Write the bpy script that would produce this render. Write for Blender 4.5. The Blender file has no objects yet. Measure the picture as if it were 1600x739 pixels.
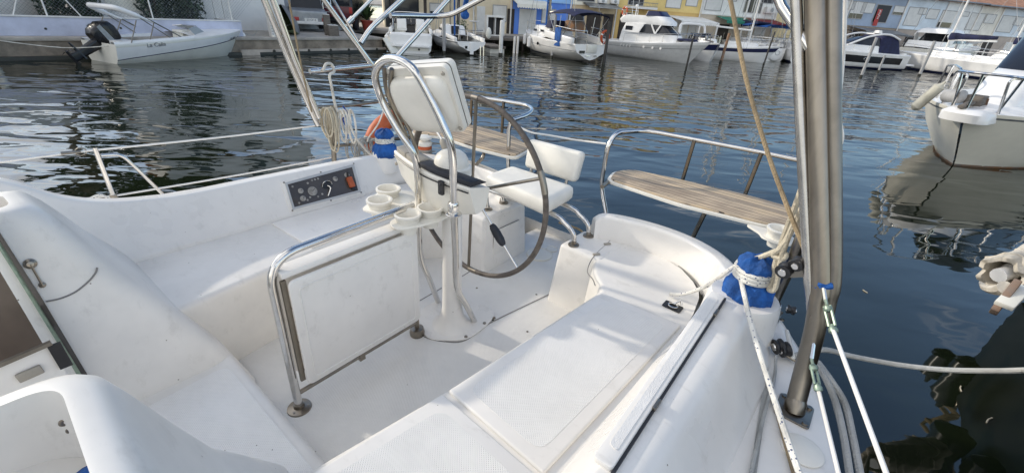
import bpy, bmesh, math, random
from mathutils import Vector, Matrix
random.seed(7)
PI = math.pi
S = bpy.context.scene
COL = S.collection
V = Vector

# ---------------------------------------------------------------- camera calibration (used to turn measured sight lines into places)
F, CX, CY = 690.0, 800.0, 369.5
PITCH, ROLL, ZC = math.radians(27.3), math.radians(4.0), 2.2
fw = V((0, math.cos(PITCH), -math.sin(PITCH)))
rt0 = V((1, 0, 0)); up0 = rt0.cross(fw)
rt = rt0*math.cos(ROLL) + up0*math.sin(ROLL)
up = -rt0*math.sin(ROLL) + up0*math.cos(ROLL)
CAM = V((0, 0, ZC))
def ray(x, y): return fw + rt*((x-CX)/F) - up*((y-CY)/F)
def wz(x, y, z):
    d = ray(x, y); return CAM + d*((z-ZC)/d.z)
def wd(x, y, depth):                                  # point at a given depth along the view axis
    return CAM + ray(x, y)*depth
def proj(p):
    v = p-CAM; w = v.dot(fw); return CX+F*v.dot(rt)/w, CY-F*v.dot(up)/w
# boat frame: x = r (right of the centre line looking aft), y = a (aft of the pedestal), z up
AZ = math.radians(38)
AX = V((math.sin(AZ), math.cos(AZ), 0)); RX = V((math.cos(AZ), -math.sin(AZ), 0)); OB = V((-.332, 2.013, 0))
def loc(p): q = p-OB; return V((q.dot(RX), q.dot(AX), p.z))
def wor(r, a, z): return OB + RX*r + AX*a + V((0, 0, z))
def pz(x, y, z): return loc(wz(x, y, z))
def pa(x, y, a):
    d = ray(x, y); return loc(CAM + d*(((OB-CAM).dot(AX)+a)/d.dot(AX)))
def pr(x, y, r):
    d = ray(x, y); return loc(CAM + d*(((OB-CAM).dot(RX)+r)/d.dot(RX)))

# ---------------------------------------------------------------- mesh helpers
def rotz(a): return Matrix.Rotation(a, 3, 'Z')
def frame(d, upv=V((0, 0, 1))):
    x = d.normalized()
    if abs(x.dot(upv)) > .98: upv = V((1, 0, 0))
    y = upv.cross(x).normalized(); z = x.cross(y)
    return Matrix((x, y, z)).transposed()
def fillet(pts, rad, n=5, closed=False):
    pts = [V(p) for p in pts]; out = []; N = len(pts)
    for i, p in enumerate(pts):
        if not closed and i in (0, N-1): out.append(p); continue
        a, b = pts[i-1]-p, pts[(i+1) % N]-p
        r = rad[i] if isinstance(rad, (list, tuple)) else rad
        if r <= 0 or a.length < 1e-6 or b.length < 1e-6:
            out.append(p); continue
        t = min(r, a.length*.48, b.length*.48)
        p0, p1 = p+a.normalized()*t, p+b.normalized()*t
        for k in range(n+1):
            u = k/n; out.append(p0*(1-u)**2 + p*2*u*(1-u) + p1*u*u)
    return out
def crom(pts, n=6, closed=False):
    pts = [V(p) for p in pts]; N = len(pts); out = []
    for i in range(N if closed else N-1):
        if closed: p0, p1, p2, p3 = pts[i-1], pts[i], pts[(i+1) % N], pts[(i+2) % N]
        else: p0, p1, p2, p3 = pts[max(i-1, 0)], pts[i], pts[i+1], pts[min(i+2, N-1)]
        for k in range(n):
            t = k/n
            out.append(.5*(2*p1 + (p2-p0)*t + (2*p0-5*p1+4*p2-p3)*t*t + (3*p1-p0-3*p2+p3)*t**3))
    if not closed: out.append(pts[-1])
    return out
def lerp(a, b, t): return a+(b-a)*t
def interp(x, xs, ys):
    if x <= xs[0]: return ys[0]
    for i in range(1, len(xs)):
        if x <= xs[i]: return lerp(ys[i-1], ys[i], (x-xs[i-1])/(xs[i]-xs[i-1]))
    return ys[-1]
EXT = False
def extend_up(pts):
    """carry a tube on past the top of the view, so the frame goes on overhead"""
    pts = [V(p) for p in pts]; out = pts[:]
    for e, n in ((0, 1), (-1, -2)):
        if proj(wor(*pts[e]))[1] < -5:
            d = (pts[e]-pts[n]).normalized(); L_ = min(.8, max(.15, (2.95-pts[e].z)/max(.15, d.z))); q = pts[e]+d*L_
            out = [q]+out if e == 0 else out+[q]
    return out
class MB:
    def __init__(s): s.v = []; s.f = []
    def add(s, vs, fs):
        o = len(s.v); s.v += [V(v) for v in vs]; s.f += [tuple(i+o for i in f) for f in fs]; return s
    def box(s, c, size, R=None):
        c = V(c); hx, hy, hz = size[0]/2, size[1]/2, size[2]/2
        vs = [V((x, y, z)) for x in (-hx, hx) for y in (-hy, hy) for z in (-hz, hz)]
        if R: vs = [R @ v for v in vs]
        return s.add([v+c for v in vs], [(0, 1, 3, 2), (4, 6, 7, 5), (0, 4, 5, 1), (2, 3, 7, 6), (0, 2, 6, 4), (1, 5, 7, 3)])
    def bar(s, p0, p1, w, h, upv=V((0, 0, 1))):
        p0, p1 = V(p0), V(p1); d = p1-p0
        return s.box((p0+p1)/2, (d.length, w, h), frame(d, upv))
    def tube(s, pts, r, seg=10, closed=False, cap=True):
        pts = [V(p) for p in pts]
        if EXT and not closed: pts = extend_up(pts)
        q = [pts[0]]
        for p in pts[1:]:
            if (p-q[-1]).length > 1e-5: q.append(p)
        pts = q; N = len(pts)
        if N < 2: return s
        tn = []
        for i in range(N):
            a = pts[i-1] if (i or closed) else pts[i]; b = pts[(i+1) % N] if (i < N-1 or closed) else pts[i]
            t = (b-a); tn.append(t.normalized() if t.length > 1e-9 else V((0, 0, 1)))
        n = tn[0].orthogonal().normalized(); vs = []; fs = []
        for i in range(N):
            if i:
                ax = tn[i-1].cross(tn[i]); an = tn[i-1].angle(tn[i], 0)
                if ax.length > 1e-7: n = Matrix.Rotation(an, 3, ax.normalized()) @ n
            n = (n - tn[i]*n.dot(tn[i])).normalized(); b = tn[i].cross(n)
            rr = r[i] if isinstance(r, (list, tuple)) else r
            for k in range(seg):
                an = 2*PI*k/seg; vs.append(pts[i] + (n*math.cos(an)+b*math.sin(an))*rr)
        for i in range(N if closed else N-1):
            j = (i+1) % N
            for k in range(seg):
                l = (k+1) % seg; fs.append((i*seg+k, i*seg+l, j*seg+l, j*seg+k))
        if cap and not closed:
            fs.append(tuple(range(seg))[::-1]); fs.append(tuple((N-1)*seg+k for k in range(seg)))
        return s.add(vs, fs)
    def lathe(s, prof, o, axis=V((0, 0, 1)), seg=24, sx=1, sy=1):
        R = frame(V(axis)); o = V(o); vs = []; fs = []      # local x = axis
        for (rad, h) in prof:
            for k in range(seg):
                an = 2*PI*k/seg; vs.append(o + R @ V((h, rad*math.cos(an)*sx, rad*math.sin(an)*sy)))
        n = len(prof)
        for i in range(n-1):
            for k in range(seg):
                l = (k+1) % seg; fs.append((i*seg+k, i*seg+l, (i+1)*seg+l, (i+1)*seg+k))
        if prof[0][0] > 1e-4: fs.append(tuple(range(seg))[::-1])
        if prof[-1][0] > 1e-4: fs.append(tuple((n-1)*seg+k for k in range(seg)))
        return s.add(vs, fs)
    def cyl(s, p0, p1, r, seg=16):
        p0, p1 = V(p0), V(p1); return s.lathe([(r, 0), (r, (p1-p0).length)], p0, p1-p0, seg)
    def loft(s, secs, closed=False, cap=False):
        n = len(secs[0]); vs = [p for q in secs for p in q]; fs = []
        for i in range(len(secs)-1):
            for k in range(n if closed else n-1):
                l = (k+1) % n; fs.append((i*n+k, i*n+l, (i+1)*n+l, (i+1)*n+k))
        if cap: fs.append(tuple(range(n))[::-1]); fs.append(tuple((len(secs)-1)*n+k for k in range(n)))
        return s.add(vs, fs)
    def prism(s, poly, d):                              # polygon (list of points) pushed along vector d
        d = V(d); n = len(poly); vs = [V(p) for p in poly]+[V(p)+d for p in poly]
        fs = [tuple(range(n))[::-1], tuple(range(n, 2*n))]+[(i, (i+1) % n, n+(i+1) % n, n+i) for i in range(n)]
        return s.add(vs, fs)
    def ball(s, c, rx, ry=None, rz=None, seg=16, rings=10, R=None, noise=0):
        ry = rx if ry is None else ry; rz = rx if rz is None else rz; c = V(c); vs = [];
        for i in range(rings+1):
            th = PI*i/rings
            for k in range(seg):
                ph = 2*PI*k/seg; q = 1+random.uniform(-noise, noise)
                p = V((rx*math.sin(th)*math.cos(ph)*q, ry*math.sin(th)*math.sin(ph)*q, rz*math.cos(th)*q))
                vs.append(c + (R @ p if R else p))
        fs = [(i*seg+k, (i+1)*seg+k, (i+1)*seg+(k+1) % seg, i*seg+(k+1) % seg) for i in range(rings) for k in range(seg)]
        return s.add(vs, fs)
    def mirror(s):
        s.v = [V((-v.x, v.y, v.z)) for v in s.v]; s.f = [f[::-1] for f in s.f]; return s
    def build(s, name, m, parent=None, at=None, bevel=0, seg=2, angle=38, weld=True, flat=False, sub=0):
        me = bpy.data.meshes.new(name)
        o0 = V(at) if at is not None else V((0, 0, 0))
        me.from_pydata([v-o0 for v in s.v], [], s.f)
        bm = bmesh.new(); bm.from_mesh(me)
        if weld: bmesh.ops.remove_doubles(bm, verts=bm.verts, dist=1e-5)
        bmesh.ops.recalc_face_normals(bm, faces=bm.faces)
        if bevel:
            ed = [e for e in bm.edges if len(e.link_faces) == 2 and e.calc_face_angle(0) > math.radians(35)]
            bmesh.ops.bevel(bm, geom=ed, offset=bevel, segments=seg, affect='EDGES', profile=.5, clamp_overlap=True)
        if not flat:
            for f in bm.faces: f.smooth = True
        bm.to_mesh(me); bm.free()
        if not flat: me.set_sharp_from_angle(angle=math.radians(angle))
        me.materials.append(m)
        ob = bpy.data.objects.new(name, me); COL.objects.link(ob)
        if parent: ob.parent = parent
        if at is not None: ob.location = o0
        if sub:
            mo = ob.modifiers.new('sub', 'SUBSURF'); mo.levels = mo.render_levels = sub
        return ob
def tag(o, label=None, cat=None, group=None, kind=None):
    if label: o['label'] = label
    if cat: o['category'] = cat
    if group: o['group'] = group
    if kind: o['kind'] = kind
    return o
def empty(name, at=(0, 0, 0), rz=0, label=None, cat=None, group=None):
    o = bpy.data.objects.new(name, None); COL.objects.link(o); o.empty_display_size = .1
    o.location = at; o.rotation_euler = (0, 0, rz); return tag(o, label, cat, group)
def copy_tree(o, parent=None):
    c = o.copy(); COL.objects.link(c)
    if parent: c.parent = parent
    for ch in [q for q in list(COL.objects) if q.parent == o]: copy_tree(ch, c)
    return c

# ---------------------------------------------------------------- materials
def nd(nt, t, **k):
    n = nt.nodes.new(t)
    for a, b in k.items():
        if a in n.inputs: n.inputs[a].default_value = b
        else: setattr(n, a, b)
    return n
def base_mat(name, col, rough=.5, metal=0, spec=None, coat=0):
    m = bpy.data.materials.new(name); m.use_nodes = True; nt = m.node_tree; b = nt.nodes['Principled BSDF']
    b.inputs['Base Color'].default_value = (*col, 1); b.inputs['Roughness'].default_value = rough; b.inputs['Metallic'].default_value = metal
    if spec is not None: b.inputs['Specular IOR Level'].default_value = spec
    if coat: b.inputs['Coat Weight'].default_value = coat; b.inputs['Coat Roughness'].default_value = .08
    return m, nt, b
def mat(name, col, rough=.5, metal=0, var=.12, scale=4, bump=0, bscale=60, col2=None, spec=None, coat=0, rvar=0, stretch=None, detail=4):
    """plain surface with a little dirt/tone variation and an optional fine bump"""
    m, nt, b = base_mat(name, col, rough, metal, spec, coat)
    tc = nd(nt, 'ShaderNodeTexCoord'); src = tc.outputs['Object']
    if stretch:
        mp = nd(nt, 'ShaderNodeMapping'); mp.inputs['Scale'].default_value = stretch
        nt.links.new(src, mp.inputs[0]); src = mp.outputs[0]
    if var or col2:
        n = nd(nt, 'ShaderNodeTexNoise'); n.inputs['Scale'].default_value = scale; n.inputs['Detail'].default_value = detail; n.inputs['Roughness'].default_value = .65
        nt.links.new(src, n.inputs['Vector'])
        r = nd(nt, 'ShaderNodeValToRGB'); c2 = col2 or tuple(c*(1-var*1.6) for c in col); c1 = tuple(min(1, c*(1+var*.5)) for c in col) if not col2 else col
        r.color_ramp.elements[0].color = (*c2, 1); r.color_ramp.elements[0].position = .3
        r.color_ramp.elements[1].color = (*c1, 1); r.color_ramp.elements[1].position = .62
        nt.links.new(n.outputs['Fac'], r.inputs[0]); nt.links.new(r.outputs[0], b.inputs['Base Color'])
        if rvar:
            mr = nd(nt, 'ShaderNodeMapRange'); mr.inputs[3].default_value = max(0, rough-rvar); mr.inputs[4].default_value = rough+rvar
            nt.links.new(n.outputs['Fac'], mr.inputs[0]); nt.links.new(mr.outputs[0], b.inputs['Roughness'])
    if bump:
        n2 = nd(nt, 'ShaderNodeTexNoise'); n2.inputs['Scale'].default_value = bscale; n2.inputs['Detail'].default_value = 3
        nt.links.new(src, n2.inputs['Vector'])
        bp = nd(nt, 'ShaderNodeBump'); bp.inputs['Strength'].default_value = bump; bp.inputs['Distance'].default_value = .02
        nt.links.new(n2.outputs['Fac'], bp.inputs['Height']); nt.links.new(bp.outputs[0], b.inputs['Normal'])
    return m
def nonskid(name, col):
    m = gel(name, col, .5, var=.05, scale=3, scuff=.14); nt = m.node_tree; b = nt.nodes['Principled BSDF']
    tc = nd(nt, 'ShaderNodeTexCoord'); mp = nd(nt, 'ShaderNodeMapping'); mp.inputs['Rotation'].default_value = (0, 0, PI/4)
    nt.links.new(tc.outputs['Object'], mp.inputs[0])
    w = []
    for ax in ('X', 'Y'):
        q = nd(nt, 'ShaderNodeTexWave'); q.bands_direction = ax; q.inputs['Scale'].default_value = 46
        nt.links.new(mp.outputs[0], q.inputs['Vector']); w.append(q)
    mu = nd(nt, 'ShaderNodeMath', operation='MULTIPLY'); nt.links.new(w[0].outputs['Fac'], mu.inputs[0]); nt.links.new(w[1].outputs['Fac'], mu.inputs[1])
    bp = nd(nt, 'ShaderNodeBump'); bp.inputs['Strength'].default_value = .42; bp.inputs['Distance'].default_value = .004
    nt.links.new(mu.outputs[0], bp.inputs['Height']); nt.links.new(bp.outputs[0], b.inputs['Normal'])
    return m
def rope_mat(name, col, col2=None, sc=120, fleck=None):
    m, nt, b = base_mat(name, col, .8)
    tc = nd(nt, 'ShaderNodeTexCoord'); v = nd(nt, 'ShaderNodeTexVoronoi'); v.inputs['Scale'].default_value = sc
    nt.links.new(tc.outputs['Object'], v.inputs['Vector'])
    n = nd(nt, 'ShaderNodeTexNoise'); n.inputs['Scale'].default_value = 9; nt.links.new(tc.outputs['Object'], n.inputs['Vector'])
    r = nd(nt, 'ShaderNodeValToRGB'); c2 = col2 or tuple(c*.68 for c in col)
    r.color_ramp.elements[0].color = (*c2, 1); r.color_ramp.elements[0].position = .35; r.color_ramp.elements[1].color = (*col, 1); r.color_ramp.elements[1].position = .6
    nt.links.new(n.outputs['Fac'], r.inputs[0]); last = r.outputs[0]
    if fleck:
        fr = nd(nt, 'ShaderNodeTexVoronoi'); fr.inputs['Scale'].default_value = 70; nt.links.new(tc.outputs['Object'], fr.inputs['Vector'])
        ls = nd(nt, 'ShaderNodeMath', operation='LESS_THAN'); ls.inputs[1].default_value = .22; nt.links.new(fr.outputs['Distance'], ls.inputs[0])
        mx = nd(nt, 'ShaderNodeMixRGB'); mx.inputs[2].default_value = (*fleck, 1); nt.links.new(ls.outputs[0], mx.inputs[0]); nt.links.new(last, mx.inputs[1]); last = mx.outputs[0]
    nt.links.new(last, b.inputs['Base Color'])
    bp = nd(nt, 'ShaderNodeBump'); bp.inputs['Strength'].default_value = .6; bp.inputs['Distance'].default_value = .004
    nt.links.new(v.outputs['Distance'], bp.inputs['Height']); nt.links.new(bp.outputs[0], b.inputs['Normal'])
    return m
def teak_mat(name, dirv=0, pitch=.047):
    """weathered teak strips with black caulking; strips run along local direction at angle dirv"""
    m, nt, b = base_mat(name, (.42, .31, .2), .7)
    tc = nd(nt, 'ShaderNodeTexCoord'); mp = nd(nt, 'ShaderNodeMapping'); mp.inputs['Rotation'].default_value = (0, 0, -dirv)
    nt.links.new(tc.outputs['Object'], mp.inputs[0])
    sp = nd(nt, 'ShaderNodeSeparateXYZ'); nt.links.new(mp.outputs[0], sp.inputs[0])
    d = nd(nt, 'ShaderNodeMath', operation='DIVIDE'); d.inputs[1].default_value = pitch; nt.links.new(sp.outputs['Y'], d.inputs[0])
    fr = nd(nt, 'ShaderNodeMath', operation='FRACT'); nt.links.new(d.outputs[0], fr.inputs[0])
    fl = nd(nt, 'ShaderNodeMath', operation='FLOOR'); nt.links.new(d.outputs[0], fl.inputs[0])
    seam = nd(nt, 'ShaderNodeMath', operation='LESS_THAN'); seam.inputs[1].default_value = .09; nt.links.new(fr.outputs[0], seam.inputs[0])
    wn = nd(nt, 'ShaderNodeTexWhiteNoise', noise_dimensions='1D'); nt.links.new(fl.outputs[0], wn.inputs['W'])
    m2 = nd(nt, 'ShaderNodeMapping'); m2.inputs['Scale'].default_value = (3, 60, 20); nt.links.new(mp.outputs[0], m2.inputs[0])
    n = nd(nt, 'ShaderNodeTexNoise'); n.inputs['Scale'].default_value = 1.6; n.inputs['Detail'].default_value = 6; nt.links.new(m2.outputs[0], n.inputs['Vector'])
    n3 = nd(nt, 'ShaderNodeTexNoise'); n3.inputs['Scale'].default_value = 5; n3.inputs['Detail'].default_value = 3; nt.links.new(tc.outputs['Object'], n3.inputs['Vector'])
    ad = nd(nt, 'ShaderNodeMath', operation='MULTIPLY_ADD'); ad.inputs[1].default_value = .42; nt.links.new(wn.outputs['Value'], ad.inputs[0]); nt.links.new(n.outputs['Fac'], ad.inputs[2])
    ad2 = nd(nt, 'ShaderNodeMath', operation='MULTIPLY_ADD'); ad2.inputs[1].default_value = .9; nt.links.new(n3.outputs['Fac'], ad2.inputs[0]); nt.links.new(ad.outputs[0], ad2.inputs[2])
    r = nd(nt, 'ShaderNodeValToRGB')
    r.color_ramp.elements[0].position = .75; r.color_ramp.elements[0].color = (.33, .26, .19, 1)
    r.color_ramp.elements[1].position = 1.35 if False else 1.0; r.color_ramp.elements[1].color = (.60, .46, .30, 1)
    e = r.color_ramp.elements.new(.88); e.color = (.50, .40, .29, 1)
    mr = nd(nt, 'ShaderNodeMath', operation='MULTIPLY'); mr.inputs[1].default_value = .78; nt.links.new(ad2.outputs[0], mr.inputs[0])
    nt.links.new(mr.outputs[0], r.inputs[0])
    mx = nd(nt, 'ShaderNodeMixRGB'); mx.inputs[2].default_value = (.07, .055, .045, 1); nt.links.new(seam.outputs[0], mx.inputs[0]); nt.links.new(r.outputs[0], mx.inputs[1])
    nt.links.new(mx.outputs[0], b.inputs['Base Color'])
    return m
def gel(name, col, *a, scuff=.5, **k):
    m = mat(name, col, *a, **k); nt = m.node_tree; b = nt.nodes['Principled BSDF']
    lk = [l for l in nt.links if l.to_socket == b.inputs['Base Color']][0]; src = lk.from_socket
    tc = nd(nt, 'ShaderNodeTexCoord')
    # scuffs: a few faint grey-brown smears; specks: sparse dark grains
    mp = nd(nt, 'ShaderNodeMapping'); mp.inputs['Scale'].default_value = (2.2, 5, 3); mp.inputs['Rotation'].default_value = (.3, .2, .7); nt.links.new(tc.outputs['Object'], mp.inputs[0])
    n = nd(nt, 'ShaderNodeTexNoise'); n.inputs['Scale'].default_value = 3.4; n.inputs['Detail'].default_value = 11; n.inputs['Roughness'].default_value = .7; nt.links.new(mp.outputs[0], n.inputs['Vector'])
    r = nd(nt, 'ShaderNodeMapRange'); r.inputs[1].default_value = .56; r.inputs[2].default_value = .78; r.inputs[3].default_value = 0; r.inputs[4].default_value = scuff; nt.links.new(n.outputs['Fac'], r.inputs[0])
    mx = nd(nt, 'ShaderNodeMixRGB'); mx.inputs[2].default_value = (.50, .47, .42, 1); nt.links.new(r.outputs[0], mx.inputs[0]); nt.links.new(src, mx.inputs[1])
    v = nd(nt, 'ShaderNodeTexVoronoi'); v.inputs['Scale'].default_value = 15; nt.links.new(tc.outputs['Object'], v.inputs['Vector'])
    ls = nd(nt, 'ShaderNodeMath', operation='LESS_THAN'); ls.inputs[1].default_value = .038; nt.links.new(v.outputs['Distance'], ls.inputs[0])
    sx = nd(nt, 'ShaderNodeSeparateXYZ'); nt.links.new(v.outputs['Color'], sx.inputs[0]); gt = nd(nt, 'ShaderNodeMath', operation='GREATER_THAN'); gt.inputs[1].default_value = .6; nt.links.new(sx.outputs['X'], gt.inputs[0])
    mu = nd(nt, 'ShaderNodeMath', operation='MULTIPLY'); nt.links.new(ls.outputs[0], mu.inputs[0]); nt.links.new(gt.outputs[0], mu.inputs[1])
    m2 = nd(nt, 'ShaderNodeMixRGB'); m2.inputs[2].default_value = (.22, .19, .16, 1); nt.links.new(mu.outputs[0], m2.inputs[0]); nt.links.new(mx.outputs[0], m2.inputs[1])
    nt.links.new(m2.outputs[0], b.inputs['Base Color']); return m
M = {}
M['gel'] = gel('white_gelcoat', (.83, .80, .755), .30, var=.05, scale=2.2, bump=.02, bscale=18, rvar=.1)
M['gel_inner'] = gel('white_gelcoat_liner', (.80, .77, .72), .36, var=.06, scale=3, bump=.02, bscale=18)
M['skid'] = nonskid('white_nonskid_gelcoat', (.82, .80, .765))
M['seam'] = mat('grey_seam', (.22, .21, .2), .7, var=0)
M['dark_gap'] = mat('dark_gap', (.03, .03, .035), .6, var=0)
M['steel'] = mat('polished_stainless', (.72, .70, .67), .13, 1, var=.06, scale=20, rvar=.06)
M['steel_dull'] = mat('dull_stainless', (.31, .275, .23), .32, 1, var=.15, scale=14, rvar=.12, stretch=(1, 1, .3))
M['alu'] = mat('anodised_alloy', (.27, .245, .21), .38, 1, var=.12, scale=9)
M['vinyl'] = mat('white_vinyl', (.82, .79, .72), .5, var=.06, scale=5, bump=.12, bscale=9)
M['plastic_w'] = mat('white_plastic', (.80, .77, .70), .38, var=.05, scale=6)
M['plastic_g'] = mat('grey_plastic', (.36, .33, .28), .55, var=.1, scale=12)
M['plastic_b'] = mat('black_plastic', (.018, .018, .02), .4, var=.1)
M['rubber'] = mat('black_rubber', (.02, .022, .03), .6, var=.2, scale=30)
M['leather'] = mat('worn_leather', (.12, .10, .085), .62, var=.35, scale=22, bump=.1, bscale=150)
M['blue'] = mat('blue_canvas', (.012, .10, .37), .8, var=.35, scale=9, bump=.9, bscale=34)
M['orange'] = mat('faded_orange', (.50, .11, .035), .6, var=.2, scale=8)
M['acrylic'] = mat('smoked_acrylic', (.075, .066, .060), .08, var=.2, scale=6)
M['skid_fine'] = gel('fine_nonskid', (.80, .78, .75), .5, var=.05, bump=.25, bscale=260, scuff=.1)
M['brown_ac'] = mat('brown_smoked_panel', (.13, .095, .07), .3, var=.2, scale=3)
M['gauge'] = mat('gauge_face', (.33, .31, .28), .35, var=.3, scale=40)
M['rope_w'] = rope_mat('white_braid', (.78, .76, .70), fleck=(.10, .12, .2))
M['rope_p'] = rope_mat('plain_white_rope', (.76, .72, .64))
M['rope_c'] = rope_mat('cream_rope', (.62, .55, .42))
M['rope_t'] = rope_mat('tan_rope', (.36, .27, .16))
M['rope_g'] = rope_mat('grey_rope', (.42, .42, .40))
M['rope_m'] = rope_mat('mooring_rope', (.62, .60, .54), sc=60)
M['rope_b'] = rope_mat('blue_rope', (.02, .06, .3))
M['life'] = mat('white_coated_wire', (.82, .79, .74), .35, var=.06)
M['teak'] = teak_mat('weathered_teak')
M['wood_g'] = mat('grey_timber', (.16, .14, .12), .8, var=.35, scale=5, stretch=(1, 1, 8))
M['glass'] = mat('window_glass', (.03, .035, .04), .06, var=.1)
M['green_tb'] = mat('galvanised_green', (.30, .38, .30), .45, .6, var=.2, scale=30)
# ================================================================ the sailing yacht we stand on
Y = empty('sailing_yacht', OB, -AZ, 'white sailing yacht filling the foreground, its open cockpit with wheel, folded table and helm seat', 'sailing yacht')
FL, BE = .55, .95
def half_beam(a): return interp(a, [-6, -4, -2.5, -1, -.06, .25, .55, .83, 1.05, 1.25, 1.4], [1.3, 1.8, 1.98, 1.95, 1.80, 1.71, 1.59, 1.42, 1.22, .95, .75])
DK = 1.0
# hull
def hull_sec(a):
    w = half_beam(a); zt = DK-.02 if a < .9 else lerp(DK-.02, .62, min(1, (a-.9)/.5))
    pts = []
    for s in (1,):
        pts = [(w-.005, zt), (w+.02, zt-.07), (w+.015, zt-.2), (w-.03, .45), (w-.16, .12), (w-.4, -.12), (max(.1, w-.9), -.3), (0, -.36)]
    full = [(x, z) for x, z in pts]+[(-x, z) for x, z in pts[::-1][1:]]
    return [V((x, a, z)) for x, z in full]
mb = MB(); mb.loft([hull_sec(a) for a in [-6, -4, -2.5, -1.6, -1, -.5, -.06, .25, .55, .83, 1.05, 1.25, 1.4]])
sec = hull_sec(1.4); mb.add(sec, [tuple(range(len(sec)))])
mb.build('hull', M['gel'], Y)
# cockpit floor
mb = MB()
mb.prism([(-.72, -1.0, FL), (.72, -1.0, FL), (.72, .70, FL), (.30, .72, FL), (.27, 1.30, FL), (.1, 1.40, FL), (-.2, 1.43, FL), (-.42, 1.40, FL), (-.45, .78, FL), (-.72, .74, FL)], (0, 0, -.06))
fl = mb.build('cockpit_floor', M['skid'], Y, bevel=.006)
def seam(parent, pts, w=.006, m='seam', name='seam'):
    mb = MB(); mb.tube(pts, w/2, 6); return mb.build(name, M[m], parent)
# floor seams (joints of the sole panels)
sm = MB()
s1 = [pz(x, y, FL+.001) for x, y in [(652, 518), (668, 528), (700, 534), (728, 531), (765, 505), (862, 458)]]
sm.tube(crom(s1, 5), .0035, 6)
sm.tube([pz(x, y, FL+.001) for x, y in [(862, 458), (870, 455), (893, 471)]], .0045, 6)
sm.tube([pz(x, y, FL+.001) for x, y in [(715, 436), (750, 414), (790, 396)]], .003, 6)
sm.tube([pz(x, y, FL+.001) for x, y in [(655, 470), (690, 450)]], .003, 6)
sm.build('floor_joint', M['seam'], fl)
# round inspection hatches in the aft floor
for (x, y, r) in [(843, 398, .1), (862, 390, .045)]:
    c = pz(x, y, FL); mb = MB(); mb.lathe([(r, 0), (r, .006), (r*.94, .010), (r*.9, .006), (r*.3, .007), (0.001, .007)], c, seg=28)
    h = mb.build('inspection_hatch', M['plastic_w'], fl)
for (x, y) in [(838, 460), (824, 518), (770, 500), (745, 450)]:
    c = pz(x, y, FL); mb = MB(); mb.lathe([(.007, 0), (.006, .003), (.001, .003)], c, seg=10); mb.build('screw', M['steel_dull'], fl)

# benches (front face + seat) -----------------------------------------------------------------
def bench(sgn):
    secs = []
    for a in [-1.45, -1.25, -1.0, -.8, -.6, -.4, -.2, 0, .2, .34, .40, .46, .54, .62, .70, .76, .84, .92, 1.0]:
        f = interp(a, [-1.4, -1.1, -.6, .38, .44, .50, .66, .72, 1.02], [.52, .545, .615, .70, .695, .60, .51, .50, .47])     # front edge in plan
        b = interp(a, [-1.4, .5, .74, .9, 1.0], [1.14, 1.14, 1.10, .98, .75])
        b = max(b, f+.1)
        prof = fillet([(f-.02, 0, FL-.03), (f-.02, 0, FL), (f, 0, BE), (b, 0, BE)], [0, 0, .035, 0], 5)
        secs.append([V((p.x*sgn, a, p.z)) for p in prof])
    mb = MB(); mb.loft(secs)
    return mb.build('bench', M['gel_inner'], Y, angle=60)
br, bl = bench(1), bench(-1)
# raised seat lids with moulded non-slip
def lid(parent, poly, h, m, name='locker_lid', bev=.012):
    mb = MB(); mb.prism([V((p[0], p[1], BE-.004)) for p in poly], (0, 0, h+.004)); return mb.build(name, M[m], parent, bevel=bev, seg=3)
def fr(a): return interp(a, [-1.4, -1.1, -.6, .38], [.52, .545, .615, .70])
L1 = [(fr(-1.4)+.022, -1.4), (1.085, -1.4), (1.085, -.632), (fr(-.62)+.022, -.612)]
L2 = [(fr(-.59)+.022, -.588), (1.085, -.615), (1.125, .40), (fr(.37)+.03, .372)]
for P in (L1, L2):
    l = lid(br, P, .014, 'gel')
    cx = sum(p[0] for p in P)/4; cy = sum(p[1] for p in P)/4
    ins = []
    for p in P:
        ins.append((p[0]+(.05 if p[0] < cx else -.05), p[1]+(.05 if p[1] < cy else -.05)))
    mb = MB(); mb.prism(fillet([V((p[0], p[1], BE+.009)) for p in ins], .05, 4, True), (0, 0, .0062)); mb.build('nonslip_panel', M['skid'], l)
L1 = [(-q[0], q[1]) for q in [(fr(-1.05)+.03, -1.05), (1.09, -1.05), (1.1, -.44), (fr(-.42)+.03, -.42)]]
L2 = [(-q[0], q[1]) for q in [(fr(-.40)+.03, -.40), (1.1, -.42), (1.1, .60), (fr(.3)+.03, .55)]]
for P in (L2,):
    lid(bl, P[::-1], .010, 'gel')
# curved aft seat on the right: joint line of its lid, and the flush catch
seam(br, crom([pz(x, y, BE+.002) for x, y in [(957, 371), (985, 378), (1015, 389), (1045, 404), (1072, 425), (1088, 442), (1096, 460)]], 6), .006, name='lid_joint')
seam(br, crom([pz(x, y, BE+.003) for x, y in [(958, 371), (948, 381), (932, 396), (922, 410), (918, 425), (926, 436), (930, 446)]], 6), .0055, name='lid_joint')
for (x, y) in [(949, 381), (932, 397)]:
    c = pz(x, y, BE+.01); mb = MB(); mb.bar(c-V((.012, .018, 0)), c+V((.012, .018, 0)), .018, .008); mb.build('hinge', M['plastic_g'], br, bevel=.002)
c = pz(1051, 479, BE+.003); mb = MB(); mb.prism(fillet([c+V((x, y, 0)) for x, y in [(-.045, -.03), (.045, -.03), (.045, .03), (-.045, .03)]], .008, 3, True), (0, 0, .003))
lt = mb.build('flush_catch', M['plastic_b'], br)
mb = MB(); mb.tube([c+V((.022*math.cos(t), .018*math.sin(t), .008)) for t in [k*2*PI/14 for k in range(14)]], .004, 6, True); mb.tube(crom([c+V((.0, .01, .01)), c+V((.02, .03, .03)), c+V((.035, .02, .015))], 4), .005, 6)
mb.build('pull_ring', M['steel'], lt)

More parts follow.
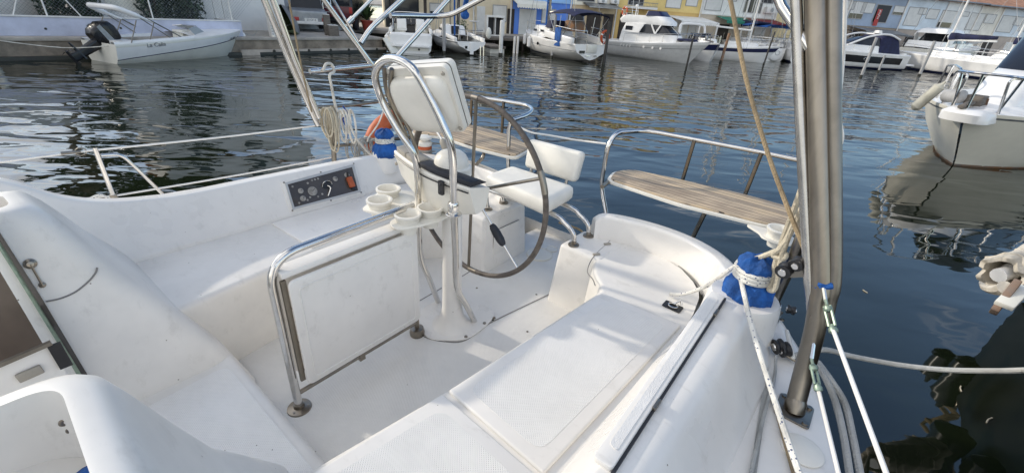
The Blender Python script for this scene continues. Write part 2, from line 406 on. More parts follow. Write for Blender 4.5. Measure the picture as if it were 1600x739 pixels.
# coamings ------------------------------------------------------------------------------------
def coam_path(sgn):
    if sgn > 0:
        return [((1.27, -2.4), 1.62), ((1.27, -1.6), 1.46), ((1.265, -1.39), 1.38), ((1.26, -1.2), 1.27), ((1.26, -1.0), 1.225), ((1.26, -.6), 1.215), ((1.265, -.2), 1.215), ((1.27, .2), 1.21), ((1.265, .36), 1.205),
                ((1.245, .52), 1.18), ((1.2, .67), 1.155), ((1.13, .80), 1.135), ((1.03, .91), 1.12), ((.9, .98), 1.11), ((.75, 1.005), 1.105), ((.6, 1.0), 1.10), ((.48, .965), 1.10), ((.40, .925), 1.095), ((.365, .90), 1.06)]
    return [((1.27, -2.4), 1.72), ((1.27, -1.9), 1.60), ((1.26, -1.5), 1.46), ((1.255, -1.39), 1.42), ((1.25, -1.32), 1.375), ((1.25, -1.24), 1.31), ((1.25, -1.15), 1.262), ((1.25, -1.04), 1.228), ((1.25, -.9), 1.205), ((1.25, -.75), 1.19), ((1.25, -.4), 1.185), ((1.25, 0), 1.178), ((1.25, .3), 1.17),
            ((1.245, .52), 1.16), ((1.2, .67), 1.15), ((1.13, .80), 1.135), ((1.03, .91), 1.12), ((.9, .98), 1.11), ((.75, 1.005), 1.105), ((.6, 1.0), 1.10), ((.48, .965), 1.10), ((.42, .925), 1.095), ((.38, .90), 1.06)]
def coaming(sgn):
    P = coam_path(sgn); secs = []
    # densify
    pts = crom([V((p[0][0], p[0][1], p[1])) for p in P], 3)
    for i, p in enumerate(pts):
        t = (pts[min(i+1, len(pts)-1)]-pts[max(i-1, 0)]); t.z = 0; t.normalize(); n = V((t.y, -t.x, 0))      # outward
        n = -n if n.dot(V((p.x, p.y-.0, 0)))+0*1 < 0 and p.y < .3 else n
        k = min(1, max(0, (p.y-.25)/.5)) if p.x > .9 else 1
        slope = lerp(.14, .035, k); wid = lerp(.10, .085, k); drop = lerp(.15, .10, k)
        zt = p.z
        prof = [(-slope, BE-.02), (-slope+.002, BE+.012), (-.012, zt-.012), (.0, zt), (wid, zt-.004), (wid+drop, DK-.01 if k < .5 else lerp(DK-.01, .66, (k-.5)*2))]
        prof = fillet([V((x, 0, z)) for x, z in prof], [0, .03, .012, .012, .045, 0], 4)
        secs.append([V(((p+n*q.x).x*sgn, (p+n*q.x).y, q.z)) for q in prof])
    mb = MB(); mb.loft(secs)
    e = secs[-1]; mb.add(e, [tuple(range(len(e)))])
    return mb.build('coaming', M['gel'], Y, angle=50)
cr, cl = coaming(1), coaming(-1)
# long lid of the coaming locker (right): strip, dark gap, two hinges
A0, A1 = -.66, .33
mb = MB(); mb.prism(fillet([V((x, a, 1.212)) for x, a in [(1.238, A0), (1.292, A0), (1.268, A1), (1.212, A1)]], .012, 3, True), (0, 0, .018))
cs = mb.build('locker_strip', M['gel'], cr, bevel=.004)
mb = MB(); mb.prism(fillet([V((x, a, 1.228)) for x, a in [(1.252, A0+.06), (1.277, A0+.05), (1.255, A1-.05), (1.226, A1-.05)]], .012, 3, True), (0, 0, .0045))
mb.build('nonslip_panel', M['skid_fine'], cs)
mb = MB(); mb.prism([V((x, a, 1.210)) for x, a in [(1.292, A0-.004), (1.300, A0-.004), (1.275, A1), (1.268, A1)]], (0, 0, .0125)); mb.build('open_gap', M['dark_gap'], cs)
for (x, y) in [(1036, 638), (1122, 490)]:
    c = pz(x, y, 1.226); c.x = lerp(1.297, 1.273, (c.y-A0)/(A1-A0)); mb = MB(); mb.box(c, (.012, .045, .014)); mb.build('hinge', M['alu'], cs, bevel=.003)
# step joining the coaming to the winch plinth (right)
for sgn in (1, -1):
    k = 1 if sgn > 0 else .62; mb = MB(); mb.lathe([(.155*k, -.16), (.14*k, -.02), (.13*k, 0), (.001, .002)], (sgn*(1.32 if sgn > 0 else 1.26), .45 if sgn > 0 else .53, 1.2), seg=28); mb.build('winch_plinth', M['gel'], Y, angle=60)

# side decks ----------------------------------------------------------------------------------
def deck(sgn):
    secs = []
    for a in [-6, -4, -2.5, -1.6, -1, -.5, -.06, .25, .55, .83, 1.0, 1.12]:
        w = half_beam(a); i = min(1.46, w-.02) if a < .8 else interp(a, [.8, 1.0, 1.12], [1.30, 1.06, .9])
        i = interp(a, [-6, -4, -2.5], [.3, .9, 1.42]) if a < -2.5 else i
        pr_ = [(i, DK-.005), ((i+w)/2, DK), (w-.03, DK-.004), (w-.004, DK-.016), (w+.006, DK-.05)]
        secs.append([V((x*sgn, a, z)) for x, z in pr_])
    mb = MB(); mb.loft(secs); return mb.build('side_deck', M['gel'], Y, angle=70)
dr, dl = deck(1), deck(-1)
# grit strip, deck filler plate
mb = MB(); g = [V((interp(a, [-1.2, -.25, .2, .5], [1.62, 1.575, 1.515, 1.45]), a, DK+.003)) for a in [-1.2, -.8, -.5, -.25, 0, .2, .35]]
mb.loft([[p-V((.009, 0, 0)), p+V((.009, 0, 0))] for p in g]); mb.build('jib_track', M['rope_g'], dr)
c = pz(1253, 703, DK+.001); mb = MB(); mb.lathe([(.062, 0), (.062, .004), (.056, .007), (.001, .008)], c, seg=32); mb.build('deck_plate', M['plastic_w'], dr)

# companionway cheeks, step, bulkhead ---------------------------------------------------------
def cheek(sgn):
    zt = 1.60 if sgn > 0 else 1.515
    zs = [.56, .72, .77, .9, 1.05, 1.2, 1.35, zt-.08, zt-.025, zt-.008, zt]
    secs = []
    for z in zs:
        rc = interp(z, [.55, .75, 1.05, 1.25, 1.55], [.30, .34, .45, .49, .55]); ac = interp(z, [.55, .75, 1.05, 1.22, 1.41, 1.53, 1.56], [-.90, -.965, -1.11, -1.20, -1.275, -1.335, -1.36])
        if sgn > 0: ac = interp(z, [.55, .91, 1.06, 1.2, 1.41, 1.60], [-1.05, -1.10, -1.17, -1.25, -1.32, -1.375])
        ins = 0 if z < zt-.03 else (.003 if z < zt-.02 else (.010 if z < zt-.004 else .022)); ow = 1.26 if sgn > 0 else interp(z, [.55, .95, 1.3, 1.515], [1.24, 1.2, 1.0, .80])
        if sgn > 0: rc = interp(z, [.55, .75, 1.05, 1.25, 1.60], [.30, .34, .45, .49, .555])
        pl = fillet([V((rc+ins, -1.9, z)), V((rc+ins, ac-ins, z)), V((ow-ins, ac-ins-.02, z)), V((ow-ins, -1.9, z))], [0, .085, .03, 0], 8)
        secs.append([V((p.x*sgn, p.y, p.z)) for p in pl])
    mb = MB(); mb.loft(secs)
    # rolled rim and the hollow behind it (an open stowage well)
    t = secs[-1]
    i0 = .555+.045 if sgn > 0 else .55+.055; i1 = 1.2 if sgn > 0 else .74; ia = (-1.325 if sgn < 0 else -1.375)-(.06 if sgn < 0 else .052)
    inner = fillet([V((i0, -1.9, zt)), V((i0, ia, zt)), V((i1, ia-.01, zt)), V((i1, -1.9, zt))], [0, .05, .03, 0], 8)
    inner = [V((p.x*sgn, p.y, p.z)) for p in inner]
    low = [V((p.x-.004*sgn, p.y, zt-.012)) for p in inner]; bot = [V((p.x, p.y-.004, (1.47-(p.y+1.5)*.55 if p.y > -1.7 else 1.58) if sgn > 0 else 1.36)) for p in inner]
    mb.loft([t, inner, low, bot]); mb.add(bot, [tuple(range(len(bot)))])
    return mb.build('companionway_cheek', M['gel_inner'], Y, angle=55)
ckl, ckr = cheek(-1), cheek(1)
# round lid let into the left cheek (drawn as its joint), with a small handle
jl = [pr(x, y, -.47) for x, y in [(72, 471), (95, 466), (118, 456), (138, 440), (149, 427), (152, 418)]]
def on_cheek(x, y):                                    # solve for the sloping side wall of the left cheek
    r = -.45
    for _ in range(8):
        p = pr(x, y, r); r = -interp(p.z, [.55, .75, 1.05, 1.25, 1.55], [.30, .34, .45, .49, .55])
    return pr(x, y, r+.001)
seam(ckl, crom([on_cheek(x, y) for x, y in [(72, 471), (95, 466), (118, 456), (138, 440), (149, 427), (152, 418)]], 5), .006, name='lid_joint')
p0, p1 = on_cheek(47, 412), on_cheek(66, 445)
mb = MB(); mb.lathe([(.017, 0), (.017, .004), (.010, .008), (.009, .014), (.001, .015)], p0, V((1, 0, .25)), 18); mb.tube([p0+V((.012, 0, .003)), p1+V((.010, 0, .003))], .0032, 8); mb.lathe([(.010, 0), (.009, .008), (.001, .012)], p1, V((1, 0, .25)), 12); mb.build('hatch_stay', M['steel_dull'], ckl)
# well contents and screws in the right cheek
for (x, y) in [(100, 659), (111, 670)]:
    p = pr(x, y, .606); mb = MB(); mb.lathe([(.0075, 0), (.0075, .002), (.004, .003), (.001, .002)], p, (1, 0, 0), 14); mb.build('screw', M['steel_dull'], ckr)
# bridge step
mb = MB(); secs = []
for r in [-.74, -.5, -.2, .1, .4, .66]:
    secs.append(fillet([V((r, -1.9, .75)), V((r, -.965, .75)), V((r, -.93, FL-.02))], [0, .04, 0], 5))
mb.loft(secs); mb.build('bridge_step', M['gel_inner'], Y, angle=60)
mb = MB(); mb.prism(fillet([V((x, a, .751)) for x, a in [(-.27, -1.5), (.5, -1.5), (.5, -1.01), (-.30, -1.01)]], .05, 5, True), (0, 0, .004)); mb.build('nonslip_panel', M['skid'], Y)
# companionway: frame, dark board and door leaf (the frame is let into the sloping side wall)
def slab(pts, n, t): m_ = MB(); m_.prism(pts, V(n)*t); return m_
def oc(x, y, o=0): return on_cheek(x, y)+V((o, 0, 0))
fm = slab([oc(x, y, .002) for x, y in [(-90, 214), (0, 362), (64, 462), (126, 566), (150, 606), (108, 606), (40, 490), (-30, 372), (-120, 222)]], (1, 0, .25), .012).build('door_frame', M['gel'], Y)
slab([oc(x, y, .016) for x, y in [(-90, 214), (0, 362), (64, 462), (126, 566), (150, 606), (141, 606), (117, 566), (55, 464), (-6, 366), (-98, 214)]], (1, 0, .25), .012).build('frame_edge', M['acrylic'], fm)
slab([oc(x, y, .016) for x, y in [(-98, 214), (-6, 366), (55, 464), (117, 566), (141, 606), (133, 606), (109, 566), (48, 466), (-13, 370), (-108, 214)]], (1, 0, .25), .006).build('frame_seal', M['green_tb'], fm)
slab([oc(x, y, .003) for x, y in [(-30, 372), (40, 490), (108, 606), (60, 660), (-120, 560), (-120, 222)]], (1, 0, .25), .008).build('smoked_panel', M['brown_ac'], Y)
dlf = slab([pr(x, y, -.2) for x, y in [(-60, 597), (80, 537), (97, 566), (130, 640), (-60, 720)]], (-1, 0, 0), .02).build('door_leaf', M['gel'], Y, bevel=.004)
mb = MB(); mb.bar(pr(-60, 595, -.195), pr(80, 535, -.195), .014, .012); mb.build('leaf_rail', M['alu'], dlf)
mb = MB(); mb.bar(pr(84, 538, -.195), pr(104, 572, -.195), .03, .012); mb.build('leaf_seal', M['plastic_b'], dlf)
mb = MB(); mb.bar(pr(27, 592, -.192), pr(66, 575, -.192), .03, .012, V((1, 0, 0))); mb.build('latch', M['plastic_g'], dlf, bevel=.003)

# helm seat consoles --------------------------------------------------------------------------
def console(sgn, r0, r1, a0, a1):
    mb = MB()
    lo = [(r0-.03, a0-.035), (r1+.03, a0-.035), (r1+.03, a1+.02), (r0-.03, a1+.02)]; hi = [(r0, a0), (r1, a0), (r1, a1), (r0, a1)]
    mb.loft([[V((x, y, FL-.02)) for x, y in lo], [V((x, y, .955)) for x, y in hi]], closed=True, cap=True)
    return mb.build('helm_console', M['gel'], Y, bevel=.025, seg=4, angle=60)
kr = console(1, .275, .56, .66, .94)
kl = console(-1, -.60, -.27, .58, 1.02)
# cockpit access panel on the inner face of the left console
pp = [V((-.2545, a, z)) for a, z in [(.66, .63), (.94, .63), (.94, .84), (.66, .84)]]
mb = MB(); mb.prism(fillet(pp, .02, 3, True), (.006, 0, 0)); ap = mb.build('access_panel', M['gel'], kl, bevel=.002)
mb = MB(); mb.tube(fillet(pp, .02, 3, True), .0025, 6, True); mb.build('panel_joint', M['seam'], ap)
# left stern locker top behind the left console
# ================================================================ cockpit equipment (parts of the yacht)
def tubepart(name, pts, r, m='steel', parent=None, fil=.05, seg=12):
    mb = MB(); mb.tube(fillet(pts, fil, 6) if fil else pts, r, seg); return mb.build(name, M[m], parent or Y)
def flange(parent, c, r=.04, n=V((0, 0, 1)), name='foot_flange', m='steel_dull'):
    mb = MB(); mb.lathe([(r, 0), (r*.96, .007), (r*.45, .012), (r*.42, .03), (.001, .03)], c, n, 24)
    f = frame(n)
    for k in range(3):
        t = k*2*PI/3+.5; q = V(c)+f @ V((.007, r*.7*math.cos(t), r*.7*math.sin(t))); mb.lathe([(.006, 0), (.005, .004), (.001, .004)], q, n, 8)
    return mb.build(name, M[m], parent)
# ---- folded table
tl, tr = pz(468, 637, FL), pz(652, 522, FL)
tx = (tr-tl); tx.z = 0; tlen = tx.length; tx.normalize(); tn = V((tx.y, -tx.x, 0))       # tn points to the right (towards us)
topz = 1.318
railend = pz(645, 321, topz+.0)
T = MB(); T.tube(fillet([tl, tl+V((0, 0, topz-FL)), railend], [0, .13, 0], 10), .0175, 14)
tab = T.build('cockpit_table', M['steel'], Y)
def tp(u, z, off=0): return tl + tx*u + tn*off + V((0, 0, z-tl.z))
mb = MB(); mb.tube([tp(tlen, FL), tp(tlen, topz-.02)], .0135, 12); mb.build('post', M['steel_dull'], tab)
mb = MB(); mb.tube([tp(0, .635), tp(tlen, .635)], .011, 10); mb.box(tp(.33, .637), (.03, .026, .05), frame(tx)); mb.build('lower_rail', M['steel_dull'], tab)
flange(tab, tl, .052); 
mb = MB(); mb.lathe([(.04, 0), (.042, .02), (.036, .045), (.014, .05)], tr, seg=20); mb.build('foot_socket', M['steel_dull'], tab)
zt, zb = 1.228, .70
mb = MB(); mb.box(tp(tlen*.5, zt+.02, .0), (tlen-.05, .075, .026), frame(tx)); mb.build('table_top', M['gel'], tab, bevel=.005)
for sgn, nm in ((1, 'table_leaf'), (-1, 'table_leaf')):
    off = .045*sgn
    pl = [tp(.035, zb, off), tp(tlen-.022, zb, off), tp(tlen-.022, zt, off), tp(.035, zt, off)]
    mb = MB(); mb.prism(fillet(pl, .03, 5, True), tn*(.016*sgn)); lf = mb.build(nm, M['gel'], tab, bevel=.004)
    if sgn > 0:
        pl = [tp(.07, zb+.03, off+.0162), tp(tlen-.055, zb+.03, off+.0162), tp(tlen-.055, zt-.04, off+.0162), tp(.07, zt-.04, off+.0162)]
        mb = MB(); mb.tube(fillet(pl, .02, 4, True), .0035, 6, True); mb.build('leaf_bead', M['gel'], tab)
mb = MB(); mb.bar(tp(.028, zb+.02, .03), tp(.028, zt, .03), .02, .012, tn); mb.build('table_bracket', M['alu'], tab)
mb = MB(); mb.bar(tp(tlen-.03, zb+.02, .02), tp(tlen-.03, zt, .02), .012, .008, tn); mb.build('table_bracket', M['alu'], tab)
mb = MB()
for z in (.78, .93, 1.10): mb.ball(tp(.040, z, .042), .005)
mb.build('screw', M['steel_dull'], tab)

# ---- pedestal
pc = V((.004, .03, FL))
P = MB(); P.lathe([(.125, .006), (.112, .012), (.085, .035), (.066, .075), (.057, .13), (.054, .24), (.052, .5), (.05, .78), (.05, .80)], pc, seg=32)
ped = P.build('steering_pedestal', M['gel'], Y, angle=60)
pl = [pz(x, y, FL+.002) for x, y in [(655, 505), (668, 528), (700, 533), (730, 530), (757, 512), (772, 494), (765, 482), (745, 476), (700, 470), (665, 480)]]
mb = MB(); mb.prism(crom(pl, 4, True), (0, 0, .008)); mb.build('base_plate', M['gel'], ped, bevel=.003)
for (x, y) in [(757, 505), (728, 526), (772, 497), (700, 490)]:
    c = pz(x, y, FL+.010); mb = MB(); mb.lathe([(.010, 0), (.009, .005), (.001, .005)], c, seg=12); mb.build('bolt', M['steel_dull'], ped)
# instrument pod: a bowed, tapering wedge across the column
def podsec(r):
    t = (r+.035)/.32; bow = .055*(1-abs(t)**1.6); zb_ = 1.285+.075*abs(t)**1.8; af = -.045-bow
    zt_ = 1.496 - .022*t
    return fillet([V((r, af+.045, zb_)), V((r, af, zt_-.012)), V((r, af+.004, zt_)), V((r, af+.13+bow*.4, zt_-.03)), V((r, .05, zb_+.02))], [.02, .012, .012, .015, .02], 3, True)
P = MB(); P.loft([podsec(r) for r in [-.345, -.33, -.30, -.24, -.16, -.08, 0, .08, .14, .18, .205, .214]], closed=True, cap=True)
pod = P.build('instrument_pod', M['plastic_w'], Y, angle=50)
mb = MB(); g = [V((r, -.045-.055*(1-abs((r+.035)/.32)**1.6)-.003, 1.472-.022*(r+.035)/.32)) for r in [-.335+.0272*k for k in range(21)]]; mb.tube(g, .0035, 6); mb.build('gasket', M['plastic_b'], pod)
# grey instrument covers and the compass on top
for r0, r1, m in ((-.335, -.235, 'plastic_g'), (-.228, -.115, 'plastic_g'), (-.105, .208, 'plastic_b')):
    secs = []
    for k in range(6):
        r = lerp(r0, r1, k/5); t = (r+.035)/.32; bow = .055*(1-min(1, abs(t))**1.6); af = -.045-bow; dz = .021-.022*t
        secs.append([V((r, af+.014, 1.474+dz)), V((r, af+.012, 1.496+dz)), V((r, af+.075, 1.497+dz)), V((r, af+.12+bow*.3, 1.470+dz))])
    mb = MB(); mb.loft(secs, closed=True, cap=True); mb.build('instrument_cover', M[m] if m != 'plastic_b' else M['rubber'], pod, bevel=.003)
cc = pr(702, 262, -.005); cc = V((-.012, .04, 1.480))
mb = MB(); mb.lathe([(.098, -.02), (.098, .022), (.09, .03)], cc, seg=30); cpm = mb.build('compass_collar', M['plastic_w'], pod)
mb = MB(); mb.lathe([(.084, .022), (.085, .034), (.081, .058), (.070, .078), (.052, .093), (.028, .102), (.001, .105)], cc, seg=30); mb.build('compass', M['plastic_w'], pod, angle=60)
p = pa(691, 293, -.100)
mb = MB(); mb.prism(fillet([p+V((x, 0, z)) for x, z in [(-.016, -.034), (.016, -.034), (.016, .034), (-.016, .034)]], .008, 3, True), (0, -.012, 0)); sw = mb.build('engine_key_switch', M['plastic_b'], pod)
for dz in (.018, -.018):
    mb = MB(); mb.ball(p+V((0, -.012, dz)), .006, .004, .006); mb.build('button', M['rubber'], pod)
for (x, y, a) in [(654, 270, -.1), (619, 256, -.05)]:
    mb = MB(); mb.ball(pa(x, y, a), .010, .006, .010); mb.build('recessed_screw', M['plastic_g'], pod)

# ---- guard hoop
hp = [pz(742, 503, FL), pa(714, 448, -.02), pa(709, 322, -.12), pa(706, 236, -.155), pa(690, 190, -.18), pa(668, 145, -.21), pa(645, 108, -.24), pa(620, 93, -.25), pa(598, 96, -.25), pa(586, 118, -.235), pa(596, 155, -.2), pa(620, 200, -.17), pa(650, 252, -.12), pa(657, 400, -.02), pz(685, 473, FL)]
hp = [hp[0], lerp(hp[0], hp[1], .5)] + [hp[1]] + [lerp(hp[1], hp[2], .5)] + hp[2:12] + [hp[12], lerp(hp[12], hp[13], .5), hp[13], lerp(hp[13], hp[14], .5), hp[14]]
mb = MB(); mb.tube(crom(hp, 6), .0165, 14); hoop = mb.build('guard_hoop', M['steel'], Y)
c = pa(708.5, 322, -.12); mb = MB(); mb.lathe([(.024, -.03), (.026, -.02), (.026, .012), (.022, .02)], c, seg=20); mb.lathe([(.036, -.042), (.038, -.036), (.030, -.03)], c, seg=20); mb.build('hoop_clamp', M['steel'], hoop)
# inner pipes/cables along the left leg
mb = MB(); mb.tube(crom([pa(600, 105, -.22), pa(606, 150, -.18), pa(632, 205, -.13), pa(645, 236, -.1)], 5), .009, 8); mb.tube(crom([pa(612, 108, -.22), pa(612, 150, -.18), pa(640, 205, -.12), pa(652, 240, -.08)], 5), .009, 8); mb.build('cable_pipe', M['steel_dull'], hoop)
mb = MB(); mb.tube(crom([pa(658, 196, .0), pa(650, 220, .0), pa(647, 245, .0)], 5), .015, 10); mb.build('radar_stalk', M['leather'], Y)

# ---- chart plotter housing (seen from behind)
TLc, TRc, BRc, BLc = pa(598, 106, -.23), pa(690, 112, -.21), pa(728, 206, -.075), pa(634, 207, -.075)
ux = ((TRc-TLc)+(BRc-BLc)).normalized(); uz = ((TLc-BLc)+(TRc-BRc)).normalized(); un = ux.cross(uz).normalized()     # un points aft
if un.y < 0: un = -un
ctr = (TLc+TRc+BRc+BLc)/4
hw = (((TRc-TLc).length+(BRc-BLc).length)/4); hh = (((TLc-BLc).length+(TRc-BRc).length)/4)
Rq = Matrix((ux, un, uz)).transposed()
def cp(x, y, z): return ctr + Rq @ V((x, y, z))
def rr(hw_, hh_, r, y): return [cp(p.x, y, p.z) for p in fillet([V((-hw_, 0, -hh_)), V((hw_, 0, -hh_)), V((hw_, 0, hh_)), V((-hw_, 0, hh_))], r, 5, True)]
mb = MB(); mb.loft([rr(hw*.99, hh*.99, .03, .012), rr(hw, hh, .032, .018), rr(hw, hh, .032, .034)], closed=True, cap=True); cpl = mb.build('chart_plotter', M['plastic_w'], Y, angle=50)
mb = MB(); mb.loft([rr(hw*.985, hh*.985, .03, .034), rr(hw*.985, hh*.985, .03, .040)], closed=True, cap=True); mb.build('gasket', M['plastic_b'], cpl)
mb = MB(); mb.loft([rr(hw, hh, .032, .040), rr(hw, hh, .032, .066), rr(hw*.97, hh*.97, .03, .072)], closed=True, cap=True); mb.build('front_half', M['plastic_w'], cpl)
def rr2(hw_, hh_, r, y, dz): return [p + Rq @ V((-.006, 0, dz)) for p in rr(hw_, hh_, r, y)]
mb = MB(); mb.loft([rr2(hw*a_, hh*b_, .075, y_, -hh*.10) for a_, b_, y_ in ((.93, .87, .013), (.925, .865, .004), (.905, .845, -.006), (.87, .81, -.016), (.80, .73, -.025), (.66, .58, -.031), (.4, .34, -.034))], closed=True, cap=True); mb.build('back_bulge', M['plastic_w'], cpl, angle=89)
mb = MB()
for sx, sz in ((.86, .8), (-.9, .8), (.88, -.86)): mb.ball(cp(hw*sx, .012, hh*sz), .009, .009, .009)
mb.build('screw', M['plastic_g'], cpl)

# ---- steering wheel
wc = V((.022, .15, 1.352)); WR = .468
def wp(an, r=WR): t = math.radians(an); return wc + V((r*math.cos(t), 0, r*math.sin(t)))
mb = MB(); mb.tube([wp(k*3.75) for k in range(96)], .0135, 12, True); whl = mb.build('steering_wheel', M['leather'], Y)
for a0, a1 in ((86, 91), (15, 28), (-91, -84), (131, 138), (196, 206)):
    mb = MB(); mb.tube([wp(a0+(a1-a0)*k/6) for k in range(7)], .0152, 12); mb.build('rim_joint', M['steel_dull'], whl)
for an in (88, 24, -91.5, 205):
    mb = MB(); mb.tube([wp(an, .05), wp(an)], .0085, 8); mb.build('spoke', M['steel_dull'], whl)
for an in (-44, 136):
    mb = MB(); mb.tube([wp(an, .05), wp(an)], .0062, 8); sp_ = mb.build('spoke', M['steel'], whl)
    g = [(.20, .012), (.215, .019), (.25, .023), (.29, .022), (.315, .017), (.325, .010)]
    if an > 0: g = [(x-.01, r) for x, r in g]
    mb = MB(); mb.tube([wp(an, x) for x, r in g], [r for x, r in g], 12); mb.build('sliding_grip', M['rubber'] if an < 0 else M['plastic_g'], whl)
mb = MB(); mb.lathe([(.05, -.05), (.055, -.02), (.055, .02), (.03, .035), (.001, .035)], wc, V((0, 1, 0)), 24); mb.build('hub', M['steel_dull'], whl)
mb = MB(); mb.tube([V((.02, .0, 1.352)), wc], .03, 12); mb.build('wheel_shaft', M['plastic_w'], whl)

# ---- drink holder tray with four cups
cz = 1.300
cups = [(607, 300), (593, 318), (637, 340), (672, 330)]
cs_ = [pz(x, y, cz) for x, y in cups]
mb = MB(); ring = [cs_[1]+V((-.075, -.02, 0)), cs_[1]+V((-.03, -.075, 0)), cs_[1]+V((.07, -.04, 0)), cs_[2]+V((-.08, .02, 0)), cs_[2]+V((-.05, -.065, 0)), cs_[2]+V((.04, -.07, 0)), cs_[3]+V((.075, -.03, 0)), cs_[3]+V((.07, .05, 0)), V((.06, .03, cz)), V((-.26, .05, cz)), cs_[0]+V((-.05, .06, 0)), cs_[0]+V((-.075, -.01, 0))]
ring = [V((p.x, p.y, cz-.030)) for p in ring]
mb.prism(crom(ring, 4, True), (0, 0, .012)); tray = mb.build('drink_holder_tray', M['plastic_w'], Y, bevel=.003)
cup_prof = [(x*1.1, h*1.25) for x, h in [(.001, -.055), (.034, -.055), (.040, -.03), (.048, -.012), (.051, .012), (.058, .016), (.058, .026), (.0495, .027), (.046, .015), (.040, -.02), (.034, -.045), (.001, -.046)]]
for c in cs_:
    mb = MB(); mb.lathe(cup_prof, c-V((0, 0, .010)), seg=30); mb.build('cup', M['plastic_w'], tray, angle=60)

# ---- helm seat
hz = 1.105
S_ = MB()
for a in (.70, .87):
    pts = [V((-.36, a, .972)), V((-.37, a, hz-.02)), V((-.30, a, hz)), V((.16, a, hz)), V((.27, a, hz-.03)), V((.33, a+.005, 1.03)), V((.345, a+.008, .972))]
    S_.tube(crom(pts, 6), .0155, 12)
seat = S_.build('helm_seat', M['steel'], Y)
for r in (-.36, .345):
    for a in (.705, .875): flange(seat, V((r, a, .955)), .034)
def cushion(pts, th, crown=.006):
    """pts: 4 corners of the underside, th: thickness vector"""
    A_, B_, C_, D_ = pts; n = 9; vs = []; secs = []
    e = (B_-A_).normalized(); f = (D_-A_).normalized(); th = V(th)
    mb = MB()
    for lay, ins in ((0, .014), (.2, .002), (.55, 0), (.85, .004), (.97, .016)):
        ring = fillet([A_+(e+f)*ins, B_+(f-e)*ins, C_-(e+f)*ins, D_+(e-f)*ins], .03, 5, True)
        secs.append([p+th*lay for p in ring])
    cen = (A_+B_+C_+D_)/4
    secs.append([lerp(p, cen+th, .12)+th.normalized()*0.004 for p in secs[-1]])
    secs.append([lerp(p, cen+th, .7)+th.normalized()*crown*.3 for p in secs[-1]])
    mb.loft(secs, closed=True, cap=True); return mb
q = [pz(x, y, 1.215) for x, y in [(768, 280), (803, 262), (896, 293), (847, 316)]]
q = [V((-.365, .665, hz+.018)), V((.185, .60, hz+.018)), V((.16, .955, hz+.018)), V((-.375, .965, hz+.018))]
cushion(q, (0, 0, .095), .03).build('seat_cushion', M['vinyl'], seat, angle=70)
q = [V((-.325, 1.03, 1.20)), V((.10, 1.03, 1.20)), V((.115, 1.055, 1.405)), V((-.325, 1.055, 1.40))]
cushion(q, (0, .075, -.01), .015).build('backrest', M['vinyl'], seat, angle=70)
for r in (-.27, .03):
    mb = MB(); mb.tube(fillet([V((r, .92, hz+.0)), V((r, 1.04, hz+.01)), V((r, 1.075, 1.3))], .04, 4), .0105, 10); mb.build('backrest_stay', M['steel'], seat)

M['bezel'] = mat('grey_bezel', (.52, .51, .49), .35, .3, var=.1)
# ---- engine panel in the left coaming
e0, e1, e2, e3 = [pr(x, y, -1.165) for x, y in [(438, 284), (554, 252.5), (567, 303), (453, 333)]]
def eslope(p): return V((-1.12-(p.z-.95)*.52-.0, p.y, p.z))
def on_coam(x, y):
    r = -1.2
    for _ in range(12):
        p = pr(x, y, r); r = -(1.25 - .14 + (p.z-BE)/(1.17-BE)*.128)
    return pr(x, y, r)
E_ = [on_coam(x, y) for x, y in [(438, 284), (554, 252.5), (567, 303), (453, 333)]]
en = (E_[1]-E_[0]).cross(E_[3]-E_[0]).normalized()
if en.x < 0: en = -en
def ep(u, v, h=0): return lerp(lerp(E_[0], E_[1], u), lerp(E_[3], E_[2], u), v)+en*h
mb = MB(); mb.prism(fillet([ep(0, 0, -.01), ep(1, 0, -.01), ep(1, 1, -.01), ep(0, 1, -.01)], .012, 3, True), en*.020); epn = mb.build('engine_panel', M['gel'], Y, bevel=.003)
mb = MB()
fo = [ep(.035, .08, .010), ep(.965, .08, .010), ep(.965, .93, .010), ep(.035, .93, .010)]; fi = [ep(.06, .15, .010), ep(.93, .15, .010), ep(.93, .87, .010), ep(.06, .87, .010)]
mb.loft([fo, [p+en*.008 for p in fo], [p+en*.006 for p in fi], fi], closed=True); mb.build('panel_bezel', M['gauge'] if False else M['bezel'], epn)
mb = MB(); mb.prism([ep(.05, .13, .009), ep(.94, .13, .009), ep(.94, .89, .009), ep(.05, .89, .009)], en*.003); mb.build('smoked_window', M['acrylic'], epn)
for (u, v, r) in [(.19, .44, .017), (.19, .68, .018), (.33, .54, .030), (.66, .36, .017), (.83, .34, .018)]:
    mb = MB(); mb.lathe([(r, 0), (r, .003), (r*.9, .004), (.001, .004)], ep(u, v, .012), en, 24); gg = mb.build('gauge', M['gauge'], epn)
    mb = MB(); mb.bar(ep(u, v, .0168), ep(u, v, .0168)+V((0, r*.5, r*.5)), .0025, .001, en); mb.build('gauge_needle', M['plastic_b'], epn)
mb = MB(); mb.lathe([(.03, 0), (.03, .004), (.001, .004)], ep(.53, .48, .012), en, 24, 1.25, .8); mb.build('throttle_hole', M['plastic_b'], epn)
mb = MB(); mb.tube([ep(.53, .48, .016)+V((0, .034*math.cos(t), .030*math.sin(t))) for t in [k*2*PI/18 for k in range(18)]], .0025, 6, True); mb.tube(crom([ep(.53, .5, .02), ep(.55, .6, .03), ep(.50, .8, .02)], 4), .004, 6); mb.build('key', M['steel'], epn)
mb = MB(); mb.bar(ep(.835, .42, .025), ep(.85, .74, .03), .040, .022, en); mb.build('stop_lever', M['orange'], epn, bevel=.005)
mb = MB(); mb.tube([ep(.83, .44, .02), ep(.825, .27, .035)], .008, 8); mb.bar(ep(.85, .72, .02), ep(.90, .80, .02), .03, .014, en); mb.build('lever_bracket', M['plastic_b'], epn)
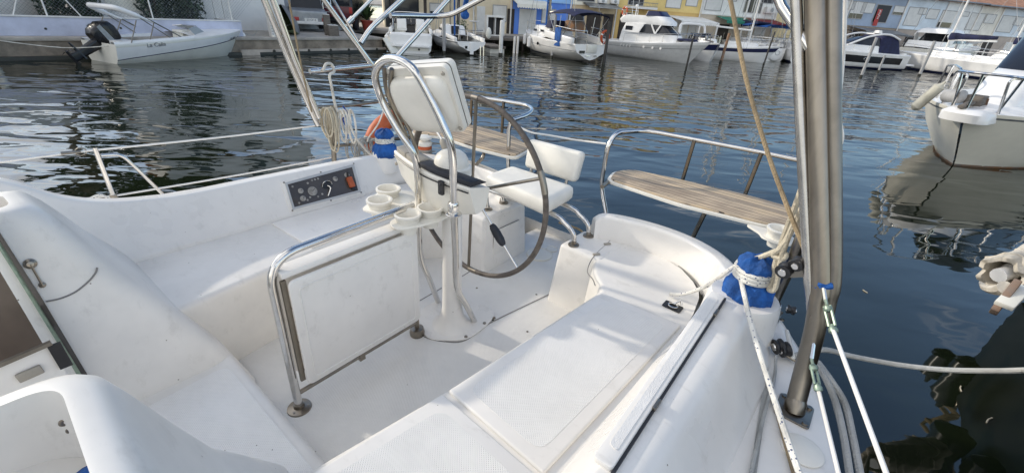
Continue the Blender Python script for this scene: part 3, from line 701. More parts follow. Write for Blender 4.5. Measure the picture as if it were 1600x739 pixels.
for (u, v) in [(.24, .84-.08), (.28, .7), (.38, .74), (.44, .7), (.36, .22), (.40, .22), (.44, .22), (.11, .25), (.13, .78), (.3, .27)]:
    mb = MB(); mb.lathe([(.007, 0), (.006, .003), (.001, .003)], ep(u, v, .012), en, 10); mb.build('warning_lamp', M['gauge'], epn)
for (u, v) in [(.03, .06), (.97, .06), (.97, .95), (.03, .95), (.5, .05), (.53, .95)]:
    mb = MB(); mb.lathe([(.006, 0), (.005, .003), (.001, .003)], ep(u, v, .010), en, 10); mb.build('screw', M['steel_dull'], epn)

# ---- teak stern seats on the corner rails
def stern_seat(px_pts, z, rail, stanch, posts, brace, rail_r=.0155):
    sl_ = [pz(x, y, z) for x, y in px_pts]
    cn_ = sum(sl_, V((0, 0, 0)))/len(sl_); dirv = (sl_[2]-sl_[0]); ang = math.atan2(dirv.y, dirv.x)
    mb = MB(); base = fillet(sl_, .06, 5, True); mb.prism([p-V((0, 0, .026)) for p in base], (0, 0, .022))
    o = mb.build('stern_seat', M['plastic_w'], Y, bevel=.004)
    ins = [lerp(p, cn_, .035) for p in base]
    mb = MB(); mb.prism([p-V((0, 0, .0035)) for p in ins], (0, 0, .011)); t_ = mb.build('teak_slats', M['teak'], o, at=cn_, bevel=.003)
    t_.rotation_euler = (0, 0, 0)
    mb = MB(); mb.tube(fillet(rail, .09, 7), rail_r, 12); mb.build('seat_rail', M['steel'], o)
    for a, b in stanch: mb = MB(); mb.tube([a, b], .0125, 10); mb.build('rail_post', M['steel_dull'], o)
    for pts in posts: mb = MB(); mb.tube(fillet(pts, .05, 5), .0135, 10); mb.build('seat_leg', M['steel_dull'], o)
    return o
zs_, zr = 1.25, 1.525
right_rail = [pz(948, 338, .98), pa(939, 290, pz(945, 230, 1.42).y+.06), pz(949, 230, 1.44), pz(962, 207, zr), pz(1010, 204, zr), pz(1085, 218, zr), pz(1190, 238, zr), pz(1262, 253, zr), V((1.36, 1.62, zr-.02)), V((1.40, 1.45, 1.35)), V((1.38, .98, 1.0))]
ss = stern_seat([(947, 280), (958, 267), (985, 265), (1066, 282), (1165, 305), (1300, 342), (1300, 372), (1232, 357), (1200, 352), (1060, 317)], zs_, right_rail,
    [(pz(1085, 219, zr), pz(1066, 283, zs_-.02)), (pz(1190, 239, zr), pz(1163, 307, zs_-.02))],
    [[pz(1101, 333, zs_-.03), pz(1083, 370, 1.03)], [pz(950, 285, zs_-.02), pz(941, 292, 1.24)]], None)
c = pz(1217, 366, zs_+.0)
mb = MB(); mb.lathe(cup_prof, c+V((0, 0, -.0)), seg=30); mb.build('cup_holder', M['plastic_w'], ss, angle=60)
mb = MB(); mb.prism(crom([c+V((x, y, -.028)) for x, y in [(-.16, .05), (-.06, .075), (.05, .07), (.08, 0), (.05, -.06), (-.05, -.06), (-.09, -.01)]], 4, True), (0, 0, .012)); mb.build('cup_bracket', M['plastic_w'], ss)
left_rail = [pz(600, 160, 1.50), pz(680, 148, zr), pz(715, 148, zr), pz(780, 157, zr), pz(822, 164, zr), pz(834, 172, zr-.005), pz(822, 181, zr-.02), pz(800, 188, zr-.04), pz(795, 200, zr-.10), pz(794, 262, 1.12)]
st = stern_seat([(640, 208), (660, 186), (742, 197), (800, 212), (833, 231), (806, 246), (740, 230), (690, 213)], zs_, left_rail,
    [(pz(737, 153, zr), pz(735, 198, zs_-.02)), (pz(787, 159, zr), pz(784, 212, zs_-.02))],
    [[pz(757, 234, zs_-.03), pz(755, 246, 1.2), pz(738, 264, 1.05)]], None)
# cushion roll behind the wheel: grey line and the pushpit gate line
def ropepart(name, pts, r, m, parent=None, n=6, seg=8):
    mb = MB(); mb.tube(crom(pts, n), r, seg); return mb.build(name, M[m], parent or Y)
gl = ropepart('gate_line', [pz(812, 199, 1.46), pz(830, 207, 1.44), pz(860, 212, 1.42), pz(900, 219, 1.41), pz(947, 225, 1.44)], .007, 'life')

# ---- stanchion and lifelines on the left
sA, sB = pr(180, 314, -1.86), pr(148, 231, -1.86)
sA = V((-1.86, sA.y, DK)); mb = MB(); mb.tube([sA, sB], .0125, 12); stn = mb.build('stanchion', M['steel'], Y)
mb = MB(); mb.tube(fillet([pr(158, 243, -1.86), pr(190, 241, -1.86), pr(256, 305, -1.86), pr(262, 312, -1.86)], .07, 5), .010, 10); mb.build('stanchion_brace', M['steel'], stn)
mb = MB(); mb.lathe([(.05, 0), (.045, .01), (.02, .02), (.018, .06)], sA, seg=16); mb.build('stanchion_foot', M['steel_dull'], stn)
PT = pr(500, 196, -1.84); PL = pr(520, 246, -1.84)
u0, u1 = pr(-60, 262, -1.86), pr(146, 235, -1.86)
ropepart('lifeline', [u0, pr(60, 246, -1.86), u1], .0048, 'life', n=2); ropepart('lifeline', [u1, lerp(u1, PT, .5)-V((0, 0, .008)), PT], .0060, 'life', n=3)
l0, l1 = pr(60, 330, -1.86), pr(180, 306, -1.86)
ropepart('lifeline', [l1, lerp(l1, PL, .5)-V((0, 0, .008)), PL], .0060, 'life', n=3); ropepart('lifeline', [pr(-40, 326, -1.86), l1], .0048, 'life', n=2)
mb = MB(); mb.tube([pr(95, 240, -1.86), pr(126, 237, -1.86)], .009, 8); mb.tube([pr(126+9*math.cos(t), 237+6*math.sin(t), -1.86) for t in [k*PI/6 for k in range(12)]], .003, 6, True); mb.build('lifeline_hook', M['steel_dull'], Y)
mb = MB(); mb.tube(crom([pr(138, 312, -1.86), pr(155, 305, -1.86), pr(170, 309, -1.86), pr(178, 306, -1.86)], 4), .008, 8); mb.build('lashing', M['rope_w'], Y)

# ---- bimini frame and left arch legs
EXT = True
rb = -1.62
mb = MB(); mb.tube([pr(398, -40, rb), pr(414, 3, rb), pr(452, 95, rb), pr(490, 182, rb), pr(497, 196, rb)], .0195, 12); bf = mb.build('bimini_frame', M['steel'], Y)
mb = MB(); mb.tube([pr(412, -40, rb+.03), pr(427, 0, rb+.03), pr(460, 92, rb+.03), pr(499, 184, rb+.03)], .0195, 12); mb.build('bimini_tube', M['steel'], bf)
mb = MB(); mb.tube([pr(520, 190, rb), pr(522, 250, rb), pr(524, 262, rb)], .019, 12); mb.build('arch_leg', M['alu'], bf)
mb = MB(); mb.tube([pr(484, 112, rb), pr(585, 102, rb)], .018, 10); mb.build('bimini_tube', M['steel'], bf)
mb = MB(); mb.tube([pr(489, 168, rb), pr(545, 165, rb), pr(606, 157, rb)], .013, 10); mb.build('bimini_tube', M['steel_dull'], bf)
mb = MB(); mb.tube([pr(525, 228, rb), pr(640, 215, rb)], .014, 10); mb.build('bimini_tube', M['steel_dull'], bf)
mb = MB(); mb.tube([pr(486, -30, rb), pr(506, 0, rb), pr(585, 107, rb)], .019, 12); mb.tube([pr(506, -22, rb), pr(522, 2, rb), pr(560, 66, rb)], .009, 8); mb.build('bimini_tube', M['steel'], bf)
mb = MB(); mb.tube(fillet([pr(564, 68, rb), pr(578, 46, rb), pr(650, -20, rb)], .06, 4), .0195, 12); mb.build('bimini_tube', M['steel'], bf)
mb = MB(); mb.tube([pr(546, 34, rb), pr(590, -10, rb)], .012, 10); mb.tube([pr(543, 37, rb), pr(551, 29, rb)], .019, 10); mb.build('bimini_tube', M['steel'], bf)
mb = MB(); mb.tube([pr(616, 94, rb), pr(720, -22, rb)], .020, 12); mb.build('bimini_tube', M['steel'], bf)
mb = MB(); mb.tube(fillet([pr(610, 25, rb+.1), pr(680, 26, rb+.12), pr(705, 24, rb+.2), pr(770, -10, rb+.5)], .1, 6), .020, 12); mb.build('bimini_tube', M['steel'], bf)
ropepart('topping_line', [pr(446, -30, rb+.1), pr(455, 20, rb+.1), pr(470, 100, rb+.1), pr(487, 175, rb+.1)], .006, 'rope_t', n=2)

M['steel_mid'] = mat('brushed_stainless', (.50, .48, .45), .26, 1, var=.12, scale=14, rvar=.08)
# ---- arch post on the right with its base, struts, turnbuckles and blocks
pb = pz(1240, 642, DK); 
def arch(dx, dy, dr, r, m, name='arch_tube', parent=None, from_bend=True):
    pts = [pa(1278+dx, 480+dy, .24)+V((dr, 0, 0)), pa(1282+dx, 400, .26)+V((dr, 0, 0)), pa(1277+dx, 200, .30)+V((dr, 0, 0)), pa(1270+dx, 0, .33)+V((dr, 0, 0)), pa(1266+dx, -60, .34)+V((dr, 0, 0))]
    return pts
main = [pb, pa(1256, 580, .20), pa(1272, 520, .22), pa(1280, 470, .235), pa(1284, 430, .245), pa(1279, 200, .29), pa(1276, 60, .32), pa(1274, -60, .34)]
mb = MB(); mb.tube(crom(main, 5), .031, 16); ap_ = mb.build('arch_post', M['steel_dull'], Y)
for dx, m, r in ((-27, 'steel_mid', .017), (24, 'alu', .021)):
    pts = [pa(1280+dx*.35, 505, .232), pa(1283+dx*.55, 470, .24), pa(1285+dx*.8, 420, .25), pa(1279+dx, 200, .29), pa(1276+dx*1.1, 60, .32), pa(1274+dx*1.2, -60, .34)]
    mb = MB(); mb.tube(crom(pts, 5), r, 14); mb.build('arch_tube', M[m], ap_)
mb = MB(); mb.prism(fillet([pb+V((x, y, 0)) for x, y in [(-.055, -.06), (.055, -.06), (.055, .06), (-.055, .06)]], .012, 3, True), (0, 0, .008)); mb.build('base_plate', M['steel_dull'], ap_, bevel=.002)
mb = MB(); mb.lathe([(.034, 0), (.034, .03), (.026, .05)], pb+V((0, 0, .006)), V((pa(1256, 580, .20)-pb)), 18); mb.build('base_socket', M['steel_dull'], ap_)
for x, y in [(-.04, -.045), (.04, -.045), (.04, .045), (-.04, .045)]:
    mb = MB(); mb.lathe([(.010, 0), (.009, .006), (.001, .006)], pb+V((x, y, .008)), seg=10); mb.build('bolt', M['steel_dull'], ap_)
pb2 = pz(1200, 492, DK)
mb = MB(); mb.tube([pb2, pa(1228, 430, .52), pa(1268, 335, .34)], .0215, 14); mb.build('arch_brace', M['steel_dull'], ap_)
mb = MB(); mb.prism(fillet([pb2+V((x, y, 0)) for x, y in [(-.05, -.06), (.05, -.06), (.05, .06), (-.05, .06)]], .012, 3, True), (0, 0, .008)); mb.build('base_plate', M['steel_dull'], ap_, bevel=.002)
mb = MB(); mb.tube([pa(1206, -30, .38), pa(1222, 12, .36), pa(1254, 58, .325), pa(1266, 76, .31)], .0155, 12); mb.build('bimini_strut', M['steel'], ap_)
mb = MB(); mb.tube(crom([pa(1286, 446, .222), pa(1292, 447, .224), pa(1300, 446, .23)], 3), .012, 8); c = pa(1285, 442, .245); mb.lathe([(.031, -.012), (.031, .012)], c, seg=18, sx=1.1); mb.build('blue_tape', M['blue'], ap_)
def turnbuckle(p, q, name='turnbuckle'):
    p, q = V(p), V(q); d = (q-p); n = d.normalized(); s_ = n.orthogonal().normalized(); mb = MB()
    mb.tube([p, p+d*.25], .005, 8); mb.tube([q, q-d*.25], .005, 8)
    for k in (1, -1): mb.tube([p+d*.2+s_*.009*k, p+d*.8+s_*.009*k], .0045, 6)
    mb.lathe([(.004, 0), (.013, .01), (.013, .02), (.008, .025)], p+d*.15, n, 10); mb.lathe([(.008, 0), (.013, .01), (.013, .02), (.004, .025)], q-d*.2, n, 10)
    return mb.build(name, M['green_tb'], ap_)
u0, u1, u2 = pa(1287, 452, .22), pa(1300, 512, .14), V(pr(1386, 742, 1.79)); 
turnbuckle(pa(1290, 468, .2), pa(1303, 520, .12))
mb = MB(); mb.tube([pa(1286, 445, .22), pa(1290, 470, .2)], .006, 6); mb.build('shackle', M['steel'], ap_)
ropepart('lifeline', [pa(1302, 516, .12), lerp(pa(1302, 516, .12), u2, .5), u2, u2+(u2-pa(1302, 516, .12))*.3], .0062, 'life', n=2)
v0, v1, v2 = pa(1268, 560, .16), pa(1279, 610, .10), pr(1311, 742, 1.74)
turnbuckle(v0, v1); mb = MB(); mb.tube([pa(1272, 530, .2), v0], .006, 6); mb.build('shackle', M['steel'], ap_)
ropepart('lifeline', [v1, lerp(v1, v2, .5), v2, v2+(v2-v1)*.3], .0062, 'life', n=2)
EXT = False
# organiser with pulleys beside the post
def block(c, r, ax, m='plastic_b', name='pulley_block', parent=None):
    ax = V(ax).normalized(); mb = MB(); mb.lathe([(r, -.016), (r*1.02, -.010), (r*.8, 0), (r*1.02, .010), (r, .016)], c, ax, 20)
    o = mb.build(name, M[m], parent or Y)
    for k in (1, -1): mb = MB(); mb.lathe([(r*.55, 0), (r*.5, .004), (.001, .004)], V(c)+ax*.017*k, ax*k, 14); mb.build('block_cheek', M['steel'], o)
    return o
pc_ = pa(1243, 418, .26)
mb = MB(); pl = [pa(x, y, .262) for x, y in [(1222, 420), (1232, 408), (1250, 404), (1262, 415), (1268, 432), (1240, 434), (1220, 432)]]; mb.prism(pl, (0, .006, 0)); orgn = mb.build('pulley_bracket', M['alu'], ap_)
for (x, y, r) in [(1226, 422, .026), (1246, 412, .022)]: block(pa(x, y, .255), r, (.2, 1, .3), parent=ap_)
mb = MB(); 
for (x, y) in [(1243, 413), (1250, 411), (1255, 416), (1252, 421), (1245, 421)]: mb.lathe([(.004, 0), (.004, .002), (.001, .002)], pa(x, y, .258), V((0, -1, 0)), 8)
mb.build('bracket_hole', M['plastic_b'], orgn)
# deck blocks and clutch
dkb = pz(1216, 545, DK+.03)
block(pz(1216, 541, DK+.05), .030, (.6, .5, .2)); block(pz(1226, 546, DK+.045), .030, (.6, .5, .2)); block(pz(1212, 478, DK+.05), .022, (1, .2, 0)); block(pz(1236, 484, DK+.05), .02, (1, .2, 0))
mb = MB(); p0, p1 = pz(1230, 518, DK+.05), pz(1240, 562, DK+.02); mb.bar(p0, p1, .036, .016, V((1, .2, .6))); mb.build('sheet_clutch', M['plastic_w'], Y, bevel=.006)
mb = MB(); mb.tube(crom([pz(1226, 552, DK+.03), pz(1238, 560, DK+.02), pz(1250, 566, DK+.015)], 4), .008, 8); mb.build('clutch_lever', M['steel_dull'], Y)
mb = MB(); mb.tube(crom([pz(1191, 478, DK+.03), pz(1196, 488, DK+.02), pz(1212, 494, DK+.02), pz(1222, 488, DK+.03)], 4), .006, 8); mb.build('deck_eye', M['steel_dull'], Y)
for x, y in [(1222, 500), (1218, 486), (1195, 500)]:
    mb = MB(); mb.lathe([(.010, 0), (.008, .006), (.001, .006)], pz(x, y, DK+.01), seg=10); mb.build('bolt', M['steel_dull'], Y)
# weathered plank stowed behind the arch
g0, g1 = pr(1314, 238, 1.72), pr(1292, 372, 1.60)
mb = MB(); mb.bar(g0, g1, .05, .022, V((1, 0, 0))); mb.bar(g0+V((.035, .01, 0)), g1+V((.035, .01, 0)), .03, .022, V((1, 0, 0))); mb.build('gangplank', M['wood_g'], Y, bevel=.003)

# ================================================================ loose gear: things of their own
def rope(name, pts, r, m, label, cat='rope', n=6, seg=8, parent=None):
    pts = [wor(*p) for p in pts]; o = V(min(pts, key=lambda p: p.z)); mb = MB(); mb.tube(crom(pts, n), r, seg)
    return tag(mb.build(name, M[m], None, at=o), label, cat)
def blob(c, prof, seg=28, amp=.05, axis=V((0, 0, 1))):
    mb = MB(); mb.lathe(prof, c, axis, seg)
    ph = [random.uniform(0, 6) for _ in range(4)]
    for i, v in enumerate(mb.v):
        d = v-V(c); an = math.atan2(d.y, d.x); k = 1+amp*(.55*math.sin(an*5+ph[0]+d.z*16)+.7*(1-2*abs(math.sin(an*6.5+ph[1]-d.z*20)))*(.4+.6*abs(math.cos(d.z*30)))+.4*math.sin(an*19+ph[2]+d.z*40))
        mb.v[i] = V((c[0]+d.x*k, c[1]+d.y*k, v.z+.006*math.sin(an*5+ph[3])))
    return mb
def winch_cover(r, a, z, s, label, w=1.0):
    root = empty('winch_cover', wor(r, a, z), 0, label, 'winch cover')
    pr_ = [(.115, -.06), (.124, -.03), (.125, .0), (.118, .035), (.095, .065), (.078, .085), (.072, .10), (.082, .125), (.094, .15), (.092, .175), (.075, .20), (.04, .212), (.001, .214)]
    pr_ = [(x*s*w, h*s) for x, h in pr_]
    blob((0, 0, 0), pr_, 72, .055).build('cover_cloth', M['blue'], root, angle=80)
    return root
wr = winch_cover(1.325, .46, 1.225, .72, 'blue canvas winch cover on the right coaming, a white rope wound round its waist', 1.08)
wl = winch_cover(-1.25, .53, 1.20, .72, 'small blue canvas winch cover on the far left coaming, wrapped in thin white cord')
def wraps(c, r, turns, pitch, tr, m, start=0):
    return [V((c[0]+(r+.004*math.sin(3*t))*math.cos(t+start), c[1]+r*math.sin(t+start), c[2]+pitch*t/(2*PI))) for t in [k*2*PI/14 for k in range(int(turns*14)+1)]]
# sheet on the right winch: tail on the seat, wraps, then forward along the deck
cR = (1.325, .46, 1.225+.058)
tail = [V((.985, .60, BE+.018)), V((1.03, .61, BE+.03)), V((1.09, .605, 1.03)), V((1.16, .585, 1.12)), V((1.215, .555, 1.225)), V((1.25, .53, 1.285))]
w_ = wraps(cR, .068, 2.6, .016, .009, 'rope_w', 2.55)
lead = [pz(1158, 404, 1.31), pz(1150, 416, 1.30), pz(1158, 440, 1.28), pz(1172, 500, 1.24), pz(1196, 580, 1.20), pz(1222, 660, 1.17), pz(1250, 742, 1.14), pz(1275, 815, 1.12)]
rope('winch_sheet', tail+w_, .0092, 'rope_w', 'white flecked rope with its tail on the right seat, wound round the blue winch cover')
rope('jib_sheet', lead, .0092, 'rope_w', 'white flecked rope running taut from the right winch forward down the outside of the coaming', n=5)
rope('tan_line', [pz(1184, 488, DK+.03), pz(1186, 520, DK+.02), pz(1196, 570, DK+.012), pz(1208, 620, DK+.012), pz(1224, 680, DK+.012), pz(1241, 742, DK+.012), pz(1255, 800, DK+.012)], .007, 'rope_t', 'thin tan line lying along the right side deck beside the white sheet')
rope('grey_flecked_line', [pz(1212, 556, DK+.03), pz(1210, 590, DK+.012), pz(1196, 640, DK+.012), pz(1182, 700, DK+.012), pz(1172, 745, DK+.012)], .006, 'rope_g', 'grey flecked line from the black deck pulleys forward along the right deck')
ml = [pz(1286, 546, DK+.02), pz(1330, 556, .92), pz(1400, 569, .88), pz(1470, 577, .90), pz(1540, 579, .97), pz(1600, 578, 1.05), pz(1660, 573, 1.13), V((3.12, 2.3, 1.24))]
rope('mooring_rope', [pz(1240, 556, DK+.02)]+ml, .0115, 'rope_m', 'thick white mooring rope sagging over the water from the right deck to the neighbouring boat')
for k, (dx, lab) in enumerate(((0, 'thick grey rope hanging doubled over the right deck edge, its inner strand'), (14, 'thick grey rope hanging doubled over the right deck edge, its outer knotted strand'))):
    pts = [pz(1275+dx*.2, 566, DK+.03), pz(1292+dx*.5, 595, DK+.02), pz(1306+dx, 630, .98), pz(1318+dx, 680, .94), pz(1328+dx*1.2, 745, .9), pz(1335+dx*1.3, 800, .86)]
    rope('dock_line', pts, .012, 'rope_g', lab)
# rope bundle knotted near the right post
kn = [pa(1262, 268, .42), pa(1240, 330, .44), pa(1224, 372, .45), pa(1212, 410, .44), pa(1206, 440, .43), pa(1202, 452, .42), pa(1210, 452, .41), pa(1216, 430, .42), pa(1222, 400, .43), pa(1236, 360, .42), pa(1266, 300, .38)]
rope('halyard_loop', kn, .0105, 'rope_c', 'cream rope hanging in a long loop beside the right arch post')
rope('halyard_tail', [pa(1160, 402, .47), pa(1180, 404, .46), pa(1198, 398, .45), pa(1215, 392, .44), pa(1228, 398, .43), pa(1222, 404, .43), pa(1208, 398, .44), pa(1222, 385, .43), pa(1240, 355, .42), pa(1268, 310, .36)], .0105, 'rope_c', 'cream rope knotted round the hanging loop, its end lying toward the blue winch cover')
rope('backstay_line', [pa(1128, -40, .60), pa(1141, 0, .60), pa(1165, 120, .55), pa(1195, 225, .48), pa(1225, 310, .4), pa(1262, 402, .30), pa(1266, 412, .29)], .0085, 'rope_t', 'taut tan rope slanting down to the pulleys on the right arch post')
rope('flag_line', [pa(1322, -30, .5), pa(1318, 80, .5), pa(1311, 170, .5), pa(1316, 215, .5), pa(1308, 235, .5)], .006, 'life', 'thin pale line running down just right of the arch post')
# coils and lines on the left arch leg
r0 = -1.60
def coil(name, c, n, h, w, tr, m, label, spread=.05):
    root = empty(name, wor(*c), -AZ, label, 'rope'); mb = MB()
    for i in range(n):
        x = random.uniform(-spread, spread)*.6; y = lerp(-spread, spread, i/max(1, n-1)); hh_ = h*random.uniform(.55, 1.15); ww = w*random.uniform(.8, 1.2)
        pts = [V((x+.02*math.sin(k*2*PI/12), y+ww*math.sin(k*2*PI/12), -hh_/2+hh_/2*math.cos(k*2*PI/12))) for k in range(12)]
        mb.tube(crom(pts, 3, True), tr, 6, True)
    mb.build('rope_turns', M[m], root); return root
c1 = pr(514, 168, r0); coil('coiled_halyard', c1, 11, .30, .022, .007, 'rope_c', 'cream rope coiled in long loops hanging on the left arch leg', .040)
c2 = pr(566, 218, -1.55); coil('coiled_grey_line', c2, 13, .17, .03, .0055, 'rope_g', 'grey rope coiled over the lower left rail beside the orange lifebuoy', .085)
c3 = pr(540, 172, -1.56); coil('coiled_white_line', c3, 4, .22, .015, .008, 'rope_p', 'white rope hung in a short hank on the left rail beside the cream coil', .03)
rope('rail_hitch', [pr(505, 112, -1.59), pr(509, 101, -1.6), pr(518, 101, -1.62), pr(522, 112, -1.59), pr(515, 118, -1.57), pr(518, 135, -1.58), pr(524, 165, -1.58), pr(528, 175, -1.57)], .010, 'rope_p', 'white rope hitched over the upper left bimini tube and hanging straight down')
rope('left_sheet', [pr(549, 172, -1.55), pr(546, 190, -1.55), pr(556, 215, -1.50), pr(575, 238, -1.40), pr(588, 245, -1.34), pr(598, 238, -1.3)], .0085, 'rope_p', 'white rope running from the left rail down to the far blue winch cover')
rope('blue_lashing', [pr(536, 166, -1.57), pr(543, 180, -1.56), pr(536, 186, -1.56), pr(541, 200, -1.56), pr(543, 216, -1.56)], .006, 'rope_b', 'short dark blue cord hanging among the ropes on the left rail')
rope('thin_cord', wraps((-1.25, .53, 1.20+.056), .062, 3.4, .012, .007, 'rope_w', .5), .0075, 'rope_w', 'white cord wound round the waist of the far left winch cover')
rope('buoy_line', [pr(602, 164, -1.5), pr(592, 192, -1.5), pr(577, 214, -1.5), pr(574, 222, -1.5)], .006, 'rope_p', 'thin white line slanting from the left rail down past the orange lifebuoy')
# lifebuoy and rescue light
hb = pr(622, 218, -1.66); root = empty('lifebuoy', wor(*hb), -AZ, 'faded orange horseshoe lifebuoy on the left stern rail behind the blue winch cover', 'lifebuoy')
arc = [V((.0, .27*math.cos(math.radians(t)), .22*math.sin(math.radians(t))-.03)) for t in range(-50, 231, 12)]
mb = MB(); mb.tube(arc, [.055+.014*math.sin(PI*k/(len(arc)-1)) for k in range(len(arc))], 14); mb.build('float_body', M['orange'], root, angle=70)
for t in (20, 90, 160):
    q0 = V((0, .27*math.cos(math.radians(t)), .22*math.sin(math.radians(t))-.03)); mb = MB(); d = V((0, math.cos(math.radians(t+90)), math.sin(math.radians(t+90)))); mb.lathe([(.071, -.012), (.071, .012)], q0, d, 18); mb.build('webbing_band', M['plastic_g'], root)
lp = pr(664, 236, -1.25); root = empty('rescue_light', wor(*lp), -AZ, 'orange man overboard light with a white cap on the left stern rail', 'rescue light')
mb = MB(); mb.lathe([(.03, -.12), (.052, -.10), (.056, 0), (.056, .05), (.045, .06)], (0, 0, 0), seg=24); mb.build('light_body', M['orange'], root)
mb = MB(); mb.lathe([(.058, .048), (.060, .07), (.05, .08), (.032, .085), (.03, .10), (.06, .105), (.06, .12), (.03, .13), (.001, .132)], (0, 0, 0), seg=24); mb.build('light_cap', M['plastic_w'], root)
mb = MB(); mb.lathe([(.0575, -.02), (.0575, .02)], (0, 0, 0), seg=24); mb.build('reflective_band', M['gauge'], root)
rope('yellow_hose', [V((-.05, 1.15, .82)), V((.1, 1.2, .80)), V((.22, 1.12, .80)), V((.33, 1.0, .86))], .008, 'rope_t', 'ochre hose sagging across the open transom below the helm seat')
# blue bag in the right stowage well
bg_ = pz(150, 732, 1.45); mb = MB(); mb.ball(wor(bg_.x+.03, bg_.y-.0, 1.445), .045, .035, .03, 18, 10, noise=.04)
tag(mb.build('canvas_bag', M['blue'], None, at=wor(bg_.x+.03, bg_.y, 1.42)), 'dark blue canvas bag half hidden in the open white stowage well', 'bag')

for k, (x, y, l, an) in enumerate([(1502, 607, .07, .9), (1546, 656, .09, .5), (1352, 455, .05, 1.8)]):
    p = wz(x, y, .004); o = empty('floating_twig', p, an, ['short pale twig floating at the edge of the dark reflection', 'long pale twig floating inside the dark reflection below the mooring rope', 'tiny twig floating on the blue water right of the arch post'][k], 'twig'); mb = MB(); mb.tube(crom([V((-l/2, 0, 0)), V((0, .006, .002)), V((l/2, 0, 0))], 3), .004, 6); mb.build('stem', M['rope_c'], o)
# ================================================================ quay, houses and everything on land (world coordinates)
M['stone'] = mat('old_quay_stone', (.33, .28, .22), .9, var=.4, scale=1.6, bump=.5, bscale=9, col2=(.10, .085, .07), detail=8)
M['conc'] = mat('quay_concrete', (.42, .38, .33), .9, var=.25, scale=1.2, bump=.2, bscale=20)
M['dstone'] = mat('dark_stone', (.03, .03, .022), .5, var=.3, scale=3, bump=.5, bscale=8)
M['lav'] = mat('lavender_render', (.60, .62, .74), .85, var=.12, scale=1.5, bump=.1, bscale=30)
M['white_r'] = mat('white_render', (.82, .81, .79), .85, var=.1, scale=.8, bump=.08, bscale=20)
M['white_p'] = mat('white_paint', (.78, .77, .74), .5, var=.08, scale=3)
M['hullw'] = mat('white_boat_gelcoat', (.87, .86, .84), .25, var=.06, scale=1.3)
M['hullc'] = mat('cream_boat_gelcoat', (.79, .77, .69), .3, var=.08, scale=1.3)
M['navy'] = mat('navy_canvas', (.012, .016, .06), .8, var=.3, scale=4, bump=.3, bscale=10)
M['navy_g'] = mat('navy_paint', (.015, .02, .07), .3, var=.1)
M['blk'] = mat('black_paint', (.012, .012, .014), .25, var=.1)
M['smoke'] = mat('tinted_glass', (.02, .022, .028), .05, var=0)
M['red'] = mat('red_paint', (.42, .035, .03), .45, var=.15)
M['orange2'] = mat('lifebuoy_orange', (.60, .10, .03), .55, var=.15)
M['tin'] = mat('grey_metal', (.32, .33, .34), .45, .6, var=.15)
M['pile_g'] = mat('grey_pile', (.42, .42, .42), .7, var=.25, scale=3, stretch=(1, 1, .3))
M['pile_r'] = mat('rusty_pile', (.30, .15, .07), .85, var=.45, scale=3, col2=(.20, .18, .16))
M['pile_d'] = mat('dark_wet_pile', (.06, .055, .05), .7, var=.3)
M['tile'] = mat('terracotta_tiles', (.42, .21, .12), .85, var=.3, scale=2.5, bump=.5, bscale=12, stretch=(1, 1, 1))
M['shut'] = mat('white_shutter', (.70, .70, .68), .6, var=.06, scale=3)
M['darkwood'] = mat('dark_timber', (.045, .035, .03), .7, var=.3, scale=3)
M['leafg'] = mat('leaf_green', (.05, .10, .03), .6, var=.5, scale=2)
M['leafd'] = mat('dark_leaf', (.03, .055, .02), .6, var=.5, scale=1)
M['bark'] = mat('bark', (.12, .09, .065), .9, var=.3, scale=4)
M['pot'] = mat('red_pot', (.36, .06, .04), .6, var=.1)
M['frame_g'] = mat('grey_frame', (.36, .36, .36), .6, var=.1)
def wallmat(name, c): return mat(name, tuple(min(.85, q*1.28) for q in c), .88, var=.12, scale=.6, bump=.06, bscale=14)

QD = V((8.05, 9.5, 0)).normalized(); QN = V((QD.y, -QD.x, 0))          # quay direction, outward normal (to the water)
Q0 = V((-14.65, 12.78, 0))
def qp(s, n, z): return Q0 + QD*s + QN*n + V((0, 0, z))                 # s along the quay, n towards the water
SE = 12.35                                                             # quay end
FA, FB = V((-9, 31.0, 0)), V((43, 46.8, 0)); FD = (FB-FA).normalized(); FN = V((FD.y, -FD.x, 0))
def fp(s, n, z): return FA + FD*s + FN*n + V((0, 0, z))                 # s along the house fronts, n towards the water
def fpt(x, y, n=0):
    d = ray(x, y); A_ = FA+FN*n; t = (A_-CAM).dot(FN)/d.dot(FN); p = CAM+d*t; return (p-FA).dot(FD), p.z
QZ = .60
# ---- quays
mb = MB()
mb.prism([qp(-40, 0, -1), qp(SE, 0, -1), qp(SE, -60, -1), qp(-40, -60, -1)], (0, 0, QZ+1)); quay = tag(mb.build('quay', M['stone']), kind='structure')
mb = MB(); mb.prism([qp(-40, .06, QZ-.10), qp(SE+.05, .06, QZ-.10), qp(SE+.05, -14, QZ-.10), qp(-40, -14, QZ-.10)], (0, 0, .104)); tag(mb.build('quay_pavement', M['conc'], bevel=.02), kind='structure')
mb = MB(); mb.prism([qp(6.2, .003, -1), qp(SE+.1, .003, -1), qp(SE+.1, .16, -1), qp(6.2, .16, -1)], (0, 0, 1.18)); tag(mb.build('quay_footing', M['conc'], bevel=.015), kind='structure')
mb = MB(); mb.prism([qp(-40, .01, -.5), qp(SE+.12, .01, -.5), qp(SE+.12, .172, -.5), qp(-40, .06, -.5)], (0, 0, .60)); tag(mb.build('quay_waterline', M['dstone'], bevel=.01), kind='structure')  # darker strip along the foot of the quay wall
mb = MB()
for k in range(46):
    s = -24 + k*.8+random.uniform(-.2, .2)
    if 6.4 < s < SE-.3: mb.lathe([(.06, 0), (.05, .02), (.001, .02)], qp(s, .16, .12), QN, 8)
tag(mb.build('drain_holes', M['dstone']), kind='stuff')
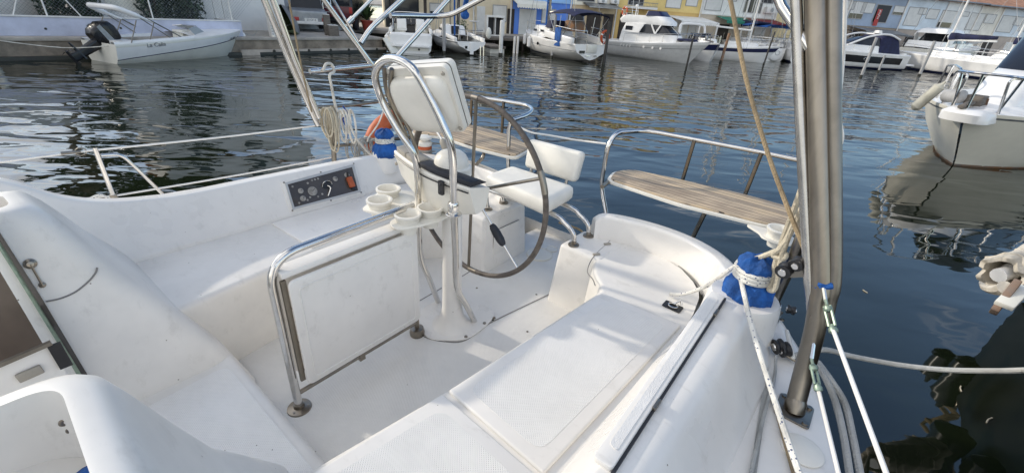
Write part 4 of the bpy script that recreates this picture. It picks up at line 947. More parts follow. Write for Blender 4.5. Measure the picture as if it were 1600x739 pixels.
# house-side quay: a low concrete deck on the water
mb = MB(); mb.prism([fp(-14, 3.6, .42), fp(75, 3.6, .42), fp(75, -14, .42), fp(-14, -14, .42)], (0, 0, .18)); tag(mb.build('house_quay', M['conc'], bevel=.02), kind='structure')
mb = MB(); mb.prism([fp(-14, 2.6, -1), fp(75, 2.6, -1), fp(75, -14, -1), fp(-14, -14, -1)], (0, 0, 1.43)); tag(mb.build('quay_underside', M['dstone']), kind='structure')
mb = MB(); mb.prism([V((-400, 60, -.5)), V((400, 300, -.5)), V((400, 600, -.5)), V((-400, 600, -.5))], (0, 0, .9)); tag(mb.build('far_ground', M['conc']), kind='structure')

# ---- houses
def window(parent, s0, s1, z0, z1, kind='shutter', base=None):
    """opening with reveal frame; kind: shutter (rolled white blind), glass, dark"""
    w = MB(); w.loft([[fp(s0-.05, .035, z0-.05), fp(s1+.05, .035, z0-.05), fp(s1+.05, .035, z1+.05), fp(s0-.05, .035, z1+.05)], [fp(s0, .035, z0), fp(s1, .035, z0), fp(s1, .035, z1), fp(s0, .035, z1)]], closed=True)
    w.loft([[fp(s0, .035, z0), fp(s1, .035, z0), fp(s1, .035, z1), fp(s0, .035, z1)], [fp(s0, .004, z0), fp(s1, .004, z0), fp(s1, .004, z1), fp(s0, .004, z1)]], closed=True)
    w.loft([[fp(s0-.05, .035, z0-.05), fp(s1+.05, .035, z0-.05), fp(s1+.05, .035, z1+.05), fp(s0-.05, .035, z1+.05)], [fp(s0-.05, .002, z0-.05), fp(s1+.05, .002, z0-.05), fp(s1+.05, .002, z1+.05), fp(s0-.05, .002, z1+.05)]], closed=True)
    o = w.build('window', M['frame_g'], parent, at=base)
    m = {'shutter': 'shut', 'glass': 'glass', 'dark': 'dark_gap', 'half': 'shut'}[kind]
    p = MB(); zz_ = z0 if kind != 'half' else lerp(z0, z1, .3)
    p.prism([fp(s0, .003, zz_), fp(s1, .003, zz_), fp(s1, .003, z1), fp(s0, .003, z1)], FN*.012)
    if kind in ('shutter', 'half'):
        k = zz_
        while k < z1-.05: p.prism([fp(s0+.01, .0155, k), fp(s1-.01, .0155, k), fp(s1-.01, .0155, k+.05), fp(s0+.01, .0155, k+.05)], FN*.006); k += .065
    q = p.build('blind' if kind in ('shutter', 'half') else 'pane', M[m], None); q.parent = o
    if kind == 'half':
        p = MB(); p.prism([fp(s0, .0035, z0), fp(s1, .0035, z0), fp(s1, .0035, zz_), fp(s0, .0035, zz_)], FN*.008); q = p.build('pane', M['glass'], None); q.parent = o
    if kind == 'glass':
        p = MB(); sm_ = (s0+s1)/2; p.prism([fp(sm_-.03, .016, z0), fp(sm_+.03, .016, z0), fp(sm_+.03, .016, z1), fp(sm_-.03, .016, z1)], FN*.02); q = p.build('mullion', M['white_p'], None); q.parent = o
    return o
def world_child(o, parent): o.parent = parent
def house(x0, x1, name, label, wm, wins=(), wlow=None, zt=5.1, roof='tile', n=0, extra=None, yb=30, sx=None):
    s0, s1 = sx if sx else (fpt(x0, yb)[0], fpt(x1, yb)[0])
    base = fp((s0+s1)/2, 0, QZ); root = empty(name, (0, 0, 0), 0, label, 'house', None)
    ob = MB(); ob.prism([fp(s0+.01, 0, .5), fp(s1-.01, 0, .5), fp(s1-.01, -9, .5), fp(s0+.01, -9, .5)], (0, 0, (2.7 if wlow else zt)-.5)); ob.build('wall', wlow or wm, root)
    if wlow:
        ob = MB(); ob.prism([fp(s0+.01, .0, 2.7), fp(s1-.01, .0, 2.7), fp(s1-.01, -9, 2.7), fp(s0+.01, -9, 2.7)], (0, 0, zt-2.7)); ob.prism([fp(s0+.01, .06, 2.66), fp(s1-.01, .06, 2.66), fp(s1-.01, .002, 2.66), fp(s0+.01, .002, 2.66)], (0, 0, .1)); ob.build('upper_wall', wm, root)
    r = MB()
    A_, B_ = fp(s0, .45, zt), fp(s1, .45, zt); C_, D_ = fp(s1, -4.5, zt+1.5), fp(s0, -4.5, zt+1.5); E_2, F_2 = fp(s1, -9.3, zt), fp(s0, -9.3, zt)
    r.loft([[A_, B_], [C_, B_*0+C_]] if False else [[A_, B_], [D_, C_], [F_2, E_2]]); r.loft([[A_-V((0, 0, .12)), B_-V((0, 0, .12))], [A_, B_]]); r.add([A_-V((0, 0, .12)), B_-V((0, 0, .12)), fp(s1, 0, zt-.12), fp(s0, 0, zt-.12)], [(0, 1, 2, 3)])
    r.add([A_, D_, F_2], [(0, 1, 2)]); r.add([B_, C_, E_2], [(0, 1, 2)])
    r.build('roof', M[roof], root)
    for (xa, ya, xb, yb_, kind) in wins:
        a0, z1 = fpt(xa, ya); a1, z0 = fpt(xb, yb_)
        if kind == 'door':
            d = MB(); d.prism([fp(a0, .003, .6), fp(a1, .003, .6), fp(a1, .003, z1), fp(a0, .003, z1)], FN*.04); d.build('door', M['darkwood'], root)
        elif kind == 'wdoor':
            d = MB(); d.prism([fp(a0, .003, .6), fp(a1, .003, .6), fp(a1, .003, z1), fp(a0, .003, z1)], FN*.04)
            k = .7
            while k < z1-.1: d.prism([fp(a0+.04, .0435, k), fp(a1-.04, .0435, k), fp(a1-.04, .0435, k+.06), fp(a0+.04, .0435, k+.06)], FN*.012); k += .09
            d.build('shuttered_door', M['shut'], root)
        elif kind == 'ac':
            d = MB(); c = fp((a0+a1)/2, .18, (z0+z1)/2); d.box(c, (abs(a1-a0), .3, z1-z0), frame(FD)); o = d.build('air_conditioner', M['white_p'], root, bevel=.02)
            d = MB(); d.lathe([((z1-z0)*.36, 0), ((z1-z0)*.36, .01), (.02, .02), (.001, .02)], c+FN*.152, FN, 18); d.build('fan_grille', M['tin'], o)
        elif kind.startswith('awning'):
            m = kind.split(':')[1]; dep = 1.2
            d = MB(); d.loft([[fp(a0, .02, z1+.25), fp(a1, .02, z1+.25)], [fp(a0, dep, z1), fp(a1, dep, z1)], [fp(a0, dep, z0), fp(a1, dep, z0)], [fp(a0, dep-.02, z0), fp(a1, dep-.02, z0)], [fp(a0, dep-.02, z1-.03), fp(a1, dep-.02, z1-.03)], [fp(a0, .02, z1+.20), fp(a1, .02, z1+.20)]])
            d.build('awning', M[m], root)
        elif kind == 'balcony':
            d = MB(); d.prism([fp(a0, .01, z0-.12), fp(a1, .01, z0-.12), fp(a1, 1.0, z0-.12), fp(a0, 1.0, z0-.12)], (0, 0, .14)); b_ = d.build('balcony', M['white_r'], root)
            d = MB()
            d.tube([fp(a0, .98, z1), fp(a1, .98, z1)], .02, 6); d.tube([fp(a0, .98, z0+.06), fp(a1, .98, z0+.06)], .015, 6)
            k = a0
            while k <= a1: d.tube([fp(k, .98, z0), fp(k, .98, z1)], .010, 5); k += .12
            d.build('railing', M['tin'], b_)
        else: window(root, a0, a1, z0, z1, kind)
    d = MB(); d.tube([fp(s1-.12, .07, .6), fp(s1-.12, .07, zt-.1)], .05, 8); d.build('downpipe', M['white_p'], root)
    d = MB(); d.tube([fp(s0, .48, zt-.06), fp(s1, .48, zt-.06)], .06, 8); d.build('gutter', M['tin'], root)
    if extra: extra(root, s0, s1)
    return root
def scallop_awning(root, s0, s1, z, m='white_p', dep=1.5):
    d = MB(); d.loft([[fp(s0, .02, z+.3), fp(s1, .02, z+.3)], [fp(s0, dep, z), fp(s1, dep, z)]]); d.loft([[fp(s0, .02, z+.33), fp(s1, .02, z+.33)], [fp(s0, dep, z+.03), fp(s1, dep, z+.03)]])
    n = int((s1-s0)/.16); top = []; bot = []
    for i in range(n*4+1):
        s = lerp(s0, s1, i/(n*4)); top.append(fp(s, dep, z+.03)); bot.append(fp(s, dep, z-.14-.07*abs(math.sin(PI*i/4))))
    d.loft([top, bot]); d.build('awning', M[m], root)
wb = {}
def h0x(root, s0, s1):
    # dark timber pergola in front of the cream house
    d = MB()
    for s in (s0+.5, s0+2.4, s0+4.4): d = MB(); d.bar(fp(s, 2.2, .6), fp(s, 2.2, 2.7), .16, .16); d.build('pergola_post', M['darkwood'], root)
    d = MB(); d.bar(fp(s0, 2.2, 2.72), fp(s1-.4, 2.2, 2.72), .2, .22)
    for k in range(10): s = lerp(s0+.2, s1-.6, k/9); d.bar(fp(s, .03, 2.86), fp(s, 2.5, 2.86), .08, .06)
    d.build('pergola_beams', M['darkwood'], root)
    d = MB(); d.prism([fp(s0+.1, .004, .6), fp(s0+2.2, .004, .6), fp(s0+2.2, .004, 2.4), fp(s0+.1, .004, 2.4)], FN*.02); d.build('sliding_door', M['glass'], root)
house(600, 742, 'cream_house', 'cream house with a dark timber pergola behind the moored cabin cruiser', wallmat('cream_wall', (.60, .52, .38)), [(672, 6, 692, 24, 'half')], extra=h0x, zt=5.2)
house(742, 800, 'cream_house', 'narrow cream house with a louvred door and a white shutter, left of the blue house', wallmat('pale_cream_wall', (.58, .50, .36)), [(745, 10, 757, 45, 'wdoor'), (771, 9, 790, 34, 'shutter'), (793, 14, 802, 50, 'door'), (748, -22, 768, -6, 'shutter')], zt=5.2)
def h1x(root, s0, s1): scallop_awning(root, s0-.1, fpt(851, 10)[0], 2.42, 'hullc')
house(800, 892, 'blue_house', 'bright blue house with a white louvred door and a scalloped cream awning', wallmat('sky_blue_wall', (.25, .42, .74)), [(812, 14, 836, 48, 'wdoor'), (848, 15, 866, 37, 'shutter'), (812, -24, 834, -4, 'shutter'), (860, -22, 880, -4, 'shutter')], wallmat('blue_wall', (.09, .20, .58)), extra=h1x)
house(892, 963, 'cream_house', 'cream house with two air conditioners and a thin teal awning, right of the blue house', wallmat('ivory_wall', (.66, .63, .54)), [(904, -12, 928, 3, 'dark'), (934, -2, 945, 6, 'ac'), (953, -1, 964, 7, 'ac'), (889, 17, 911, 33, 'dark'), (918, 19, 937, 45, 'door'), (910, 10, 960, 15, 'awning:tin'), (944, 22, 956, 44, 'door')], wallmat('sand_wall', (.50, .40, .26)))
def h3x(root, s0, s1):
    a0, a1 = fpt(1040, 22)[0], fpt(1098, 22)[0]; scallop_awning(root, a0, a1, 2.1, 'white_p', 2.2)
    d = MB()
    for s in (a0+.1, (a0+a1)/2, a1-.1): d = MB(); d.bar(fp(s, 2.15, .6), fp(s, 2.15, 2.1), .1, .1); d.build('veranda_post', M['white_p'], root)
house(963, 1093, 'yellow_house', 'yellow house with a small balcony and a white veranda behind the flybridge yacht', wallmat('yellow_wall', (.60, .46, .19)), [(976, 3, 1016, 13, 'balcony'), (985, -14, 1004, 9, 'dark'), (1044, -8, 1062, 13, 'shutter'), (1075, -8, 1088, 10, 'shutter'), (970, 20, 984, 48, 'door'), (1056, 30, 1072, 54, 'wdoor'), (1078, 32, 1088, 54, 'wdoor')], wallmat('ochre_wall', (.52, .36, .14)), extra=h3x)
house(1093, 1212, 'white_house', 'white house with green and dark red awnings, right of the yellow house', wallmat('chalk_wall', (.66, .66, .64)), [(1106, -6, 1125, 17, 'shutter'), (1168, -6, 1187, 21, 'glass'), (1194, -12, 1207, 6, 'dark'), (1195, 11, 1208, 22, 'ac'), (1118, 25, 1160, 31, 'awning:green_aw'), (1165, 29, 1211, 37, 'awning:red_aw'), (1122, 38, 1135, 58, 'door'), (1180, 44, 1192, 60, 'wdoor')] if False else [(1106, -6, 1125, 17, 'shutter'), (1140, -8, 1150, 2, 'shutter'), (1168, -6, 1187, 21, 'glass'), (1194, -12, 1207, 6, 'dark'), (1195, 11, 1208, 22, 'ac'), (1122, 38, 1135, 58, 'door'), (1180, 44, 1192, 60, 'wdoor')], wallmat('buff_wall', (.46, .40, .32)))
M['green_aw'] = mat('green_awning', (.03, .22, .15), .8, var=.1); M['red_aw'] = mat('dark_red_awning', (.20, .03, .035), .8, var=.1)
hw_ = [o for o in COL.objects if o.name == 'white_house'][0]
for xa, xb, y, m in ((1118, 1160, 27, 'green_aw'), (1165, 1211, 32, 'red_aw')):
    a0, z1 = fpt(xa, y); a1, _ = fpt(xb, y); d = MB(); z1 = 2.35
    d.loft([[fp(a0, .02, z1+.25), fp(a1, .02, z1+.25)], [fp(a0, 1.4, z1), fp(a1, 1.4, z1)], [fp(a0, 1.4, z1-.18), fp(a1, 1.4, z1-.18)]]); d.build('awning', M[m], hw_)
house(1212, 1258, 'yellow_house', 'pale yellow house half hidden by the steel arch post', wallmat('straw_wall', (.58, .48, .28)), [(1222, -4, 1236, 20, 'shutter')])
house(1258, 1322, 'white_house', 'plain white house directly behind the steel arch post', wallmat('milk_wall', (.62, .62, .62)), [(1275, -4, 1290, 20, 'shutter')])
def h6x(root, s0, s1):
    # red towel hung from the open balcony door, and a grey fabric awning below
    a0, a1 = fpt(1368, 22)[0], fpt(1375, 22)[0]; d = MB(); secs = []
    for k in range(9):
        s = lerp(a0, a1, k/8); secs.append([fp(s, .12+.02*math.sin(k*1.9), 2.75), fp(s, .11+.03*math.sin(k*2.1), 3.3), fp(s, .10, 4.0)])
    d.loft(secs); tw = d.build('red_towel', M['red'], root)
    d = MB()
    for k in range(7): c = fp(lerp(a0, a1, random.uniform(.2, .8)), .15, 3.3+k*.1); d.box(c, (.16, .01, .05), frame(FD))
    d.build('towel_pattern', M['white_p'], tw)
    a0, a1 = fpt(1326, 40)[0], fpt(1398, 50)[0]; d = MB()
    d.loft([[fp(a0, .02, 2.6), fp(a1, .02, 2.5)], [fp(a0, 1.7, 2.35), fp(a1, 1.7, 2.15)], [fp(a0, 1.7, 2.25), fp(a1, 1.7, 2.05)]]); d.build('awning', M['tin'], root)
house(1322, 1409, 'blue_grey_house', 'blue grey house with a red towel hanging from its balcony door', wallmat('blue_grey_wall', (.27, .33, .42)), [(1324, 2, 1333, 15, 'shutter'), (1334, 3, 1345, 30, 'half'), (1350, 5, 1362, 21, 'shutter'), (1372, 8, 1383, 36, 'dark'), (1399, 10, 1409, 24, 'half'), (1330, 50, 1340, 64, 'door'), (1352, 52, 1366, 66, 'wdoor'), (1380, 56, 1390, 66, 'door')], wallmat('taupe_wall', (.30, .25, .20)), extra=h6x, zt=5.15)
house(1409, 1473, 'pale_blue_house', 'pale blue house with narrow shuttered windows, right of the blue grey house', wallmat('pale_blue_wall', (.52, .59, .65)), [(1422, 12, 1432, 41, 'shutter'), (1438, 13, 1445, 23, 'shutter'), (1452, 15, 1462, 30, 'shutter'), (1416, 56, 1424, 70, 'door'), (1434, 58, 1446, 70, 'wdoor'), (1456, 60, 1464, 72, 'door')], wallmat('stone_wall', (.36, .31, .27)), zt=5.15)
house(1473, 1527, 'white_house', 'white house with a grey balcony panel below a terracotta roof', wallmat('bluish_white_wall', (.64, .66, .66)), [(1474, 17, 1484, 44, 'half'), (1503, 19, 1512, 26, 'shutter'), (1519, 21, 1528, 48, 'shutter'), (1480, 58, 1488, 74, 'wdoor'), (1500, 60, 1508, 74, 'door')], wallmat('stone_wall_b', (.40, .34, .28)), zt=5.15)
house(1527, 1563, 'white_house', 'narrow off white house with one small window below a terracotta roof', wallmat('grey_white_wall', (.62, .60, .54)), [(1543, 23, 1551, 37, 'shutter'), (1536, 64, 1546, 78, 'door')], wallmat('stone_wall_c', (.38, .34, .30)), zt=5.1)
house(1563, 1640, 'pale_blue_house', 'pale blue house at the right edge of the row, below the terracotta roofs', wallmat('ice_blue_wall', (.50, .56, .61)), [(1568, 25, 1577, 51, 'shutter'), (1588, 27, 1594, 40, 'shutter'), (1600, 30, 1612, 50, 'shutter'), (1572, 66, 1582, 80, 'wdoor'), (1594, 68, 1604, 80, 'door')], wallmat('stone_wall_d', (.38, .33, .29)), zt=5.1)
house(0, 0, 'white_house', 'white house past the right end of the visible row', wallmat('end_white_wall', (.6, .6, .6)), [], zt=5.1, sx=(fpt(1640, 30)[0], fpt(1640, 30)[0]+8))
# ---- trees
def leafcloud(mb, c, rx, ry, rz, n, s, shell=.55):
    for _ in range(n):
        while True:
            p = V((random.uniform(-1, 1), random.uniform(-1, 1), random.uniform(-1, 1)))
            if shell*random.random() < p.length < 1: break
        q = V((p.x*rx, p.y*ry, p.z*rz))+V(c); a = V((random.gauss(0, 1), random.gauss(0, 1), random.gauss(0, .6))).normalized(); b = a.orthogonal().normalized(); b = Matrix.Rotation(random.uniform(0, 6.3), 3, a) @ b
        k = s*random.uniform(.6, 1.4); mb.add([q-b*k, q+a.cross(b)*k*.5, q+b*k, q-a.cross(b)*k*.5], [(0, 1, 2, 3)])
def tree(x, y, z, h, r, label, m='leafd', name='tree', n=900, cat='tree', dens=6):
    root = empty(name, (x, y, z), random.uniform(0, 6), label, cat); t = MB()
    lean = random.uniform(-.3, .3); top = V((lean, random.uniform(-.3, .3), h*.8)); t.tube(crom([(0, 0, -.2), (lean*.2, 0, h*.3), top], 5), [.16*h/8*(1-.07*k) for k in range(11)], 8)
    cl = []
    for k in range(dens+3):
        an = random.uniform(0, 6.3); d = r*random.uniform(.25, .7); zz_ = h*random.uniform(.42, .92); e = V((d*math.cos(an), d*math.sin(an), zz_)); b0 = V((lean*.3, 0, h*random.uniform(.25, .5))); t.tube(crom([b0, lerp(b0, e, .5)+V((0, 0, -.1)), e], 4), [.07*h/8*(1-.08*k2) for k2 in range(9)], 6); cl.append((e, r*random.uniform(.32, .55)))
    cl.append((top, r*.5)); t.build('trunk', M['bark'], root); c = MB()
    for e, rr_ in cl: leafcloud(c, e, rr_, rr_, rr_*.75, n//len(cl), .13*h/7)
    c.build('crown', M[m], root, flat=True, weld=False); return root
p = fp(58, -14, .4); tree(p.x, p.y, .4, 7.5, 3.2, 'dark green tree showing above the terracotta roofs at the top right corner', n=1500)
for k, (s, n_, h, r, lab) in enumerate([(1.2, -3.6, 10.5, 2.3, 'tall dark tree behind the lavender wall, left of the white panelled house'), (3.9, -4.0, 11.5, 2.2, 'tall dark tree behind the fence above the small speedboat')]):
    q = qp(s, n_, QZ); tree(q.x, q.y, QZ, h, r, lab, n=3600, dens=13)

# ---- lavender boundary wall, fence, stored boats, white house on the left quay
SW = 6.55
mb = MB(); mb.prism([qp(-40, -.30, QZ+.006), qp(SW, -.30, QZ+.006), qp(SW-1.2, -5, QZ+.006), qp(SW-1.4, -5, QZ+.006), qp(SW-.18, -.52, QZ+.006), qp(-40, -.52, QZ+.006)], (0, 0, .50)); lw = tag(mb.build('boundary_wall', M['lav'], bevel=.008), 'low lavender rendered wall with a white coping along the left quay', 'wall')
mb = MB(); mb.prism([qp(-40, -.27, QZ+.508), qp(SW+.03, -.27, QZ+.508), qp(SW-1.17, -5, QZ+.508), qp(SW-1.43, -5, QZ+.508), qp(SW-.2, -.55, QZ+.508), qp(-40, -.55, QZ+.508)], (0, 0, .035)); mb.build('coping', M['white_p'], lw, bevel=.006)
mb = MB()
for s in (-1.9, 1.2, 2.95, 5.0, 6.1): mb.lathe([(.035, 0), (.03, .015), (.001, .015)], qp(s, -.30, QZ+.25+random.uniform(-.05, .05)), QN, 8)
mb.build('weep_holes', M['dstone'], lw)
fr_ = empty('wire_fence', qp(0, -.41, QZ+.54), 0, 'wire mesh fence with white posts standing on the lavender wall', 'fence'); fo_ = fr_.location.copy()
zf = QZ+.543
for s in [-9.5, -6.5, -3.55, -.95, 1.35, 3.9, 6.3]:
    mb = MB(); mb.tube([qp(s, -.41, zf), qp(s, -.41, zf+1.5)], .022, 8)
    mb.v = [v-fo_ for v in mb.v]; mb.build('fence_post', M['white_p'], fr_)
for s, d_ in [(-3.55, .62), (-1.05, -.0), (1.35, .75), (1.35, -.7)]:
    if d_:
        mb = MB(); mb.tube([qp(s+d_, -.41, zf), qp(s, -.405, zf+1.45)], .017, 6); mb.v = [v-fo_ for v in mb.v]; mb.build('fence_brace', M['white_p'], fr_)
mb = MB(); sp_ = .085
k = -9.5
while k < SW-.1:
    for sg in (1, -1):
        e = k+sg*1.4
        mb.tube([qp(k, -.41, zf+.02), qp(e, -.41, zf+1.42)], .0028, 3, cap=False)
    k += sp_*1.15
mb.v = [v-fo_ for v in mb.v]; mb.build('wire_mesh', M['tin'], fr_, flat=True, weld=False)
def stored(s, n_, L, B, rot, label):
    root = empty('stored_boat', qp(s, n_, QZ+.35), math.atan2(QD.y, QD.x)+rot, label, 'boat'); h = MB(); h.loft(hull_secs(L, B, .9, 1.15)); h.build('hull', M['hullw'], root)
    d = MB(); d.loft(deck_secs(L, B, .9, 1.15)); d.build('deck', M['hullw'], root)
    c = MB()
    for x in (-L*.28, L*.22): c.box((x, 0, -.45), (.12, B*.7, .22)); 
    for x in (-L*.28, L*.22):
        for y in (-B*.3, B*.3): c.box((x, y, -.2), (.12, .12, .5))
    c.build('cradle', M['darkwood'], root); return root
# ================================================================ boats
def hull_secs(L, B, fs, fb, draft=.3, rake=.10, tr=.86, flare=.22, n=16, pw=2.3, sheer=1.8, mid=.42, chine=.14, rnd=0, lift=0):
    secs = []
    for i in range(n+1):
        t = (i/n)**.9
        w = B/2*(lerp(tr, 1, math.sin(min(1, t/mid)*PI/2)) if t < mid else max(.012, 1-((t-mid)/(1-mid))**pw))
        h = lerp(fs, fb, t**sheer); x = -L/2+L*t
        def X(z): return x-rake*L*(t**4)*(1-max(0, min(1, z/h))) 
        fl_ = flare*(.35+.65*t)
        pts = [(w, h), (w*1.012+.006, h-.05), (w*1.0, h-.10), (w*(1-fl_*.35), h*.55), (w*(1-fl_), chine), (w*(1-fl_)*.8, -.05), (w*.3, -draft*.8), (0, -draft)]
        if rnd: pts = [(w, h), (w*1.01+.004, h-.05), (w, h-.10), (w*.965, h*.58), (w*.84, h*.26), (w*.60, .05), (w*.28, -draft*.55), (0, -draft*.8)]
        if lift: k_ = lift*(1-t)**4; pts = [(y, z if z > h*.9 else z+k_*(1-max(0, z)/h)*2) for y, z in pts]
        full = pts+[(-a, b) for a, b in pts[::-1][1:]]
        secs.append([V((X(z), y, z)) for y, z in full])
    return secs
def hull_build(parent, L, B, fs, fb, m='hullw', name='hull', **k):
    s = hull_secs(L, B, fs, fb, **k); mb = MB(); mb.loft(s); mb.add(s[0], [tuple(range(len(s[0])))]); return mb.build(name, M[m], parent, angle=45)
def deck_secs(L, B, fs, fb, inset=.0, dz=0, t0=0, t1=1, camber=.06, **k):
    s = hull_secs(L, B, fs, fb, **k); out = []
    for i, q in enumerate(s):
        t = (i/(len(s)-1))**.9
        if t < t0 or t > t1: continue
        a, b = q[0], q[-1]; c = (a+b)/2
        out.append([lerp(a, c, inset)+V((0, 0, dz)), lerp(a, c, .5)+V((0, 0, dz+camber*.7*min(1, a.y))), c+V((0, 0, dz+camber*min(1, a.y))), lerp(b, c, .5)+V((0, 0, dz+camber*.7*min(1, a.y))), lerp(b, c, inset)+V((0, 0, dz))])
    return out
def stripe(parent, L, B, fs, fb, z0, z1, m, t0=0, t1=1, name='hull_stripe', **k):
    """painted band on the topsides between two heights (fractions of the freeboard)"""
    s = hull_secs(L, B, fs, fb, **k); N = len(s)-1
    for sg in (0, 1):
        rows = []
        for i, q in enumerate(s):
            t = (i/N)**.9
            if t < t0-1e-6 or t > t1+1e-6: continue
            pl = q[:6] if not sg else q[::-1][:6]; h = pl[0].z
            def at(z):
                for a, b in zip(pl, pl[1:]):
                    if a.z >= z >= b.z: return lerp(a, b, (a.z-z)/max(1e-6, a.z-b.z))
                return pl[-1]
            r = [at(lerp(z0 if not callable(z0) else z0(t), z1 if not callable(z1) else z1(t), u)*h if True else 0) for u in (0, .33, .66, 1)]
            o = .006 if not sg else -.006
            rows.append([p+V((0.0, o, 0)) for p in r])
        mb = MB(); mb.loft(rows); mb.build(name, M[m], parent)
def rrect(x0, x1, w, z, rf=.3, rb=.1, taper=1.0, n=5):
    return fillet([V((x0, -w, z)), V((x1, -w*taper, z)), V((x1, w*taper, z)), V((x0, w, z))], [rb, rf, rf, rb], n, True)
def layer(name, rings, m, parent, angle=40, bevel=0):
    mb = MB(); mb.loft([rrect(*r) for r in rings], closed=True, cap=True); return mb.build(name, M[m], parent, angle=angle, bevel=bevel)
def rail(parent, pts, h, r=.014, n=1, name='guard_rail', m='steel', mid=True, tops=None):
    mb = MB(); top = [V(p)+V((0, 0, h)) for p in pts]; mb.tube(crom(top, 4), r, 6)
    if mid: mb.tube(crom([V(p)+V((0, 0, h*.5)) for p in pts], 4), r*.6, 5)
    for p in pts: mb.tube([V(p), V(p)+V((0, 0, h))], r*.9, 5)
    return mb.build(name, M[m], parent)
def rim_pts(L, B, fs, fb, ts, side=1, inset=.06, **k):
    s = hull_secs(L, B, fs, fb, **k); N = len(s)-1; out = []
    for t in ts:
        i = min(N-1, int((t**(1/.9))*N)); u = (t**(1/.9))*N-i; p = lerp(s[i][0], s[i+1][0], u); out.append(V((p.x, max(0, p.y-inset)*side, p.z)))
    return out
def fender(parent, p, l=.55, r=.11, m='hullw', name='fender', tilt=None):
    d = V(tilt) if tilt else V((0, 0, -1)); mb = MB(); mb.lathe([(.02, -.06), (.03, 0), (r, .06), (r, l-.06), (.04, l), (.001, l)], p, d, 14); return mb.build(name, M[m], parent)
def ring_buoy(parent, c, R_, r, ax, m='orange2'):
    ax = V(ax).normalized(); f = frame(ax); mb = MB(); mb.tube([V(c)+f @ V((0, R_*math.cos(t), R_*math.sin(t))) for t in [k*2*PI/20 for k in range(20)]], r, 8, True); o = mb.build('lifebuoy', M[m], parent)
    for k in range(4):
        t = k*PI/2+.4; d = f @ V((0, -math.sin(t), math.cos(t))); mb = MB(); mb.lathe([(r*1.06, -.03), (r*1.06, .03)], V(c)+f @ V((0, R_*math.cos(t), R_*math.sin(t))), d, 10); mb.build('white_band', M['white_p'], o)
    return o
def text_obj(parent, txt, size, loc_, xdir, zdir, m, name='lettering', shear=0):
    cu = bpy.data.curves.new(name, 'FONT'); cu.body = txt; cu.size = size; cu.align_x = 'CENTER'; cu.extrude = .003; cu.shear = shear
    o = bpy.data.objects.new(name, cu); COL.objects.link(o); me = o.to_mesh().copy() if False else None
    dg = bpy.context.evaluated_depsgraph_get(); me = bpy.data.meshes.new_from_object(o.evaluated_get(dg)); bpy.data.objects.remove(o)
    me.materials.clear(); me.materials.append(M[m]); ob = bpy.data.objects.new(name, me); COL.objects.link(ob)
    x = V(xdir).normalized(); z = V(zdir); z = (z-x*z.dot(x)).normalized(); n = x.cross(z)
    ob.matrix_local = Matrix.Translation(V(loc_)) @ Matrix((x, z, n)).transposed().to_4x4(); ob.parent = parent; return ob
def outboard(parent, at, s, m='blk', tilt=0):
    R_ = Matrix.Rotation(tilt, 3, 'Y'); A_ = V(at)
    def P(x, y, z): return A_+R_ @ V((x*s, y*s, z*s))
    rings = []
    for z, x0, x1, w in [(.10, -.30, .10, .15), (.18, -.36, .16, .19), (.42, -.40, .16, .20), (.58, -.34, .08, .17), (.64, -.24, -.02, .10)]:
        rings.append([P(p.x, p.y, p.z) for p in fillet([V((x0, -w, z)), V((x1, -w*.9, z)), V((x1, w*.9, z)), V((x0, w, z))], .09, 4, True)])
    mb = MB(); mb.loft(rings, closed=True, cap=True); o = mb.build('outboard_motor', M[m], parent, angle=50)
    mb = MB(); mb.loft([[P(p.x, p.y, p.z) for p in fillet([V((x0, -w, z)), V((x1, -w, z)), V((x1, w, z)), V((x0, w, z))], .05, 4, True)] for z, x0, x1, w in [(.12, -.16, .06, .10), (-.3, -.14, .04, .07), (-.52, -.16, .05, .05)]], closed=True, cap=True); mb.build('motor_leg', M[m], o)
    mb = MB(); mb.loft([[P(-.34, -.02, -.34), P(.06, -.10, -.33), P(.06, .10, -.33), P(-.34, .02, -.34)], [P(-.34, -.02, -.36), P(.06, -.10, -.36), P(.06, .10, -.36), P(-.34, .02, -.36)]], closed=True, cap=True); mb.tube([P(-.22, 0, -.52), P(.12, 0, -.52)], [.03*s, .05*s], 8)
    for k in range(3): a = k*2*PI/3; mb.add([P(-.22, 0, -.52), P(-.24, .10*math.cos(a), -.52+.10*math.sin(a)), P(-.20, .13*math.cos(a+.5), -.52+.13*math.sin(a+.5))], [(0, 1, 2)])
    mb.build('gearcase', M[m], o)
    mb = MB(); mb.loft([[P(x, y, z) for x, y, z in [(-.372, -.202, .27), (.12, -.197, .27)]], [P(x, y, z) for x, y, z in [(-.38, -.204, .36), (.12, -.199, .40)]]]); mb.loft([[P(x, -y, z) for x, y, z in [(-.372, -.202, .27), (.12, -.197, .27)]], [P(x, -y, z) for x, y, z in [(-.38, -.204, .36), (.12, -.199, .40)]]]); mb.build('motor_decal', M['tin'], o)
    return o
def place(root, x, y, head, z=0): root.location = (x, y, z); root.rotation_euler = (0, 0, head)
def boat(name, stern, bow, label, cat, L):
    """root placed half way between two points on the water; local +x points at the bow"""
    d = (bow-stern); h = math.atan2(d.y, d.x); c = stern + d.normalized()*L/2
    return empty(name, (c.x, c.y, 0), h, label, cat)
def world_dir(root, v): return V(v)
CLR = {}
